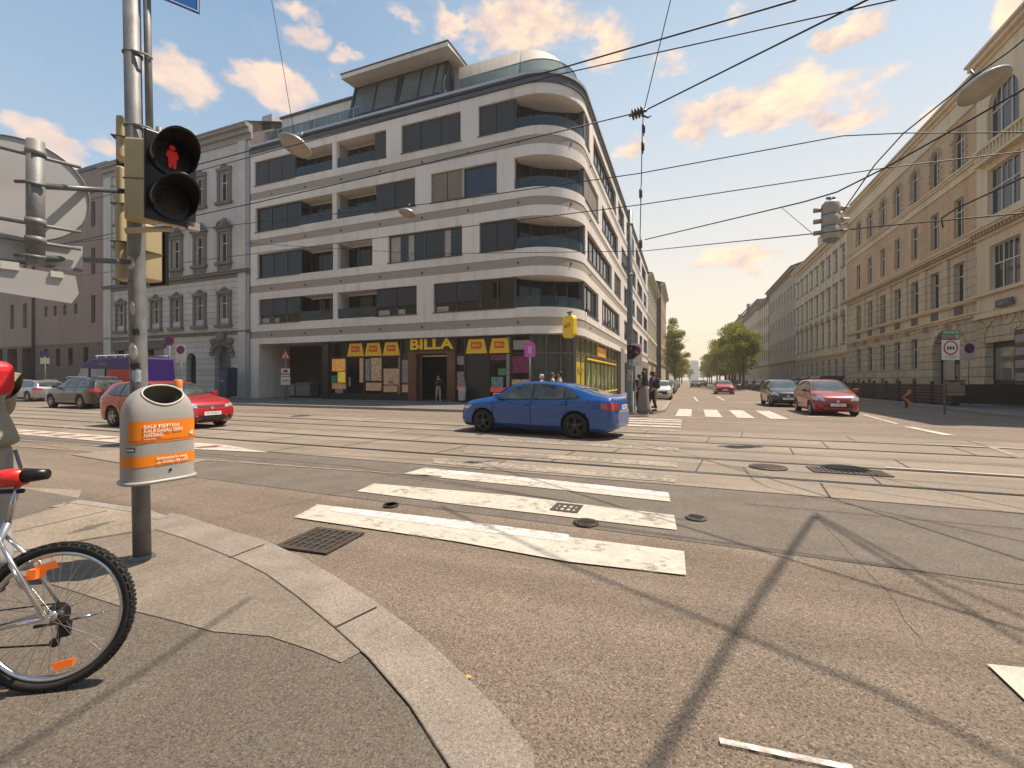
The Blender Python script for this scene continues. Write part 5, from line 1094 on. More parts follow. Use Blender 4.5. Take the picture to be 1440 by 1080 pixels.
# red compact with headlights towards us, waiting at the stop line
L = 3.95
def compact(name, label, loc, hd, pm, **kw):
    return car(name, label, L, 1.72, 1.53, 2.5, .30,
    prof(L, [(-.5, .60), (-.495, .85), (-.485, 1.05), (-.455, 1.28), (-.41, 1.43), (-.32, 1.50), (-.10, 1.53), (.02, 1.49), (.12, 1.37), (.19, 1.23), (.29, 1.03), (.36, .96), (.43, .86), (.475, .76), (.493, .64), (.5, .54)]),
    prof(L, [(-.5, .58), (-.485, .95), (-.44, 1.03), (-.1, .985), (.2, .94), (.3, .90), (.42, .77), (.5, .50)]),
    prof(L, [(-.5, .74), (-.48, .80), (-.42, .85), (-.34, .86), (0, .86), (.32, .855), (.41, .82), (.465, .73), (.5, .56)]), pm, loc, hd,
    (prof(L, [(-.40, 1.08), (-.3, 1.03), (.0, 1.0), (.235, .965)]), prof(L, [(-.36, 1.28), (-.31, 1.38), (-.15, 1.43), (-.02, 1.42), (.06, 1.36), (.14, 1.23), (.21, 1.06)])),
    ((.29 * L, .74), (.08 * L, .58)), ((1.10, .62), (1.40, .54)), fax=1.25, door_x=(-.2 * L, .03 * L, .24 * L), pillar_x=[.01 * L, -.22 * L], ws_m=cglass_l,
    hl=(([(.40, .62), (.70, .66)], [(.50, .76), (.68, .86)]), (prof(L, [(.41, .66), (.465, .64)]), prof(L, [(.36, .82), (.45, .78)]))), tl=(([(.5, .85), (.76, .85)], [(.52, 1.1), (.74, 1.1)]), (prof(L, [(-.49, .86), (-.44, .88)]), prof(L, [(-.485, 1.08), (-.42, 1.08)]))), **kw)
hr = math.atan2(-ER.y, -ER.x)
compact('red_compact_car', 'dark red small car with clear headlights waiting at the stop line', SW(5.75, 23.6), hr, paint('dark_red', (.26, .012, .014)), grille=[(.52, .34, .50, .46)], plate_s='W 31946 K')
compact('black_compact_car', 'black car with its side in the sun just behind the dark red small car', SW(5.15, 29.8), hr, paint('black', (.012, .012, .014)), grille=[(.52, .34, .50, .46)])
# traffic and parked cars down the side street: simpler, few pixels each
L = 4.26
hatch('far_red_hatchback', 'bright red hatchback driving towards the crossing in the middle of the side street', SW(3.7, 52), hr, paint('red', (.36, .008, .012)), light=True, ws_m=cglass_l, grille=[(.6, .5, .66, .58)])
w = hatch('white_parked_car', 'white hatchback parked nose towards us beside the left pavement', SW(-1.9, 36.5), hr, paint('white', (.62, .60, .56)), light=True, ws_m=cglass_l, grille=[(.60, .42, .66, .58)])
L = 4.26
pk_ = hatch('parked_car', 'dark parked car nearest the crossing in the row under the street trees', SW(10.4, 47), hr, paint('black', (.012, .012, .014)), light=True, ws_m=cglass_l, grille=[(.6, .3, .66, .58)], group='parked cars along the side street')
desc = ['second', 'third', 'fourth', 'fifth', 'sixth', 'seventh', 'eighth', 'ninth', 'tenth']
i = 0
for s_, r_ in ((10.4, 53.5), (10.3, 60), (10.4, 68), (10.3, 76), (10.4, 86), (10.4, 97), (10.4, 110)):
    c = copy_tree(pk_); c.location = SW(s_, r_); c['label'] = 'dark parked car, %s from the crossing in the row under the street trees' % desc[i]; i += 1
i = 0
for s_, r_ in ((-2.0, 52), (-2.0, 60), (-2.1, 70), (-2.1, 84), (-2.1, 100)):
    c = copy_tree(pk_); c.location = SW(s_, r_); c['label'] = 'dark car parked by the left kerb, %s beyond the white hatchback' % (['first'] + desc)[i]; i += 1
for s_, r_, lb in ((1.6, 92, 'dark car driving in the left lane of the side street far away'), (3.4, 108, 'dark car driving behind the far red hatchback'), (6.6, 74, 'dark car in the right lane between the red hatchback and the parked row')):
    c = copy_tree(pk_); c.location = SW(s_, r_); c['label'] = lb; c['group'] = 'distant moving cars'; c.name = 'distant_car'
# van with purple roof and red side, parked at the far kerb
vn = thing('delivery_van', 'long purple and red panel van parked at the kerb in front of the grey townhouse', 'van', world=SW(-32.3, 16.6), rot=math.pi - TH)
pur = mat('van_purple', (.03, .010, .12), .5, spec=.25); vred = mat('van_red', (.55, .03, .01), .5, spec=.25)
sec = [(-3.5, .35, 2.72), (-3.4, .3, 2.80), (1.2, .3, 2.80), (2.0, .3, 2.62), (2.55, .3, 2.0), (2.8, .3, 1.45), (3.35, .3, 1.25), (3.5, .35, .95)]
m = MB(); vs = []; W_ = .98
for x, zb_, zt in sec:
    wt = W_ * (.90 if zt > 1.5 else .95); zm = min(1.5, zt - .12); vs += [(x, -W_ * .96, zb_), (x, -W_, zb_ + .3), (x, -W_, zm), (x, -wt, zt - .08), (x, -wt * .9, zt), (x, wt * .9, zt), (x, wt, zt - .08), (x, W_, zm), (x, W_, zb_ + .3), (x, W_ * .96, zb_)]
fs = [tuple(range(9, -1, -1)), tuple(10 * (len(sec) - 1) + j for j in range(10))] + [(i * 10 + j, i * 10 + (j + 1) % 10, (i + 1) * 10 + (j + 1) % 10, (i + 1) * 10 + j) for i in range(len(sec) - 1) for j in range(10)]
m.add(vs, fs); vb = m.build('body', pur, vn, weld=True); bevel(vb, .05, 3)
for sg in (-1, 1):
    m = MB(); m.prism([(-3.2, 1.15), (-.5, 1.15), (-.5, 2.1), (-3.2, 2.1)], sg * .985 - .006, sg * .985 + .006, axis=1); o = m.build('red_panel', vred, vn); o.rotation_euler = (0, 0, 0)
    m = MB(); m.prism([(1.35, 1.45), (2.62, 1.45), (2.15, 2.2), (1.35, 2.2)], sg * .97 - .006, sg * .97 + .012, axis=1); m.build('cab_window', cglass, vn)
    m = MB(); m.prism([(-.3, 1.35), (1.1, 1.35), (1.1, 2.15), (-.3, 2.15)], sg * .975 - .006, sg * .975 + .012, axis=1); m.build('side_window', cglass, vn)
    text('van_text', 'EXPRESS', (-.2 if sg > 0 else -1.6, sg * 1.0, 2.42), (-sg, 0, 0), (0, 0, 1), .22, P_pa, vn, depth=.002)
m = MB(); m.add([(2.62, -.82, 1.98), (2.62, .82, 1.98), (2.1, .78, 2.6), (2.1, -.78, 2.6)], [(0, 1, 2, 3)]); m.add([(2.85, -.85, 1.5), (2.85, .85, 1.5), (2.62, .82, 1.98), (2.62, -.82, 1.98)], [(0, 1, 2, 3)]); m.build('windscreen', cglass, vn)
m = MB(); [m.box(-3.0 + i * .9, -2.94 + i * .9, -.9, .9, 2.80, 2.92) for i in range(5)]; m.box(-3.1, .8, -.9, -.82, 2.92, 2.97); m.box(-3.1, .8, .82, .9, 2.92, 2.97); m.build('roof_rack', chrome, vn)
for x in (-2.3, 2.35):
    for sg in (-1, 1):
        m = MB(); m.lathe([(.22, -.1), (.33, -.11), (.36, -.08), (.36, .08), (.33, .11), (.22, .1)], (x, sg * .88, .36), d=(0, sg, 0), n=24); o = m.build('wheel', tyre_m, vn); m = MB(); m.lathe([(.24, .1), (.2, .05), (0, .06)], (x, sg * .88, .36), d=(0, sg, 0), n=20); m.build('rim', rim_s, o)
m = MB(); m.box(-3.54, -3.48, -.5, -.3, .9, 1.4); m.box(-3.54, -3.48, .8, .92, 1.0, 1.5); m.box(-3.54, -3.48, -.92, -.8, 1.0, 1.5); m.build('taillight', lamp_r, vn)
# ================================================================ STREET FURNITURE
galv = mat('galvanised_steel', (.24, .245, .24), .55, .25, var=.3, vscale=7, bump=.25, bscale=40)
galv_b = mat('painted_grey_green', (.16, .18, .185), .45, .3, var=.35, vscale=5)
sign_bk = mat('sign_back', (.55, .55, .54), .5, .05, var=.1, vscale=4)
beige_h = mat('signal_beige', (.50, .41, .23), .45, var=.1, vscale=5); grey_h = mat('signal_grey', (.40, .365, .31), .55, var=.15)
blk = mat('signal_black', (.010, .011, .014), .35, var=.2, vscale=9); blue_s = mat('sign_blue', (.008, .14, .50), .4); red_s = mat('sign_red', (.50, .015, .02), .4); whi_s = mat('sign_white', (.62, .60, .56), .4)
navy_s = mat('sign_navy', (.03, .03, .16), .4); green_s = mat('sign_green', (.02, .17, .09), .4); pink_s = mat('sign_pink', (.55, .10, .42), .4); orange_m = mat('bin_orange', (.85, .23, .01), .42); bin_g = mat('bin_grey', (.40, .385, .35), .42, var=.14, vscale=3, bump=.15, bscale=60)
# main pole with a slight lean
PB = Vector((-3.05, 3.66, KN)); tp_ = thing('traffic_light_pole', 'galvanised steel pole covered in torn stickers, carrying the pedestrian light and litter bin', 'pole', world=PB); tp_.scale = (.88, .88, 1)
def PZ(z, off=(0, 0)): return Vector((-.10 * z / 4.6 + off[0], off[1], z))          # local to the pole
m = MB(); m.tube([PZ(0), PZ(1.2), PZ(3), PZ(5.2)], [.070, .068, .067, .066], 28); m.build('pole_tube', galv, tp_)
m = MB(); m.lathe([(.10, .0), (.10, .01), (.075, .03), (.07, .03)], (0, 0, .0), n=24); m.build('foot_ring', galv_b, tp_)
m = MB(); m.tube([PZ(3.15, (.105, .05)), PZ(5.2, (.105, .05))], .030, 14); m.build('side_tube', galv, tp_)
for z in (4.15, 3.55): m = MB(); m.tube([PZ(z, (.072 * math.cos(a), .072 * math.sin(a))) for a in [R(i * 24) for i in range(16)]], .009, 5); m.tube([PZ(z, (.04, -.065)), PZ(z, (.14, .0)), PZ(z, (.145, .05))], .009, 5); m.build('clamp_band', galv, tp_)
m = MB(); m.box(.012, .048, -.076, -.069, .38, .74); m.build('service_plate', galv_b, tp_)
random.seed(3)
stk = [mat('sticker_white', (.62, .60, .56), .5, var=.6, vscale=22, col2=(.35, .34, .33)), mat('sticker_pale_blue', (.30, .38, .50), .5, var=.7, vscale=25, col2=(.6, .6, .6)), mat('sticker_black', (.03, .03, .03), .5, var=.3, vscale=20), mat('sticker_brown', (.30, .25, .2), .6, var=.6, vscale=18)]
for (z, a0, a1, h, k, rd) in ((2.42, -120, -60, .11, 0, 1), (2.22, -115, -78, .13, 3, 0), (2.05, -100, -62, .11, 0, 1), (1.86, -85, -40, .045, 2, 0), (1.70, -118, -50, .13, 0, 1), (1.58, -110, -40, .05, 2, 0), (1.50, -95, -35, .10, 1, 0), (1.42, -120, -60, .09, 3, 0), (1.30, -80, -30, .10, 1, 0), (2.85, -110, -75, .06, 2, 0)):
    m = MB(); m.smooth = True; n = 10; rows = []
    for j in range(7):
        v = j / 6; row = []
        for i in range(n + 1):
            u = i / n
            if rd: w_ = math.sqrt(max(.02, 1 - (2 * v - 1) ** 2)); uu = .5 + (u - .5) * w_
            else: uu = u + .04 * math.sin(9 * v + z * 7) * (1 if u > .5 else -1)
            a = R(a0 + (a1 - a0) * uu); p = PZ(z + h * (v - .5) + .008 * math.sin(u * 9 + z)); row.append((p.x + .0705 * math.cos(a), p.y + .0705 * math.sin(a), p.z))
        rows.append(row)
    m.patch(rows); m.build('sticker', stk[k], tp_)
# blue sign high on the side tube: only its lower edge hangs into view
bs = thing('blue_sign', 'blue sign with white rim clamped high on the steel pole', 'sign', world=PB + PZ(4.80, (.15, .02)), rot=R(38))
m = MB(); m.box(.0, .34, -.004, .004, -.13, .5); o = m.build('sign_plate', blue_s, bs); m = MB(); m.box(.008, .332, -.008, -.005, -.118, -.108); m.box(.322, .332, -.008, -.005, -.108, .5); m.build('rim', whi_s, bs)
m = MB(); m.box(-.05, .3, .01, .04, -.10, -.05); m.build('bracket', galv, bs); m = MB(); m.disc((.17, -.008, -.06), .012, (0, -1, 0), 10); m.build('bolt', whi_s, bs)
# pedestrian signal, red man lit
def signal_head(t, n, h, w, d, lit=None, body=blk, back=None, visor=.19, face_r=.095):
    """lamps face local -y"""
    m = MB(); m.box(-w / 2, w / 2, 0, .035, 0, h * n); bevel(m.build('front_plate', body, t), .012)
    m = MB(); m.prism([(-w / 2 + .02, .036), (w / 2 - .02, .036), (w / 2 - .05, d), (-w / 2 + .05, d)], .02, h * n - .02); bevel(m.build('housing', back or beige_h, t), .02)
    for i in range(n):
        z = h * (n - i - .5); m = MB(); vr = face_r + .02; rows = []
        for j in range(6):
            row = []
            for k in range(25):
                a = R(-35 + 250 * k / 24); L_ = visor * (j / 5) * (.35 + .65 * max(0, math.sin(a)) ** .7 if True else 1); row.append((vr * (1 + .04 * j / 5) * math.cos(a), -.002 - L_, z + vr * (1 + .04 * j / 5) * math.sin(a)))
            rows.append(row)
        m.smooth = True; m.patch(rows); vo = m.build('visor', body, t); s_ = vo.modifiers.new('s', 'SOLIDIFY'); s_.thickness = .006; bake(vo)
        m = MB(); m.lathe([(0, .0), (face_r * .7, -.006), (face_r, -.02), (face_r + .02, -.02), (face_r + .02, .01)], (0, -.012, z), d=(0, -1, 0), n=28); lo = m.build('lens', mat('lens_dark', (.02, .022, .022), .12, var=.5, vscale=60, bump=.6, bscale=260), t)
        if lit == i:
            rm = mat('lit_red', (.2, .01, .01), .4, emit=(1, .03, .02, .09)); m = MB()
            k_ = face_r / .135 * 1.25; m.disc((0, -.024, z + .062 * k_), .017 * k_, (0, -1, 0), 14, .004); m.prism([(a_ * k_, z + b2 * k_) for a_, b2 in ((-.026, .04), (.026, .04), (.036, .0), (.024, -.01), (.020, -.075), (.004, -.075), (0, -.02), (-.004, -.075), (-.020, -.075), (-.024, -.01), (-.036, 0))], -.027, -.022, axis=1); m.build('red_figure', rm, t)
pdir = Vector((.80, -.60, 0)); prot = math.atan2(pdir.y, pdir.x) + math.pi / 2
ps = thing('pedestrian_signal', 'black two lamp pedestrian light with the red standing figure lit', 'traffic light', world=AT(241, 314, 3.42), rot=prot)
signal_head(ps, 2, .335, .33, .16, lit=0, visor=.27, face_r=.122)
m = MB(); m.tube([(-.05, .10, .66), (-.05, .10, .75)], .022, 10); m.tube([(-.05, .10, .68), (-.05, .10, .71)], .03, 10); m.build('top_bolt', galv, ps)
m = MB(); m.tube([(.03, .07, -.02), (-.10, .12, -.05), (-.24, .17, -.09)], .022, 8); m.build('bracket', beige_h, ps); m = MB(); m.box(.11, .19, .0, .07, -.01, .05); m.build('cable_box', grey_h, ps)
# beige housings of the signals facing other ways
def back_box(name, label, p, w, d, h, rot, m_=beige_h, bands_=1):
    t = thing(name, label, 'traffic light', world=p, rot=rot); m = MB(); m.prism([(-w / 2, -d / 2), (w / 2, -d / 2), (w / 2 - .03, d / 2), (-w / 2 + .03, d / 2)], 0, h); bevel(m.build('housing', m_, t), .018, 3)
    m = MB()
    for i in range(bands_): z = h * (i + 1) / (bands_ + 1); m.box(-w / 2 - .003, w / 2 + .003, -d / 2 - .003, d / 2 + .003, z - .004, z + .004)
    m.build('seam', mat('seam_dark', (.12, .10, .06), .6), t)
    m = MB(); m.box(-w / 2 - .02, w / 2 + .02, -d / 2 - .03, -d / 2, -.02, h + .02); m.build('front_plate', blk, t); return t
back_box('vehicle_signal', 'upper beige signal housing turned away behind the steel pole', AT(173, 226, 3.80), .11, .14, .36, R(200))
back_box('vehicle_signal', 'long beige signal housing turned away on the left side of the steel pole', AT(174, 395, 3.80), .11, .14, .96, R(190), bands_=2)
back_box('vehicle_signal', 'pale yellow signal housing turned away right of the steel pole under the red figure', AT(210, 396, 3.84), .14, .14, .48, R(165))
t = thing('signal_cabinet', 'beige box strapped to the steel pole beside the pedestrian light', 'box', world=AT(194, 310, 3.56), rot=R(8))
m = MB(); m.box(-.095, .105, -.02, .10, 0, .66); bevel(m.build('box', beige_h, t), .02, 3); m = MB(); m.box(-.097, .107, -.023, .0, .325, .335); m.build('seam', mat('seam_dark', (.12, .10, .06), .6), t)
# litter bin
nb = Vector((.86, -.51, 0)).normalized(); bd = math.atan2(nb.y, nb.x)
bn = thing('litter_bin', 'grey rounded litter bin with orange panels hung on the steel pole', 'litter bin', world=PB + PZ(.68) + nb * .215 + Vector((.035, .02, 0)), rot=bd + math.pi / 2)
bn.scale = (.84, .86, .91)
# local: front faces -y, width along x
def bin_r(z):                              # half width, half depth at height z above the foot
    t = max(0, (z - .52) / .30); k = math.sqrt(max(0, 1 - min(1, t) ** 2.3)); return .275 * (.10 + .90 * k) * (1 if t <= 0 else 1), .165 * (.10 + .90 * k)
def bin_pt(a, z, e=0):
    w, d = bin_r(z); w += e; d += e; c, s_ = math.cos(a), math.sin(a); n_ = .62; return (w * math.copysign(abs(c) ** n_, c), d * math.copysign(abs(s_) ** n_, s_), z)
m = MB(); m.smooth = True; zs_ = [0, .02, .1, .3, .52] + [.52 + .30 * math.sin(R(90 * i / 12)) for i in range(1, 13)]; rows = [[bin_pt(R(360 * j / 56), z) for j in range(57)] for z in zs_]
m.patch(rows); m.add([bin_pt(R(360 * j / 56), 0) for j in range(56)], [tuple(range(56))]); o = m.build('bin_body', bin_g, bn, weld=True)
cu = MB(); cu.lathe([(0, -.4), (1, -.4), (1, .4), (0, .4)], (0, 0, 0), d=(0, -1, .62), n=40)
for i, v in enumerate(cu.v): pass
hc = Vector((.0, -.08, .715)); dd = Vector((0, -.5, .86)).normalized(); ux = Vector((1, 0, 0)); uy = dd.cross(ux)
def hole(rx_, ry_, d0, d1, n=40, mb=None, inner=None):
    vs = [tuple(hc + ux * rx_ * math.cos(2 * math.pi * i / n) + uy * ry_ * math.sin(2 * math.pi * i / n) + dd * d) for d in (d0, d1) for i in range(n)]
    return vs
cu = MB(); n = 40; vs = hole(.155, .088, -.30, .3); cu.add(vs, [tuple(range(n - 1, -1, -1)), tuple(range(n, 2 * n))] + [(i, (i + 1) % n, n + (i + 1) % n, n + i) for i in range(n)], False)
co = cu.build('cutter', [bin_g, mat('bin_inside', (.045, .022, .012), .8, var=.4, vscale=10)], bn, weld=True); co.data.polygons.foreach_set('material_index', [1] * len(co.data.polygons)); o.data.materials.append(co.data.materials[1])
bo = o.modifiers.new('b', 'BOOLEAN'); bo.object = co; bo.operation = 'DIFFERENCE'; bo.solver = 'EXACT'; bpy.context.view_layer.update(); bake(o); bpy.data.objects.remove(co)
bb = BVHTree.FromPolygons([v.co.copy() for v in o.data.vertices], [tuple(p.vertices) for p in o.data.polygons])
ring = []
for i in range(41):
    a = 2 * math.pi * i / 40; p = hc + ux * .163 * math.cos(a) + uy * .096 * math.sin(a); h = bb.ray_cast(p + dd * .5, -dd); ring.append(h[0] + h[1] * .001 if h[0] else p)
m = MB(); m.tube(ring, .009, 6, cap=False); m.build('opening_rim', mat('rim_warm', (.48, .42, .36), .4), bn)
m = MB(); m.smooth = True; m.patch([[bin_pt(R(360 * j / 56), z, e) for j in range(57)] for z, e in ((-.012, .0), (-.015, .018), (.0, .022), (.012, .018), (.014, 0))]); m.build('foot_rim', bin_g, bn)
def band(name, a0, a1, z0, z1, mt, e=.0025):
    m = MB(); m.smooth = True; m.patch([[bin_pt(R(a0 + (a1 - a0) * j / 30), z0 + (z1 - z0) * k / 6, e) for j in range(31)] for k in range(7)]); return m.build(name, mt, bn)
band('orange_panel', 203, 340, .335, .52, orange_m); band('orange_band', 175, 358, .135, .225, orange_m); band('dark_stripe', 205, 338, .347, .362, mat('orange_dark', (.60, .13, .01), .5), .0035)
ink = mat('bin_lettering', (.85, .74, .55), .5)
def bin_text(s_, x, z, size, width, al='LEFT'):
    w, d = bin_r(z); o = text('lettering', s_, (x, -.30, z), (1, 0, 0), (0, 0, 1), size, ink, bn, width=width, depth=0, bold=size * .035, align=al)
    for v in o.data.vertices:
        h = bb.ray_cast(Vector((v.co.x, -1, min(v.co.z, .68))), Vector((0, 1, 0)))
        if h[0]: v.co.y = h[0].y - .0115
for s_, z, wd in (('BALB TSETTEN!', .472, .31), ('KALB DASAL! SSSN', .436, .34), ('HADSAD.', .400, .17)): bin_text(s_, -.175, z, .040, wd * .88)
bin_text('abfall wien', -.175, .368, .014, .09); bin_text('48', .19, .395, .05, .045)
bin_text('Schmeiss\'n weg', -.08, .197, .032, .25); bin_text('z.b. DOSEN, PET USW', -.08, .163, .030, .26)
m = MB(); m.smooth = True; m.patch([[bin_pt(R(a), z, .0035) for a in (196, 205, 214, 224)] for z in (.265, .30)]); s_o = m.build('sticker', blk, bn); m = MB(); m.smooth = True; m.patch([[bin_pt(R(a), z, .005) for a in (198, 205, 214, 222)] for z in (.274, .292)]); m.build('sticker_text', whi_s, s_o)
m = MB(); w, d = bin_r(.08); m.disc((.03, -d - .004, .085), .012, (0, -1, 0), 12, .006); m.build('lock', blk, bn)
m = MB(); m.lathe([(.032, .60), (.034, .78), (.036, .79), (.036, .86), (.03, .87), (0, .87)], (.215, .12, 0), n=18)
for i in range(len(m.f)): m.m[i] = 1 if i >= 36 else 0
m.build('cigarette_tube', [whi_s, mat('tube_orange', (.70, .24, .05), .5)], bn)
# traffic sign group seen from behind, upper left
SP = AT(50, 372, 2.95); sd = Vector((SP.x, SP.y, 0)).normalized(); srot = math.atan2(sd.y, sd.x) - math.pi / 2     # local -y towards us
sg = thing('sign_post', 'short galvanised tube holding the backs of traffic signs, arms running to the steel pole', 'sign post', world=(SP.x, SP.y, SP.z), rot=srot)
m = MB(); m.tube([(0, 0, 0), (0, 0, .82)], .046, 20); m.build('tube', galv, sg)
def to_local(t, p): return t.matrix_basis.inverted() @ Vector(p)
for z in (.10, .55):
    a = Vector((0, 0, {.10: 2.31, .55: 2.79}[z] - SP.z)); q = to_local(sg, PB + PZ({.10: 2.44, .55: 3.02}[z])); m = MB(); m.tube([a, q], .02, 10); m.tube([a + Vector((-.09, 0, 0)), a + Vector((-.04, -.05, 0)), a + Vector((.05, -.05, 0))], .012, 6); m.build('arm', galv_b, sg)
for z in (.74, .28, .16): m = MB(); m.lathe([(.047, z - .02), (.052, z - .02), (.052, z + .02), (.047, z + .02)], n=18); m.tube([(-.26, .055, z), (.22, .055, z)], .012, 6); m.tube([(-.26, .03, z + .02), (-.22, .055, z)], .014, 6); m.build('clamp', galv, sg)
def round_sign(name, label, p, r_, rot):
    t = thing(name, label, 'traffic sign', world=p, rot=rot); m = MB(); m.disc((0, 0, 0), r_, (0, 1, 0), 44, .006); m.build('plate', sign_bk, t); m = MB(); m.lathe([(r_, -.012), (r_ + .006, -.012), (r_ + .006, .006), (r_, .006)], (0, 0, 0), d=(0, 1, 0), n=44); m.build('rim', galv, t); return t
c = AT(28, 266, 3.04); round_sign('round_sign', 'large round sign seen from behind with a tube in front of it', c, .345, srot)
m = MB(); t = thing('rectangular_sign', 'rectangular sign back under the round one', 'traffic sign', world=AT(62, 372, 3.04), rot=srot)
m.prism([(-.42, -.02), (.19, -.02), (.19, .165), (.05, .15), (-.42, .19)], -.003, .003, axis=1); m.build('plate', sign_bk, t); m = MB(); m.box(-.42, .19, -.012, -.004, -.02, .0); m.build('fold', galv, t)
t = thing('lower_sign', 'tilted light grey panel back at the bottom of the sign cluster', 'traffic sign', world=AT(40, 402, 2.9), rot=srot); m = MB(); m.prism([(-.42, -.03), (.20, -.09), (.235, -.02), (.22, .10), (-.42, .13)], -.008, .002, axis=1); m.build('plate', mat('sign_back_light', (.50, .49, .47), .5, .1, var=.1), t)
m = MB(); m.box(-.12, -.04, -.022, -.008, .09, .14); m.box(.10, .16, -.022, -.008, .075, .115); m.build('bolt_block', whi_s, t)

# catenary pole on the shop corner with small signal and sign
cp_ = Vector((5.02, 18.9, KZ)); ct = thing('catenary_pole', 'thick grey catenary pole plastered with bills at the shop corner', 'pole', world=cp_)
m = MB(); m.lathe([(.15, 0), (.15, .25), (.125, .3), (.12, 4), (.10, 8.6), (0, 8.64)], n=20); m.build('shaft', galv_b, ct)
m = MB()
for z, h, a0 in ((1.3, .5, -150), (2.0, .35, -120), (2.6, .3, -160)): m.smooth = True; m.patch([[(.127 * math.cos(R(a0 + 12 * i)), .127 * math.sin(R(a0 + 12 * i)), z + h * j) for i in range(12)] for j in range(2)])
m.build('bill', mat('torn_bills', (.45, .42, .38), .7, var=.8, vscale=11, col2=(.08, .08, .07)), ct)
m = MB(); m.lathe([(.10, 7.9), (.14, 7.9), (.14, 8.05), (.10, 8.05)], n=16); m.lathe([(.11, 5.8), (.14, 5.8), (.14, 5.9), (.11, 5.9)], n=16); m.build('collar', galv, ct)
t = thing('pedestrian_signal', 'small black pedestrian light on the catenary pole at the shop corner', 'traffic light', world=cp_ + Vector((-.02, -.24, 2.25)), rot=0); signal_head(t, 2, .30, .30, .16, lit=0, back=blk, visor=.12)
t = thing('pedestrian_signal', 'small signal turned to the right on the catenary pole', 'traffic light', world=cp_ + Vector((.22, -.05, 2.3)), rot=R(70)); signal_head(t, 2, .28, .26, .15, back=grey_h, visor=.1, face_r=.09)
def no_park(name, label, p, w, h, rot=0, post=None, extra=True):
    t = thing(name, label, 'traffic sign', world=p, rot=rot); m = MB(); m.box(-w / 2, w / 2, -.004, .004, -h / 2, h / 2); bevel(m.build('plate', whi_s, t), .003)
    r_ = w * .42; zc = h / 2 - w / 2; m = MB(); m.disc((0, -.007, zc), r_, (0, -1, 0), 28, .003); m.build('red_disc', red_s, t); m = MB(); m.disc((0, -.010, zc), r_ * .8, (0, -1, 0), 28, .003); m.build('blue_disc', navy_s, t)
    m = MB(); k = r_ * .62; m.add([(-k - .02, -.013, zc + k - .02), (-k + .02, -.013, zc + k + .02), (k + .02, -.013, zc - k + .02), (k - .02, -.013, zc - k - .02)], [(0, 1, 2, 3)]); m.build('red_bar', red_s, t)
    if post: m = MB(); m.tube([(0, .03, -p[2] + KZ), (0, .03, h / 2)], .03, 10); m.build('post', galv, t)
    if extra: text('sign_text', 'ANFANG', (0, -.006, -h / 2 + .10), (1, 0, 0), (0, 0, 1), .08, P_pa, t, depth=.001)
    return t
no_park('no_parking_sign', 'no parking sign on a white plate right of the catenary pole', AT(893, 499, 19.6), .62, .98, post=True)
# pink stop sign pole by the shop
p = G(745, 0 + 564, KZ); p = SW(-6.9, 19.6, KZ); q = AT(745, 494, p.y); t = thing('stop_pole', 'thin pole with a pink rounded stop sign in front of the shop', 'sign', world=(q.x, p.y, KZ))
m = MB(); m.tube([(0, 0, 0), (0, 0, q.z + .1)], .03, 10); m.build('post', galv, t); m = MB(); m.prism([(-.25, q.z - .38), (.25, q.z - .38), (.27, q.z + .1), (.18, q.z + .3), (.07, q.z + .3), (.07, q.z + .38), (-.07, q.z + .38), (-.07, q.z + .3), (-.18, q.z + .3), (-.27, q.z + .1)], -.05, -.03, axis=1); m.build('plate', pink_s, t); m = MB(); m.box(-.09, .09, -.056, -.051, q.z - .22, q.z + .12); m.build('symbol', mat('pink_pale', (.6, .35, .55), .5), t)
# warning sign left of the shop
p = GS(402, 562.5, KZ); w_ = SW(p[0], p[1], KZ); t = thing('warning_sign', 'red rimmed triangle sign with two white plates below, before the dark passage', 'traffic sign', world=w_)
Z = lambda y: CAMH + (534 - y) / 624 * w_.y - KZ
m = MB(); m.tube([(0, 0, 0), (0, 0, Z(493))], .035, 10); m.build('post', galv, t)
m = MB(); m.prism([(-.34, Z(505)), (.34, Z(505)), (0, Z(491.5))], -.05, -.042, axis=1); m.build('red_triangle', red_s, t); m = MB(); m.prism([(-.20, Z(503)), (.20, Z(503)), (0, Z(495))], -.056, -.051, axis=1); o = m.build('white_triangle', whi_s, t)
m = MB(); m.disc((0, -.06, Z(498.5)), .05, (0, 1, 0), 10); m.prism([(-.08, Z(502.5)), (.08, Z(502.5)), (.03, Z(499))], -.063, -.058, axis=1); m.build('figure', blk, t)
m = MB(); m.box(-.30, .30, -.05, -.042, Z(529), Z(517)); m.build('plate', whi_s, t); m = MB(); m.box(-.30, .30, -.055, -.051, Z(527), Z(525)); m.box(-.30, .30, -.055, -.051, Z(518), Z(517)); m.build('red_stripe', red_s, t)
m = MB(); m.prism([(-.15, Z(523.5)), (.15, Z(523.5)), (.12, Z(519)), (.02, Z(521)), (-.05, Z(519.5)), (-.13, Z(521))], -.055, -.051, axis=1); m.build('pictogram', blk, t)
m = MB(); m.box(-.32, .32, -.05, -.042, Z(541), Z(530)); m.build('lower_plate', whi_s, t); text('plate_text', 'AUSFAHRT\nFREIHALTEN', (0, -.053, Z(535.5)), (1, 0, 0), (0, 0, 1), .11, navy_s, t, depth=.002, width=.5)
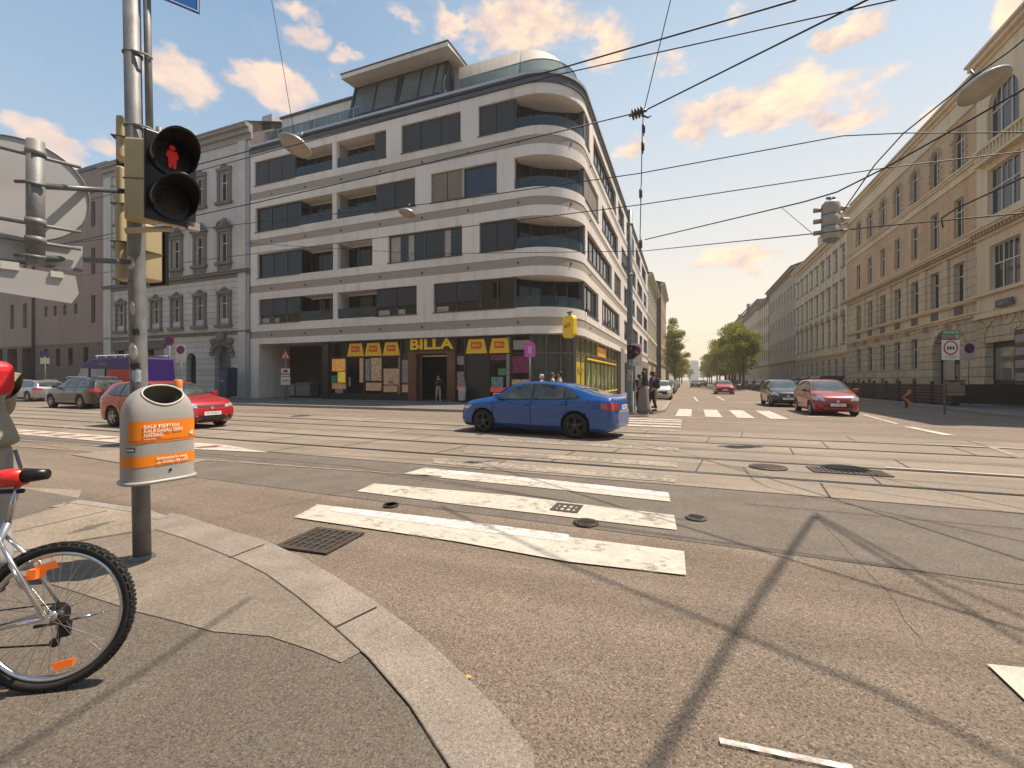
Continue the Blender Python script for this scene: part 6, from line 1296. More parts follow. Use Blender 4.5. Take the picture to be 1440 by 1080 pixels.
# containers in the passage and the blue one
def container(name, label, s, r, w, d, h, mt, lid, wheels=True, cat='container'):
    t = thing(name, label, cat, s, r, KZ); m = MB(); m.prism([(s - w / 2 + .04, KZ + .12), (s + w / 2 - .04, KZ + .12), (s + w / 2, KZ + h - .1), (s - w / 2, KZ + h - .1)], r, r + d, axis=1); bevel(m.build('body', mt, t), .03)
    m = MB(); m.prism([(r - .05, KZ + h - .098), (r + d + .03, KZ + h - .098), (r + d + .03, KZ + h - .02), (r + d * .5, KZ + h + .06), (r - .05, KZ + h - .04)], s - w / 2 - .03, s + w / 2 + .03, axis=0); bevel(m.build('lid', lid, t), .02)
    for x in (-w / 2 + .12, w / 2 - .12): m = MB(); m.lathe([(0, -.03), (.08, -.03), (.08, .03), (0, .03)], (s + x, r + .1, KZ + .08), ax='x', n=14); m.build('wheel', tyre_m, t)
    return t
ctn = mat('container_grey', (.22, .20, .21), .6, var=.2, vscale=3); ctb = mat('container_tan', (.38, .31, .22), .6, var=.2)
container('waste_container', 'wide grey waste container in the dark passage', -27.6, RF + 1.6, 1.5, .9, 1.15, ctn, ctn); container('waste_bin', 'narrow tan bin left of the grey container in the passage', -28.9, RF + 1.7, .6, .6, 1.0, ctb, ctb, cat='bin')
bl_c = mat('container_blue', (.012, .035, .09), .5, var=.2); t = container('paper_container', 'dark blue container standing in front of the grey townhouse doorway wall', -32.0, RF - 1.6, .95, .8, 2.25, bl_c, bl_c)
m = MB(); m.box(-32.3, -31.8, RF - 1.65, RF - 1.61, 1.35, 1.47); m.build('white_label', P_bl, t)
# right side: signs, bin, fence, bollards
def Gr(px, py): return G(px, py, KZ)
sp_ = Gr(1330, 583); t = thing('construction_sign', 'white panel with red ringed ban sign under a green strip on the right pavement', 'traffic sign', world=sp_, rot=-TH * .0)
Z = lambda y: CAMH + (534 - y) / 624 * sp_.y - KZ
m = MB(); m.tube([(0, .05, 0), (0, .05, Z(466))], .03, 10); m.build('post', galv, t)
k = sp_.y / 624; m = MB(); m.box(-6 * k, 19 * k, -.01, 0, Z(506), Z(478)); m.build('panel', whi_s, t)
m = MB(); m.box(-6 * k, 20 * k, -.012, 0, Z(471), Z(464)); m.build('green_plate', green_s, t); text('plate_text', 'MARGARETEN', (7 * k, -.014, Z(467.5)), (1, 0, 0), (0, 0, 1), .16, whi_s, t, depth=.001, width=22 * k)
m = MB(); m.box(-6 * k, 14 * k, -.012, 0, Z(476), Z(471.5)); m.build('white_strip', P_pa, t); text('plate_text', 'B221 A23', (4 * k, -.014, Z(473.7)), (1, 0, 0), (0, 0, 1), .13, blk, t, depth=.001, width=16 * k)
m = MB(); m.lathe([(8.2 * k, 0), (10.2 * k, 0), (10.2 * k, .006), (8.2 * k, .006)], (6.5 * k, -.012, Z(489)), d=(0, -1, 0), n=30); m.build('red_ring', red_s, t)
m = MB(); [m.prism([(6.5 * k + (x - .8) * k * 1.9, Z(491.5)), (6.5 * k + (x + .8) * k * 1.9, Z(491.5)), (6.5 * k + (x + .6) * k * 1.9, Z(487)), (6.5 * k + (x - .6) * k * 1.9, Z(487))], -.016, -.011, axis=1) for x in (-2, 0, 2)]; m.build('pictogram', blk, t); text('sign_text', '> 3,5 t', (7 * k, -.014, Z(502)), (1, 0, 0), (0, 0, 1), .15, blk, t, depth=.001, width=16 * k)
bp = sp_ + Vector((.2, -.25, 0)); t = thing('pole_bin', 'brownish grey litter bin hung on the post of the ban sign', 'litter bin', world=bp); k = bp.y / 624; Z = lambda y: CAMH + (534 - y) / 624 * bp.y - KZ
m = MB(); m.box(-9 * k, 8 * k, -.12, .2, Z(557), Z(536)); bevel(m.build('body', mat('bin_rusty', (.20, .14, .10), .6, var=.4, vscale=4), t), .05, 3); m = MB(); m.box(-9.4 * k, 8.4 * k, -.125, .2, Z(552), Z(551)); m.box(0, 6 * k, -.126, -.12, Z(542), Z(539)); m.build('dark_slot', blk, t); m = MB(); m.box(-10 * k, 9 * k, -.14, .22, Z(536), Z(534.5)); m.build('lid', blk, t)
no_park('no_parking_sign', 'no parking sign against the rusticated wall right of the ban sign', AT(1363, 494, 24.2), .68, 1.0, post=True)
dk = mat('fence_board', (.028, .024, .022), .7, var=.3, vscale=4)
t = thing('board_fence', 'dark board fence of stacked planks along the brick house', 'fence', 13.4, 34, KZ)
def fence_run(a, b_, s0, s1, n, h0, h1):
    for i in range(n):
        u0, u1 = i / n, (i + 1) / n; r0, r1 = a + (b_ - a) * u0, a + (b_ - a) * u1; x0, x1 = s0 + (s1 - s0) * u0, s0 + (s1 - s0) * u1; m = MB()
        for k in range(6): z = KZ + .12 + k * (h0 - .15) / 6; m.add([(x0, r0, z), (x1, r1, z), (x1, r1, z + .10), (x0, r0, z + .10), (x0 + .04, r0, z), (x1 + .04, r1, z), (x1 + .04, r1, z + .10), (x0 + .04, r0, z + .10)], [(0, 1, 2, 3), (7, 6, 5, 4), (3, 2, 6, 7), (0, 3, 7, 4), (1, 5, 6, 2)])
        m.build('plank_panel', mat('fence_plank', (.12, .085, .06), .75, var=.35, vscale=5), t); m = MB(); m.box(x0 - .04, x0 + .08, r0 - .05, r0 + .05, KZ, KZ + h0 + .05); m.build('fence_post', dk, t)
    m = MB(); m.add([(s0 + .3, a, KZ), (s1 + .3, b_, KZ), (s1 + .3, b_, KZ + h0 * .9), (s0 + .3, a, KZ + h0 * .9)], [(0, 1, 2, 3)]); m.build('dark_backing', dk, t)
fence_run(30.2, 47, 13.0, 12.4, 9, 1.25, 1.2)
m = MB(); m.box(12.9, 16.2, 29.9, 30.1, KZ + .15, KZ + 1.15); m.box(12.95, 16.1, 29.86, 29.9, KZ + .45, KZ + .52); m.box(12.95, 16.1, 29.86, 29.9, KZ + .2, KZ + .26); m.build('end_panel', dk, t)
p = AT(1276, 559, 0); pz = Gr(1277, 574); t = thing('direction_board', 'red and white chevron board leaning at the end of the dark fence', 'traffic sign', world=pz); k = pz.y / 624
m = MB(); m.box(-.10, .0, .02, .06, 0, .8); m.build('stand', blk, t)
for sg_, zz in ((1, .72), (-1, .34)): m = MB(); m.prism([(-.28, zz - sg_ * .20), (.08, zz + sg_ * .22), (.16, zz + sg_ * .05), (.10, zz - .0), (-.28, zz - sg_ * .38 + sg_ * .12)], -.02, .0, axis=1); m.build('chevron', mat('chevron_orange', (.55, .16, .08), .5), t)
for s_, r_ in ((12.6, 49.5), (12.6, 51.5), (12.6, 53.5), (12.6, 55.5)):
    pass
# left far signs
no_park('no_parking_sign', 'no parking sign on a white plate beside the purple van', AT(254, 497, 27.0), .62, 1.05, post=True)
p = AT(238, 479, 27.2); t = thing('no_parking_sign', 'round no parking sign without plate above the purple van', 'traffic sign', world=p); m = MB(); m.disc((0, 0, 0), .32, (0, -1, 0), 26, .01); m.build('red_disc', red_s, t); m = MB(); m.disc((0, -.012, 0), .25, (0, -1, 0), 26, .006); m.build('blue_disc', navy_s, t); m = MB(); m.tube([(0, .03, .3), (0, .03, -p.z + KZ)], .03, 8); m.build('post', galv, t)
p = AT(63, 498, 33.0); t = thing('no_parking_sign', 'dark blue parking sign with a pale plate beneath on the far left pavement', 'traffic sign', world=p); m = MB(); m.box(-.34, .34, -.01, 0, -.2, .22); m.build('blue_plate', navy_s, t); m = MB(); m.box(-.34, .34, -.01, 0, -.72, -.28); m.build('pale_plate', whi_s, t); m = MB(); m.tube([(0, .03, .22), (0, .03, -p.z + KZ)], .03, 8); m.build('post', galv, t)

# hanging street lamps
def lamp(name, label, p, r_, tilt, roll):
    t = thing(name, label, 'street lamp', world=p, rot=math.atan2(p.y, p.x)); T = Matrix.Rotation(tilt, 3, 'Y') @ Matrix.Rotation(roll, 3, 'X'); m = MB(); m.lathe([(r_ * .16, .14), (r_ * .3, .12), (r_ * .72, .07), (r_, -.02), (r_ * .98, -.05)], n=28)
    m.v = [T @ v for v in m.v]; m.build('shade', mat('lamp_aluminium', (.50, .48, .45), .35, .6, var=.15), t)
    m = MB(); m.lathe([(r_ * .97, -.05), (r_ * .8, -.09), (r_ * .4, -.12), (0, -.125)], n=28); m.v = [T @ v for v in m.v]; m.build('diffuser', mat('lamp_bowl', (.36, .33, .28), .25, var=.2, vscale=4), t)
    m = MB(); m.box(-.1, .1, -.06, .06, .12, .24); m.tube([(0, 0, .2), (0, 0, .42)], .02, 8); m.v = [T @ v for v in m.v]; m.build('hanger', galv_b, t); return t
lamp('street_lamp', 'large oval street lamp hanging on wires before the gable of the brick house', AT(1382, 120, 8.4), .40, R(8), R(-22))
lamp('street_lamp', 'oval street lamp hanging in front of the top floor of the white house', AT(416, 204, 11.2), .40, R(8), R(22))
lamp('street_lamp', 'small street lamp hanging in front of the middle floors of the white house', AT(573, 299, 19.5), .38, R(6), R(12))
# hanging traffic signals
hp = AT(1172, 338, 10.5); t = thing('hanging_signal', 'cluster of grey three lamp signals hanging over the crossing, seen from behind', 'traffic light', world=hp, rot=0)
m = MB(); m.lathe([(.0, -.02), (.17, .0), (.215, .10), (.215, .36), (.20, .37), (.215, .38), (.215, .66), (.20, .67), (.215, .68), (.215, .95), (.15, 1.02), (0, 1.04)], (-.03, .06, 0), n=10); bo_ = m.build('housing', grey_h, t)
m = MB(); [m.lathe([(.205, z), (.222, z), (.222, z + .02), (.205, z + .02)], (-.03, .06, 0), n=10) for z in (.36, .66)]; m.build('seam', galv_b, t)
m = MB()
for z in (.2, .5, .8):
    for a_, L_ in ((0, .26), (R(150), .2)):
        m.smooth = True; c, s_ = math.cos(a_), math.sin(a_); rows = []
        for j in range(3):
            x = .19 + L_ * j / 2; rows.append([(-.03 + c * x - s_ * .11 * math.cos(R(10 + 16 * i)), .06 + s_ * x + c * .11 * math.cos(R(10 + 16 * i)), z + .11 * math.sin(R(10 + 16 * i))) for i in range(11)])
        m.patch(rows)
vo = m.build('visor', grey_h, t); s_ = vo.modifiers.new('s', 'SOLIDIFY'); s_.thickness = .008; bake(vo)
m = MB(); m.lathe([(.2, -.1), (.1, -.16), (0, -.17)], (-.03, .06, .12), n=14); m.tube([(-.03, .06, 1.0), (-.03, .06, 1.12)], .04, 8); m.box(-.14, .08, .03, .09, 1.08, 1.13); m.build('hanger', galv_b, t)

t.scale = (.88, .88, .92)
# ================================================================ BICYCLES
def bicycle(name, label, loc, hd, lean, frame_m, steer=0.0):
    """x forward, rear axle at x=0; wheels on the ground"""
    t = thing(name, label, 'bicycle', world=loc, rot=hd); t.rotation_mode = 'XYZ'; t.rotation_euler = (lean, 0, hd); RW = .362; WB = 1.06
    rubber = mat('bike_rubber', (.022, .021, .020), .8, var=.3, vscale=30); alu = mat('bike_alloy', (.55, .55, .55), .22, .95); dkm = mat('bike_dark', (.03, .03, .03), .35, .6); ref = mat('reflector_orange', (.75, .14, .01), .25, emit=(1, .2, .02, .12)); spk = mat('spoke', (.5, .5, .5), .3, 1)  # reflectors carry a weak added glow, though they are no lamps
    for cx in (0, WB):
        m = MB(); prof_ = [(RW - .042 + .026 * (1 - math.cos(a)) * 1.0 - .0, .024 * math.sin(a)) for a in [R(60 + 240 * i / 12) for i in range(0)]]
        ring_ = [(RW - .022 + .022 * math.cos(R(30 * i)), .023 * math.sin(R(30 * i))) for i in range(13)]
        m.lathe(ring_, (cx, 0, RW), d=(0, 1, 0), n=72); tyre = m.build('wheel', rubber, t)
        m = MB()                                   # tread knobs
        for i in range(96):
            a = 2 * math.pi * i / 96; u = Vector((math.cos(a), 0, math.sin(a))); w_ = Vector((-math.sin(a), 0, math.cos(a))); o = Vector((cx, 0, RW))
            for yy in (-.017, -.006, .006, .017):
                rr = RW + .001 - abs(yy) * .28; q = o + u * rr + Vector((0, yy, 0)) + w_ * (.006 if (i + int(yy * 1000)) % 2 else 0)
                m.add([tuple(q + w_ * sx * .0065 + Vector((0, sy * .004, 0)) + u * sz) for sz in (-.004, .0045) for sx, sy in ((-1, -1), (1, -1), (1, 1), (-1, 1))], [(4, 5, 6, 7), (0, 1, 5, 4), (1, 2, 6, 5), (2, 3, 7, 6), (3, 0, 4, 7)])
        m.build('tread', rubber, tyre)
        m = MB(); m.lathe([(RW - .046, -.013), (RW - .062, -.011), (RW - .068, 0), (RW - .062, .011), (RW - .046, .013), (RW - .043, 0), (RW - .046, -.013)], (cx, 0, RW), d=(0, 1, 0), n=72); m.build('rim', alu, tyre)
        m = MB()
        for i in range(36):
            a = 2 * math.pi * i / 36; b_ = a + (.55 if i % 2 else -.55) * (1 if i % 4 < 2 else -1); sy = .03 if i % 2 else -.03
            m.tube([(cx + (RW - .062) * math.cos(a), 0, RW + (RW - .062) * math.sin(a)), (cx + .028 * math.cos(b_), sy, RW + .028 * math.sin(b_))], .0012, 4, cap=False)
        m.build('spokes', spk, tyre)
        m = MB(); m.lathe([(0, -.06), (.012, -.06), (.012, -.035), (.03, -.034), (.03, -.028), (.016, -.02), (.016, .02), (.03, .028), (.03, .034), (.012, .035), (.012, .06), (0, .06)], (cx, 0, RW), d=(0, 1, 0), n=20); m.build('hub', alu, tyre)
        m = MB()
        for a in (R(75), R(255)): p = Vector((cx + .25 * math.cos(a), 0, RW + .25 * math.sin(a))); u = Vector((-math.sin(a), 0, math.cos(a))); v_ = Vector((math.cos(a), 0, math.sin(a))); m.add([tuple(p + u * x + v_ * z + Vector((0, y, 0))) for y in (-.008, .008) for x, z in ((-.05, -.012), (.05, -.02), (.035, .02), (-.04, .022))], [(0, 1, 2, 3), (7, 6, 5, 4), (0, 4, 5, 1), (1, 5, 6, 2), (2, 6, 7, 3), (3, 7, 4, 0)])
        m.build('reflector', ref, tyre)
    BBp = (.43, 0, .29); ST = (.27, 0, .84); HT = (.84, 0, .86); HB = (.88, 0, .70)
    m = MB(); m.tube([BBp, ST], .016, 12); m.tube([(.30, 0, .78), HT], .017, 12); m.tube([BBp, HB], .019, 12); m.tube([HT, HB], .020, 12)
    for sy in (-1, 1): m.tube([(0, sy * .062, RW), (.12, sy * .06, RW - .015), (.40, sy * .035, .295)], [.013, .012, .010], 10); m.tube([(0, sy * .062, RW), (.20, sy * .05, .66), (.30, sy * .02, .78)], [.012, .010, .009], 10); m.box(-.02, .02, sy * .068 - .004, sy * .068 + .004, RW - .02, RW + .02)
    m.build('frame', frame_m, t)
    m = MB(); [m.tube([(WB, sy * .052, RW), (.97, sy * .055, .60), (.895, sy * .04, .70)], [.011, .014, .016], 10) for sy in (-1, 1)]; m.tube([(.895, -.05, .70), (.895, .05, .70)], .02, 8); m.tube([(.88, 0, .70), (.82, 0, .98)], .015, 10); m.build('fork', frame_m, t)
    m = MB(); m.tube([(.82, 0, .97), (.90, 0, 1.0)], .016, 10); m.tube([(.80, -.30, 1.0), (.88, -.14, 1.0), (.90, 0, 1.0), (.88, .14, 1.0), (.80, .30, 1.0)], .012, 10); m.build('handlebar', alu, t); m = MB(); [m.tube([(.83, sy * .2, 1.0), (.795, sy * .31, 1.0)], .017, 10) for sy in (-1, 1)]; m.build('grips', dkm, t)
    m = MB(); m.tube([ST, (.25, 0, 1.03)], .013, 10); m.build('seatpost', alu, t); m = MB(); m.tube([(.22, 0, 1.075), (.30, 0, 1.07), (.45, 0, 1.06), (.50, 0, 1.05)], [.045, .05, .034, .015], 14); m.build('saddle', mat('saddle_red', (.62, .02, .015), .35, coat=.5), t); m = MB(); m.tube([(.12, 0, 1.085), (.235, 0, 1.08)], [.028, .042], 12); m.tube([(.22, 0, 1.0), (.45, 0, 1.0)], .012, 8); m.build('saddle_tip', dkm, t)
    m = MB()
    for k, r_ in enumerate((.055, .050, .045, .040, .035, .030, .025)): m.lathe([(r_ * .5, 0), (r_, 0), (r_, .0018), (r_ * .5, .0018)], (0, -.022 - k * .0042, RW), d=(0, -1, 0), n=26)
    m.build('cassette', mat('cassette_steel', (.16, .13, .10), .4, .8, var=.4, vscale=60), t)
    m = MB(); m.box(-.012, .030, -.085, -.060, RW - .05, RW + .012); m.box(-.03, .02, -.082, -.05, RW - .13, RW - .05); m.disc((-.018, -.06, RW - .10), .024, (0, -1, 0), 16, .01); m.disc((.03, -.06, RW - .155), .024, (0, -1, 0), 16, .01); m.tube([(0, -.07, RW - .09), (.03, -.07, RW - .16)], .010, 6); bevel(m.build('derailleur', dkm, t), .003)
    m = MB(); m.tube([(.05, -.06, RW - .165), (.43, -.06, .21)], .005, 5); m.tube([(.0, -.045, RW + .045), (.43, -.06, .38)], .004, 5); m.build('chain', dkm, t)
    m = MB(); m.lathe([(.07, 0), (.095, 0), (.095, .004), (.07, .004)], (.43, -.065, .295), d=(0, -1, 0), n=32); [m.tube([(.43, -.065, .295), (.43 + .09 * math.cos(R(72 * i)), -.065, .295 + .09 * math.sin(R(72 * i)))], .008, 6) for i in range(5)]; m.tube([(.43, -.08, .295), (.55, -.09, .18)], .012, 8); m.tube([(.43, .08, .295), (.31, .09, .41)], .012, 8); m.box(.51, .60, -.20, -.10, .165, .19); m.box(.27, .36, .10, .20, .40, .425); m.build('crankset', dkm, t)
    m = MB(); m.box(.02, .055, -.10, -.088, RW - .10, RW - .035); m.build('bottle_tag', whi_s, t)
    m = MB(); m.tube([(-.0, -.10, RW - .062), (.17, -.115, RW - .085)], .010, 8); m.build('kickstand_hinge', dkm, t); m = MB(); m.tube([(-.10, -.10, RW - .045), (.02, -.10, RW - .062)], .007, 8); m.tube([(-.17, -.085, RW - .03), (-.1, -.10, RW - .045)], .004, 6); m.build('kickstand', alu, t)
    m = MB(); m.box(.09, .13, -.035, .035, .55, .60); m.build('rear_reflector', ref, t); m = MB(); m.tube([(.10, -.06, .50), (.14, -.07, .60), (.18, -.06, .66)], .008, 8); m.tube([(.12, .06, .52), (.19, .06, .64)], .008, 8); m.box(.06, .11, -.065, -.04, .585, .60); m.build('brake', alu, t)
    return t
silver_f = mat('bike_silver', (.60, .60, .60), .22, .9); red_f = mat('bike_red', (.62, .02, .02), .3, coat=.6)
wd = Vector((-.985, -.17, 0)).normalized(); bicycle('silver_bicycle', 'silver bicycle, its rear wheel with orange reflectors standing on the near pavement', (-2.205, 2.10, KN - .002), math.atan2(wd.y, wd.x), R(9), silver_f).scale = (.93, .93, .93)
# ================================================================ PEOPLE
skin = mat('skin', (.42, .24, .16), .55, var=.08, vscale=20); hair_b = mat('hair_black', (.010, .008, .008), .6, var=.5, vscale=40)
def skin_mesh(name, chains, m_, parent, sub=1):
    """chains: lists of (point, radius); first point of the first chain is the root; equal points are shared"""
    vs = []; rs = []; es = []; idx = {}
    for ch in chains:
        prev = None
        for p, r_ in ch:
            k = tuple(round(c, 4) for c in p)
            if k not in idx: idx[k] = len(vs); vs.append(p); rs.append(r_ if isinstance(r_, tuple) else (r_, r_))
            if prev is not None and prev != idx[k]: es.append((prev, idx[k]))
            prev = idx[k]
    me = bpy.data.meshes.new(name); me.from_pydata(vs, es, []); o = bpy.data.objects.new(name, me); COL.objects.link(o); o.parent = parent; OFF[o.name] = Vector()
    md = o.modifiers.new('skin', 'SKIN'); md.use_smooth_shade = True
    if not me.skin_vertices: bpy.data.objects.remove(o); raise RuntimeError('no skin layer')
    for i, r_ in enumerate(rs): me.skin_vertices[0].data[i].radius = r_; me.skin_vertices[0].data[i].use_root = (i == 0)
    if sub: s_ = o.modifiers.new('sub', 'SUBSURF'); s_.levels = sub; s_.render_levels = sub
    bake(o); o.data.materials.clear(); o.data.materials.append(m_)
    for p in o.data.polygons: p.use_smooth = True; p.material_index = 0
    return o
def person(label, loc, face, top_m, leg_m, shoe_m, hair_m=hair_b, h=1.72, arms='down', stride=.12, sleeves=1.0, longhair=False, dress=None, bag=None, group=None, skin_m=skin, hat=None):
    """built facing +x, z up, then turned to face"""
    t = thing('person', label, 'person', world=loc, rot=face, group=group); k = h / 1.72
    def P(x, y, z): return (x * k, y * k, z * k)
    pel = P(0, 0, .95); che = P(.01, 0, 1.28); nec = P(0, 0, 1.47); hd_ = P(.02, 0, 1.60)
    A = {}
    for sg in (-1, 1):
        if arms == 'down': A[sg] = [P(0, sg * .19, 1.40), P(-.02 if sg > 0 else .05, sg * .24, 1.13), P(.08 if sg > 0 else .12, sg * .23, .89), P(.11 if sg > 0 else .15, sg * .22, .80)]
        elif arms == 'fold': A[sg] = [P(0, sg * .19, 1.40), P(-.02, sg * .26, 1.12), P(.20, sg * .12, 1.06), P(.25, sg * .02, 1.08)]
        else: A[sg] = [P(0, sg * .19, 1.40), P(.08, sg * .24, 1.16), P(.28, sg * .18, 1.20), P(.36, sg * .16, 1.24)]
    Lg = {sg: [P(0, sg * .09, .92), P(sg * stride * .35 + .02, sg * .10, .50), P(sg * stride, sg * .10, .09), P(sg * stride + .13, sg * .11, .035)] for sg in (-1, 1)}
    body = [[(pel, (.13 * k, .16 * k)), (P(0, 0, 1.10), (.11 * k, .13 * k)), (che, (.12 * k, .16 * k)), (P(0, 0, 1.40), (.08 * k, .12 * k)), (nec, .055 * k), (P(.01, 0, 1.53), .055 * k), (P(.02, 0, 1.585), (.085 * k, .072 * k)), (P(.015, 0, 1.66), (.088 * k, .075 * k)), (P(.01, 0, 1.70), .05 * k)]]
    for sg in (-1, 1):
        body.append([(P(0, 0, 1.40), (.08 * k, .12 * k)), (A[sg][0], .05 * k), (A[sg][1], .040 * k), (A[sg][2], .026 * k), (A[sg][3], (.02 * k, .035 * k))])
        body.append([(pel, (.13 * k, .16 * k)), (Lg[sg][0], .085 * k), (Lg[sg][1], .055 * k), (Lg[sg][2], .038 * k), (Lg[sg][3], .035 * k)])
    skin_mesh('body', body, skin_m, t)
    e = .018 * k
    sh = [[(P(0, 0, .93), (.14 * k, .175 * k)), (P(0, 0, 1.10), (.13 * k, .15 * k)), (che, (.138 * k, .178 * k)), (P(0, 0, 1.41), (.085 * k, .13 * k)), (P(0, 0, 1.45), .07 * k)]]
    for sg in (-1, 1):
        a = A[sg]; end = Vector(a[1]).lerp(Vector(a[2]), sleeves) if sleeves > .05 else Vector(a[0]).lerp(Vector(a[1]), .7)
        ch = [(P(0, 0, 1.41), (.085 * k, .13 * k)), (a[0], .066 * k)] + ([(a[1], .055 * k)] if sleeves > .05 else []) + [(tuple(end), .042 * k if sleeves > .05 else .055 * k)]; sh.append(ch)
    skin_mesh('top', sh, top_m, t)
    if dress:
        m = MB(); m.lathe([(.15 * k, 1.12 * k), (.19 * k, .95 * k), (.22 * k, .6 * k), (.27 * k, .2 * k), (.29 * k, .05 * k), (.26 * k, .05 * k)], n=24)
        for i, v in enumerate(m.v): a = math.atan2(v.y, v.x); f = 1 + .06 * math.sin(a * 7) * max(0, 1 - v.z / 1.1); v.x *= f; v.y *= f
        m.build('skirt', dress, t)
    else:
        tr = [[(P(0, 0, .96), (.142 * k, .172 * k)), (P(0, 0, .90), (.14 * k, .17 * k))]]
        for sg in (-1, 1): tr.append([(P(0, 0, .90), (.14 * k, .17 * k)), (Lg[sg][0], .10 * k), (Lg[sg][1], .073 * k), (tuple(Vector(Lg[sg][2]) + Vector((0, 0, .03))), .062 * k)])
        skin_mesh('trousers', tr, leg_m, t)
    for sg in (-1, 1): m = MB(); p = Lg[sg][3]; m.blob((p[0] - .04, p[1], .045), .135, .048, .048, 8); m.build('shoe', shoe_m, t)
    # face and hands
    m = MB(); hx, hz = .105 * k, 1.615 * k; [m.blob((hx - .012, sg * .032, hz), .010, .014, .008, 5) for sg in (-1, 1)]; m.build('eyes', hair_b, t)
    m = MB(); m.blob((hx + .004, 0, hz - .03), .016, .012, .022, 6); m.build('nose', skin_m, t); m = MB(); m.blob((hx - .008, 0, hz - .07), .008, .024, .007, 5); m.build('mouth', mat('lips', (.30, .10, .08), .5), t)
    m = MB(); [m.blob((.015 * k, sg * .083 * k, hz - .01), .018, .010, .030, 6) for sg in (-1, 1)]; m.build('ears', skin_m, t)
    for sg in (-1, 1):
        w_ = Vector(A[sg][3]); d = (w_ - Vector(A[sg][2])).normalized(); side = Vector((1, 0, 0)) if abs(d.x) < .8 else Vector((0, 0, 1)); side = (side - d * side.dot(d)).normalized(); m = MB()
        for i, (o_, l_) in enumerate(((-.027, .075), (-.009, .088), (.009, .082), (.027, .062))):
            b = w_ + side * o_ + d * .01; nn = d.cross(side) * -sg; m.tube([b, b + d * l_ * .55, b + d * l_ * .9 + nn * .015], [.009, .0085, .006], 6)
        b = w_ - side * .035 - d * .04; m.tube([b, b - side * .022 + d * .03, b - side * .022 + d * .06], [.011, .010, .007], 6); m.build('fingers', skin_m, t)
    m = MB()
    if longhair: m.blob((-.02 * k, 0, 1.64 * k), .11 * k, .10 * k, .11 * k, 9); m.blob((-.07 * k, 0, 1.42 * k), .09 * k, .14 * k, .26 * k, 9); m.blob((-.08 * k, .02, 1.24 * k), .07 * k, .12 * k, .18 * k, 8)
    else: m.blob((-.012 * k, 0, 1.665 * k), .104 * k, .090 * k, .075 * k, 9); m.blob((-.045 * k, 0, 1.60 * k), .07 * k, .082 * k, .075 * k, 8)
    m.build('hair', hat or hair_m, t)
    if bag: m = MB(); m.box(-.32 * k, -.14 * k, -.15 * k, .15 * k, .98 * k, 1.42 * k); bevel(m.build('backpack', bag, t), .06, 3)
    return t
def cloth(n, c): return mat('cloth_' + n, c, .85, var=.25, vscale=7, bump=.3, bscale=30)
grey_c, black_c, navy_c, tan_c, white_c, olive_c = cloth('taupe', (.20, .17, .15)), cloth('black', (.012, .012, .015)), cloth('navy', (.03, .035, .07)), cloth('tan', (.32, .20, .10)), cloth('white', (.55, .52, .47)), cloth('olive', (.20, .19, .14))
shoe_d = mat('shoe_dark', (.03, .025, .02), .6); shoe_l = mat('shoe_light', (.45, .42, .38), .6)
def GK(px, py): p = G(px, py, KZ); return (p.x, p.y, KZ)
person('woman with long black hair in a long taupe robe at the shop corner kerb', GK(905, 581), R(120), grey_c, grey_c, shoe_d, h=1.72, arms='fold', longhair=True, dress=grey_c, stride=.04)
person('man in navy shirt and black trousers with a bag beside the robed woman', GK(917, 578.5), R(150), navy_c, black_c, shoe_d, h=1.74, arms='down', stride=.16, bag=navy_c)
person('woman in tan clothes standing behind the man in navy', GK(921, 573.5), R(200), cloth('mustard', (.26, .17, .06)), tan_c, shoe_d, h=1.64, stride=.08, sleeves=0)
person('person in black stepping out behind the woman in the robe', GK(899, 578), R(60), black_c, black_c, shoe_d, h=1.62, stride=.05)
p = SW(sp(622), GF - .5, KZ); person('person in pale trousers and dark top walking out of the shop door', (p.x, p.y, KZ), R(-70), black_c, cloth('pale', (.40, .37, .33)), shoe_l, h=1.68, stride=.14, arms='hold')
p = AT(787, 534, 19.8); person('man in white shirt seen over the roof of the blue saloon', (p.x, p.y, KZ), R(170), white_c, navy_c, shoe_d, h=1.74, hair_m=hair_b)
p = AT(762, 534, 18.6); person('person with white cap just showing over the roof of the blue saloon', (p.x, p.y, KZ), R(-20), white_c, tan_c, shoe_d, h=1.60, hat=cloth('cap', (.6, .58, .54)))
p = AT(777, 534, 20.3); person('brown haired person in white behind the blue saloon, facing right', (p.x, p.y, KZ), R(0), white_c, grey_c, shoe_d, h=1.70, hair_m=mat('hair_brown', (.12, .06, .03), .6))
p = AT(650, 534, 27.2); t = thing('shopping_trolley', 'small pale pushcart parked beside the shop door', 'cart', world=(p.x, p.y, KZ)); m = MB(); m.prism([(-.18, .1), (.18, .1), (.24, .9), (-.24, .9)], -.25, .25, axis=1); bevel(m.build('bag', white_c, t), .05); m = MB(); m.tube([(-.15, .2, .1), (-.15, .28, 1.25), (.15, .28, 1.25), (.15, .2, .1)], .02, 6); m.build('handle', chrome, t); m = MB(); [m.lathe([(0, -.02), (.09, -.02), (.09, .02), (0, .02)], (x, .2, .09), ax='x', n=12) for x in (-.22, .22)]; m.build('wheels', tyre_m, t)
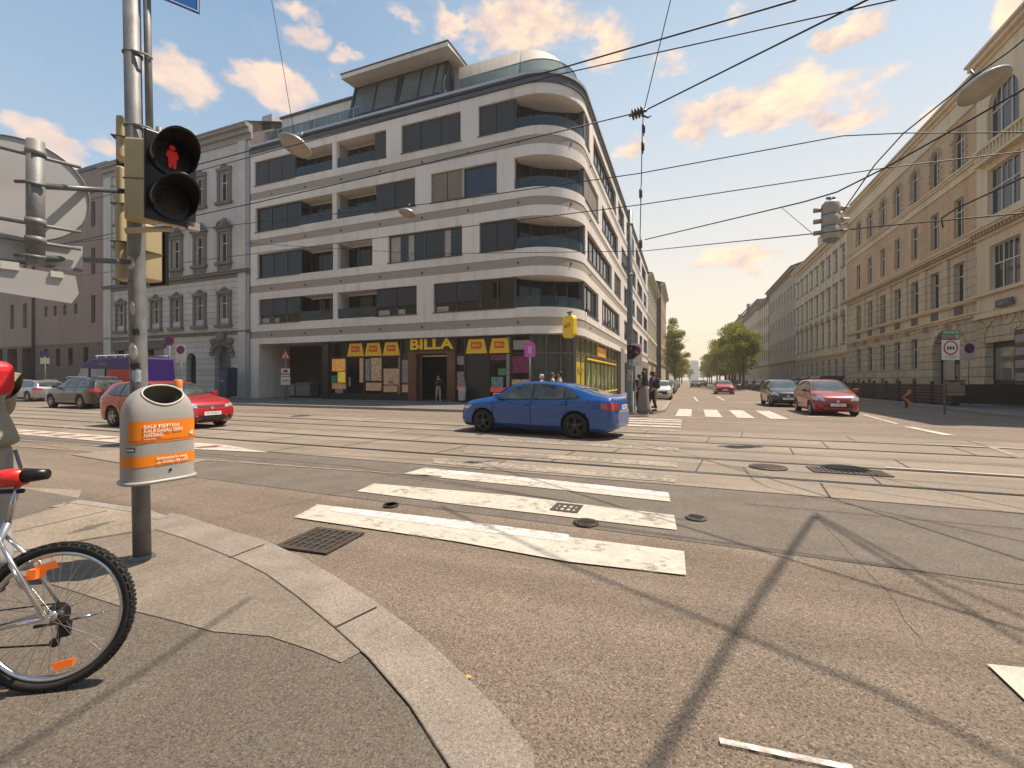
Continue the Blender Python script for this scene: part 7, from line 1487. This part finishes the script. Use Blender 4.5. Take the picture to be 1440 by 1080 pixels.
# the cyclist at the left edge: seat of pale jeans, olive jacket and red rucksack
CP = Vector((-3.70, 3.02, KN)); ct = thing('person', 'cyclist in pale jeans, olive jacket and red rucksack at the left edge of the photo', 'person', world=CP, rot=R(155))
jean = mat('pale_jeans', (.42, .41, .41), .85, var=.25, vscale=5, bump=.5, bscale=14); jack = mat('olive_jacket', (.33, .31, .24), .85, var=.15, vscale=4, bump=.4, bscale=12)
Q = lambda x, y, z: (x, y, z)
skin_mesh('body', [[(Q(0, 0, 1.0), (.15, .17)), (Q(.06, 0, 1.30), (.13, .17)), (Q(.12, 0, 1.52), (.08, .12)), (Q(.15, 0, 1.60), .055), (Q(.17, 0, 1.72), (.09, .075)), (Q(.17, 0, 1.79), .06)],
    [(Q(.12, 0, 1.52), (.08, .12)), (Q(.13, .20, 1.46), .055), (Q(.33, .26, 1.25), .045), (Q(.55, .24, 1.12), .03), (Q(.62, .24, 1.10), .035)], [(Q(.12, 0, 1.52), (.08, .12)), (Q(.13, -.20, 1.46), .055), (Q(.33, -.26, 1.25), .045), (Q(.55, -.24, 1.12), .03), (Q(.62, -.24, 1.10), .035)],
    [(Q(0, 0, 1.0), (.15, .17)), (Q(.0, .10, .95), .09), (Q(.10, .12, .52), .06), (Q(.02, .13, .10), .045), (Q(.14, .13, .05), .04)], [(Q(0, 0, 1.0), (.15, .17)), (Q(.0, -.10, .95), .09), (Q(.04, -.12, .52), .06), (Q(-.06, -.13, .10), .045), (Q(.06, -.13, .05), .04)]], skin, ct)
skin_mesh('trousers', [[(Q(0, 0, 1.06), (.16, .19)), (Q(-.02, 0, .98), (.175, .20))], [(Q(-.02, 0, .98), (.175, .20)), (Q(-.02, .10, .90), .135), (Q(.10, .12, .52), .095), (Q(.02, .13, .14), .075)], [(Q(-.02, 0, .98), (.175, .20)), (Q(-.02, -.10, .90), .135), (Q(.04, -.12, .52), .095), (Q(-.06, -.13, .14), .075)]], jean, ct, 2)
skin_mesh('jacket', [[(Q(-.05, 0, .98), (.25, .28)), (Q(-.04, 0, 1.05), (.24, .27)), (Q(-.02, 0, 1.18), (.20, .235)), (Q(.04, 0, 1.30), (.165, .20)), (Q(.11, 0, 1.50), (.12, .17)), (Q(.13, 0, 1.58), .08)], [(Q(.11, 0, 1.50), (.12, .17)), (Q(.13, .20, 1.47), .08), (Q(.33, .26, 1.25), .068), (Q(.53, .24, 1.13), .05)], [(Q(.11, 0, 1.50), (.12, .17)), (Q(.13, -.20, 1.47), .08), (Q(.33, -.26, 1.25), .068), (Q(.53, -.24, 1.13), .05)]], jack, ct, 2)
m = MB(); m.box(-.29, -.08, -.15, .15, 1.36, 1.60); bevel(m.build('rucksack', mat('rucksack_red', (.65, .012, .02), .5, bump=.5, bscale=20), ct), .07, 4)
m = MB(); m.blob((.15, 0, 1.77), .115, .10, .09, 9); m.build('hair', hair_b, ct)
for sg in (-1, 1): m = MB(); m.blob((.08 if sg > 0 else .0, sg * .13, .05), .14, .05, .05, 8); m.build('shoe', shoe_d, ct)
m = MB(); m.tube([(-.17, -.17, .98), (-.19, -.19, .86), (-.16, -.20, .72)], .012, 6); m.build('strap', mat('strap_grey', (.22, .22, .24), .7), ct)
# ================================================================ TREES
bark = mat('bark', (.09, .07, .05), .9, var=.3, vscale=4, bump=.8, bscale=14)
leaf = []
for i, c in enumerate(((.16, .18, .022), (.09, .12, .018), (.26, .26, .035))):
    lm = mat('leaf_green_%d' % i, c, .55, var=.3, vscale=1.2); b_ = lm.node_tree.nodes['Principled BSDF']; tr = lm.node_tree.nodes.new('ShaderNodeBsdfTranslucent'); tr.inputs[0].default_value = (c[0] * 2.2, c[1] * 2.0, c[2], 1); mx = lm.node_tree.nodes.new('ShaderNodeMixShader'); mx.inputs[0].default_value = .35
    o_ = lm.node_tree.nodes['Material Output']; lm.node_tree.links.new(b_.outputs[0], mx.inputs[1]); lm.node_tree.links.new(tr.outputs[0], mx.inputs[2]); lm.node_tree.links.new(mx.outputs[0], o_.inputs[0]); leaf.append(lm)
def tree(name, label, s, r, h, cr, seed, n=9000, group=None, tall=1.0, base=.28):
    rnd = random.Random(seed); p = SW(s, r, KZ); t = thing(name, label, 'tree', world=p, rot=rnd.uniform(0, 6), group=group)
    m = MB(); m.tube([(0, 0, 0), (.03, .02, h * .2), (-.03, .05, h * .4), (.05, 0, h * .7)], [.19, .15, .12, .05], 9); tips = []
    for i in range(9):
        a = i * 2.4 + rnd.random(); z0 = h * (.26 + .045 * i); L_ = cr * rnd.uniform(.55, .9); e = (L_ * math.cos(a), L_ * math.sin(a), z0 + h * rnd.uniform(.10, .26)); m.tube([(0, .03, z0), (e[0] * .5, e[1] * .5, z0 + (e[2] - z0) * .4), e], [.07, .05, .02], 6); tips.append(e)
    m.build('trunk', bark, t)
    cl = []
    for i in range(34):
        a = rnd.uniform(0, 2 * math.pi); z = rnd.uniform(base, .97); w = math.sin(math.pi * min(1, (z - base + .08) / (1.08 - base))) ** .6; d = cr * w * rnd.uniform(.2, .82); cl.append(((d * math.cos(a), d * math.sin(a), z * h), cr * rnd.uniform(.26, .46)))
    mb = MB(); vs = []; fs = []; ms = []
    for k in range(n):
        (cx, cy, cz), cr_ = cl[rnd.randrange(len(cl))]; u = Vector((rnd.gauss(0, 1), rnd.gauss(0, 1), rnd.gauss(0, 1))).normalized(); rad = cr_ * rnd.random() ** .4
        p_ = Vector((cx, cy, cz)) + Vector((u.x, u.y, u.z * .8)) * rad; q = Vector((rnd.gauss(0, 1), rnd.gauss(0, 1), rnd.gauss(0, 1))).normalized(); w_ = q.orthogonal().normalized(); v_ = q.cross(w_); s_ = rnd.uniform(.07, .15) * tall
        i0 = len(vs); vs += [tuple(p_ - w_ * s_), tuple(p_ - v_ * s_ * .6), tuple(p_ + w_ * s_), tuple(p_ + v_ * s_ * .6)]; fs.append((i0, i0 + 1, i0 + 2, i0 + 3)); ms.append(0 if rnd.random() < .5 else (1 if rnd.random() < .55 else 2))
    mb.add(vs, fs, False); mb.m = ms; mb.build('crown', leaf, t); return t
base_trees = [tree('street_tree', 'leafy green street tree nearest the crossing in the right row', 7.4, 69, 8.6, 2.5, 1, group='trees along the right side of the street')]
words = ['second', 'third', 'fourth', 'fifth', 'sixth', 'seventh', 'eighth', 'ninth', 'tenth', 'eleventh', 'twelfth', 'thirteenth', 'fourteenth']
base_trees.append(tree('street_tree', 'leafy green street tree, second from the crossing in the right row', 7.6, 76, 9.4, 2.9, 2, group='trees along the right side of the street'))
base_trees.append(tree('street_tree', 'leafy green street tree, third from the crossing in the right row', 7.6, 82.5, 9.6, 3.0, 5, group='trees along the right side of the street'))
rnd = random.Random(11); i = 2
for r_ in (89, 95, 101, 108, 116, 125, 136, 150, 168, 190):
    o = copy_tree(base_trees[i % 3]); o.location = SW(7.8 + rnd.uniform(-.5, .5), r_, KZ); o.rotation_euler.z = rnd.uniform(0, 6); k = rnd.uniform(.98, 1.2); o.scale = (k, k, k); o['label'] = 'leafy green street tree, %s from the crossing in the right row' % words[i]; i += 1
tree('tall_tree', 'tall dark green tree standing at the left kerb beside the ochre house', -1.9, 88, 13.0, 2.7, 8, n=11000, base=.18)
o = copy_tree(bpy.data.objects['tall_tree']); o.location = SW(-2.2, 97, KZ); o.scale = (.95, .95, .82); o['label'] = 'green tree directly behind the tall tree on the left kerb'
o = copy_tree(base_trees[1]); o.location = SW(-2.0, 150, KZ); o['label'] = 'light green rounded tree further back on the left side of the street'; o['group'] = 'far trees on the left'; o.scale = (1.1, 1.1, 1.0)
o = copy_tree(base_trees[0]); o.location = SW(-1.5, 172, KZ); o['label'] = 'light green tree farthest back on the left side of the street'; o['group'] = 'far trees on the left'; o.scale = (1.2, 1.2, 1.1)
for j, (s_, r_) in enumerate(((2.0, 330), (-6, 330), (10, 300))):
    o = copy_tree(base_trees[j]); o.location = SW(s_, r_, 0); o.scale = (1.3, 1.3, 1.1); o['label'] = ['distant tree closing the view at the middle of the street', 'distant tree closing the view at the left end of the street', 'distant tree closing the view at the right end of the street'][j]; o['group'] = 'trees at the far end of the street'
hg = MB(); hg.box(12.2, 13.4, 50, 60, KZ, KZ + 1.5); hg = None
# terrace umbrellas and dark stalls under the trees
for j, (s_, r_) in enumerate(((12.9, 50.5), (12.9, 55), (13.0, 60))):
    t = thing('market_hut', ['dark low booth on the right pavement nearest the black car', 'dark low booth, second along the right pavement', 'dark low booth, third along the right pavement'][j], 'booth', s_, r_, KZ, group='dark booths on the right pavement')
    m = MB(); m.box(s_ - .9, s_ + .9, r_, r_ + 3.4, KZ, KZ + 1.5); m.build('body', dk, t); m = MB(); m.prism([(s_ - 1.1, KZ + 1.5), (s_ + 1.1, KZ + 1.5), (s_ + .9, KZ + 1.75), (s_ - .9, KZ + 1.75)], r_ - .15, r_ + 3.55, axis=1); m.build('roof', roof_m, t); m = MB(); m.box(s_ - .93, s_ - .901, r_ + .4, r_ + 3.0, KZ + .8, KZ + 1.35); m.build('counter', blk, t)
# ================================================================ OVERHEAD WIRES
wire_m = mat('wire_dark', (.020, .020, .024), .5, .4); ins_m = mat('insulator_brown', (.10, .06, .05), .4)
def wire(label, pts, r_=.011, name='overhead_wire', cat='wire', sag=0):
    m = MB(); P_ = [Vector(p) for p in pts]
    if name == 'overhead_wire' and len(P_) > 1:          # carried on to the masts outside the view
        for k, j in ((0, 1), (-1, -2)):
            p = P_[k]; u, v_ = 720 + 624 * p.x / max(p.y, .01), 534 - 624 * (p.z - CAMH) / max(p.y, .01)
            if u < 5 or u > 1435 or v_ < 5 or p.y < 1:
                d = (p - P_[j]).normalized(); q = p + d * 16
                def seen(a): return a.y > .05 and -20 < 720 + 624 * a.x / a.y < 1460 and -20 < 534 - 624 * (a.z - CAMH) / a.y < 1100
                if 'shadow' not in label and not any(seen(p + d * (i * .5)) for i in range(1, 33)): P_.insert(0, q) if k == 0 else P_.append(q)
    if len(P_) == 2 and sag: P_ = [P_[0].lerp(P_[1], i / 12) - Vector((0, 0, sag * 4 * (i / 12) * (1 - i / 12))) for i in range(13)]
    m.tube(P_, r_, 6); return tag(m.build(name, wire_m), label, cat)
def ext(a, b_, k0, k1): a, b_ = Vector(a), Vector(b_); d = b_ - a; return a - d * k0, b_ + d * k1
G_ = 'overhead wires'
a, b_ = AR(340, 215, 8.3), AR(785, 97, 8.3); p0, p1 = ext(a, b_, 3.5, .0); wire('thick wire along the eaves of the white house, running up to the top edge', [p0, a, b_, AR(1120, 0, 7.3)], .014)
a, b_ = AR(340, 224, 8.0), AR(780, 106, 8.0); p0, p1 = ext(a, b_, 3.5, .0); wire('knotted wire just below the thick wire along the eaves', [p0, a, b_, AR(1262, -1, 6.9)], .010)
wc = MB()
a, b_ = AR(100, 341, 8.5), AR(889, 160, 9.2); p0, p1 = ext(a, b_, 2.5, 0); wire('black feeder wire crossing the white house up to the brown insulator', [p0, a, AR(360, 285, 8.5), AR(600, 230, 8.6), b_], .013)
IN = AR(897, 159, 9.2); t = thing('insulator', 'brown insulator knot in the sky right of the white house', 'insulator', world=IN); m = MB(); [m.lathe([(.03, x), (.10, x + .01), (.10, x + .03), (.03, x + .05)], (0, 0, 0), d=(1, -.2, .25), n=14) for x in (-.12, -.06, 0, .06)]; m.build('discs', ins_m, t); m = MB(); m.tube([(-.17, .03, -.04), (.17, -.03, .04)], .03, 8); m.tube([(.1, 0, -.05), (.2, 0, -.09), (.26, 0, -.05)], .02, 6); m.build('core', galv_b, t)
wire('black feeder wire climbing from the brown insulator to the top edge', [IN + Vector((.1, 0, .03)), AR(1219, 0, 6.9), AR(1219, 0, 6.9) + (AR(1219, 0, 6.9) - IN) * .8], .014)
vt = [AR(943, 0, 9.0), AR(905, 158, 9.2), AR(903, 190, 9.3), AR(902, 250, 9.5), AR(900, 335, 9.6)]; vt[0] = vt[1] + (vt[0] - vt[1]) * 1.0; wire('thin steep wire through the brown insulator in the sky', vt, .009)
for (px, py), lb in (((905, 181), 'upper black clamp on the steep wire'), ((904, 206), 'middle black clamp on the steep wire'), ((901, 272), 'lower clamp on the steep wire'), ((901, 343), 'clamp where the steep wire ends beside the pole')):
    q = AR(px, py, 9.4); m = MB(); m.lathe([(.0, -.10), (.035, -.08), (.035, .08), (0, .10)], tuple(q), n=8); m.tube([(q.x, q.y, q.z - .15), (q.x, q.y, q.z + .15)], .012, 5); tag(m.build('wire_clamp', ins_m), lb, 'clamp', 'clamps on the steep wire')
wire('thin wire from the upper left corner down to the oval lamp', [AR(382, 0, 9), AR(414, 190, 9.8), ], .008)
a, b_ = AR(340, 315, 10.4), AR(606, 286, 10.4); p0, p1 = ext(a, b_, 2.5, 0); wire('upper tram wire passing the brick house attic', [p0, a, b_, AR(898, 244, 10.4), AR(1185, 191, 10.4), AR(1271, 187, 10.2), AR(1520, 186, 9.8)], .011)
a, b_ = AR(600, 326, 12.3), AR(900, 288, 12.3); p0, p1 = ext(a, b_, 4, 0); wire('lower tram wire passing the arched windows of the brick house', [p0, a, b_, AR(1245, 236, 12.3), AR(1480, 208, 12.3)], .012)
wire('span wire below the white house second band, ending at the hanging signals', [AR(345, 342, 15), AR(600, 357, 15), AR(905, 353, 14.0), AR(1150, 328, 9.9), AR(1218, 320, 9.0), AR(1480, 296, 8.0)], .010)
a = AR(907, 337, 14.0); wire('curved wire from the pole top over the hanging signals to the right edge', [a, AR(1042, 305, 12.5), AR(1130, 284, 10.8), AR(1177, 270, 9.9), AR(1245, 236, 9.2), AR(1350, 177, 8.3), AR(1470, 108, 7.5)], .014)
wire('lamp span wire from the signals up to the large lamp', [AR(1186, 296, 9.9), AR(1230, 232, 9.0), AR(1270, 188, 8.6), AR(1372, 106, 8.3), AR(1420, 72, 8.2), AR(1520, -10, 8)], .011)
wire('short wire with knots across the beige bay windows', [AR(1480, 230, 9), AR(1400, 268, 9.5), AR(1345, 293, 10), AR(1324, 307, 10.3), AR(1326, 320, 10.4)], .013)
wire('thin stay wire linking two span wires over the side street', [AR(1098, 291, 11.5), AR(1142, 328, 10.4)], .006)
# wires above and beside the camera whose shadows cross the near asphalt
def above(px, py, z): g_ = G(px, py); k = z / math.tan(SUN_EL); return Vector((g_.x + SUN_H.x * k, g_.y + SUN_H.y * k, z))
def sh_wire(label, pts, z, r_, e0=.5, e1=.5):
    P_ = [above(x, y, z) for x, y in pts]; P_ = [P_[0] + (P_[0] - P_[1]) * e0] + P_ + [P_[-1] + (P_[-1] - P_[-2]) * e1]; o = wire(label, P_, r_); return o
sh_wire('thick cable overhead right of the camera throwing the broad shadow', [(1145, 726), (1040, 880), (920, 1080)], 8.6, .023, 0, 1.5)
sh_wire('span cable overhead whose shadow runs through the crosswalk to the lower right', [(640, 722), (800, 795), (1000, 875), (1240, 975), (1440, 1078)], 8.6, .016, .2, .6)
sh_wire('overhead cable throwing the shadow from the fork to the right edge', [(1145, 726), (1290, 815), (1440, 905)], 8.8, .018, 0, 1)
sh_wire('overhead cable throwing the second parallel shadow', [(1145, 722), (1300, 808), (1440, 868)], 8.8, .016, 0, 1)
sh_wire('overhead wire throwing the flat shadow across the road', [(900, 748), (1240, 795), (1440, 832)], 8.6, .013, .3, 1)
sh_wire('overhead wire throwing the faint long shadow below the rails', [(1145, 718), (1440, 745)], 9.2, .012, .4, 1)
sh_wire('overhead wire throwing the thin shadow on the near left pavement', [(60, 1040), (200, 950), (330, 860)], 7.5, .013, 1, .2)
# unseen houses added on the camera's side of the tram street: they close the view behind and darken the reflections
for nm, lb, xf_, L_, sr in (('behind_left_house', 'unseen beige house on the near side of the tram street left of the camera', frame_xf((-7, -7.5, 0), (-1, 0, 0), (0, 1, 0)), 60, (-30, -8, 0)), ('behind_right_house', 'unseen beige house on the near side of the tram street right of the camera', frame_xf((15, 1.0, 0), (1, 0, 0), (0, 1, 0)), 60, (40, 0, 0)), ('behind_side_house', 'unseen beige house lining the side street behind the camera', frame_xf((15, 1.0, 0), (0, -1, 0), (-1, 0, 0)), 50, (15, -25, 0))):
    t = thing('near_house', lb, 'building', *sr); hs = [(c * 3.2 + 1, c * 3.2 + 2.2, z, z + 2.2) for c in range(int(L_ / 3.2)) for z in (1.5, 5.6, 9.2, 12.8)]
    facade(xf_, 0, L_, 0, 17.5, hs, m=rst, parent=t, depth=.3); m = MB(xf_); m.add([(0, -.28, 0), (L_, -.28, 0), (L_, -.28, 17), (0, -.28, 17)], [(0, 1, 2, 3)]); m.build('dark_panes', gl_dark, t); mould(xf_, 0, L_, 17.5, [(0, .5, .5)], 'eaves', rst_l, t)
    m = MB(xf_); m.add([(0, .4, 18), (L_, .4, 18), (L_, -8, 22), (0, -8, 22)], [(0, 1, 2, 3)]); m.add([(0, 0, 0), (0, -12, 0), (0, -12, 18), (0, 0, 18)], [(0, 1, 2, 3)]); m.add([(0, -12, 0), (L_, -12, 0), (L_, -12, 20), (0, -12, 20)], [(0, 1, 2, 3)]); m.build('roof', mat('dark_tile', (.10, .085, .075), .8), t)

for (px, py), lb in (((657, 955), 'small yellow leaf on the asphalt beside the granite kerb'),):
    p = G(px, py); m = MB(); m.patch([[(-.02, -.008, .004), (0, -.012, .010), (.022, -.004, .005)], [(-.018, .008, .006), (0, .010, .012), (.02, .006, .006)]]); o = m.build('fallen_leaf', mat('leaf_yellow', (.55, .30, .05), .7)); o.location = (p.x, p.y, .006); tag(o, lb, 'leaf')
# ================================================================ HAZE
hz = MB(); hz.box(-900, 900, -300, 1700, -1, 46); ho = hz.build('haze', [], None); ho['kind'] = 'stuff'; ho['label'] = 'pale warm haze over the far end of the street'
hm = bpy.data.materials.new('haze'); hm.use_nodes = True; t_ = hm.node_tree; t_.nodes.clear(); vo_ = t_.nodes.new('ShaderNodeVolumePrincipled'); vo_.inputs['Color'].default_value = (1, .93, .82, 1); vo_.inputs['Density'].default_value = .0008; vo_.inputs['Anisotropy'].default_value = .2
mo_ = t_.nodes.new('ShaderNodeOutputMaterial'); t_.links.new(vo_.outputs[0], mo_.inputs['Volume']); ho.data.materials.append(hm)
scene.cycles.volume_bounces = 0
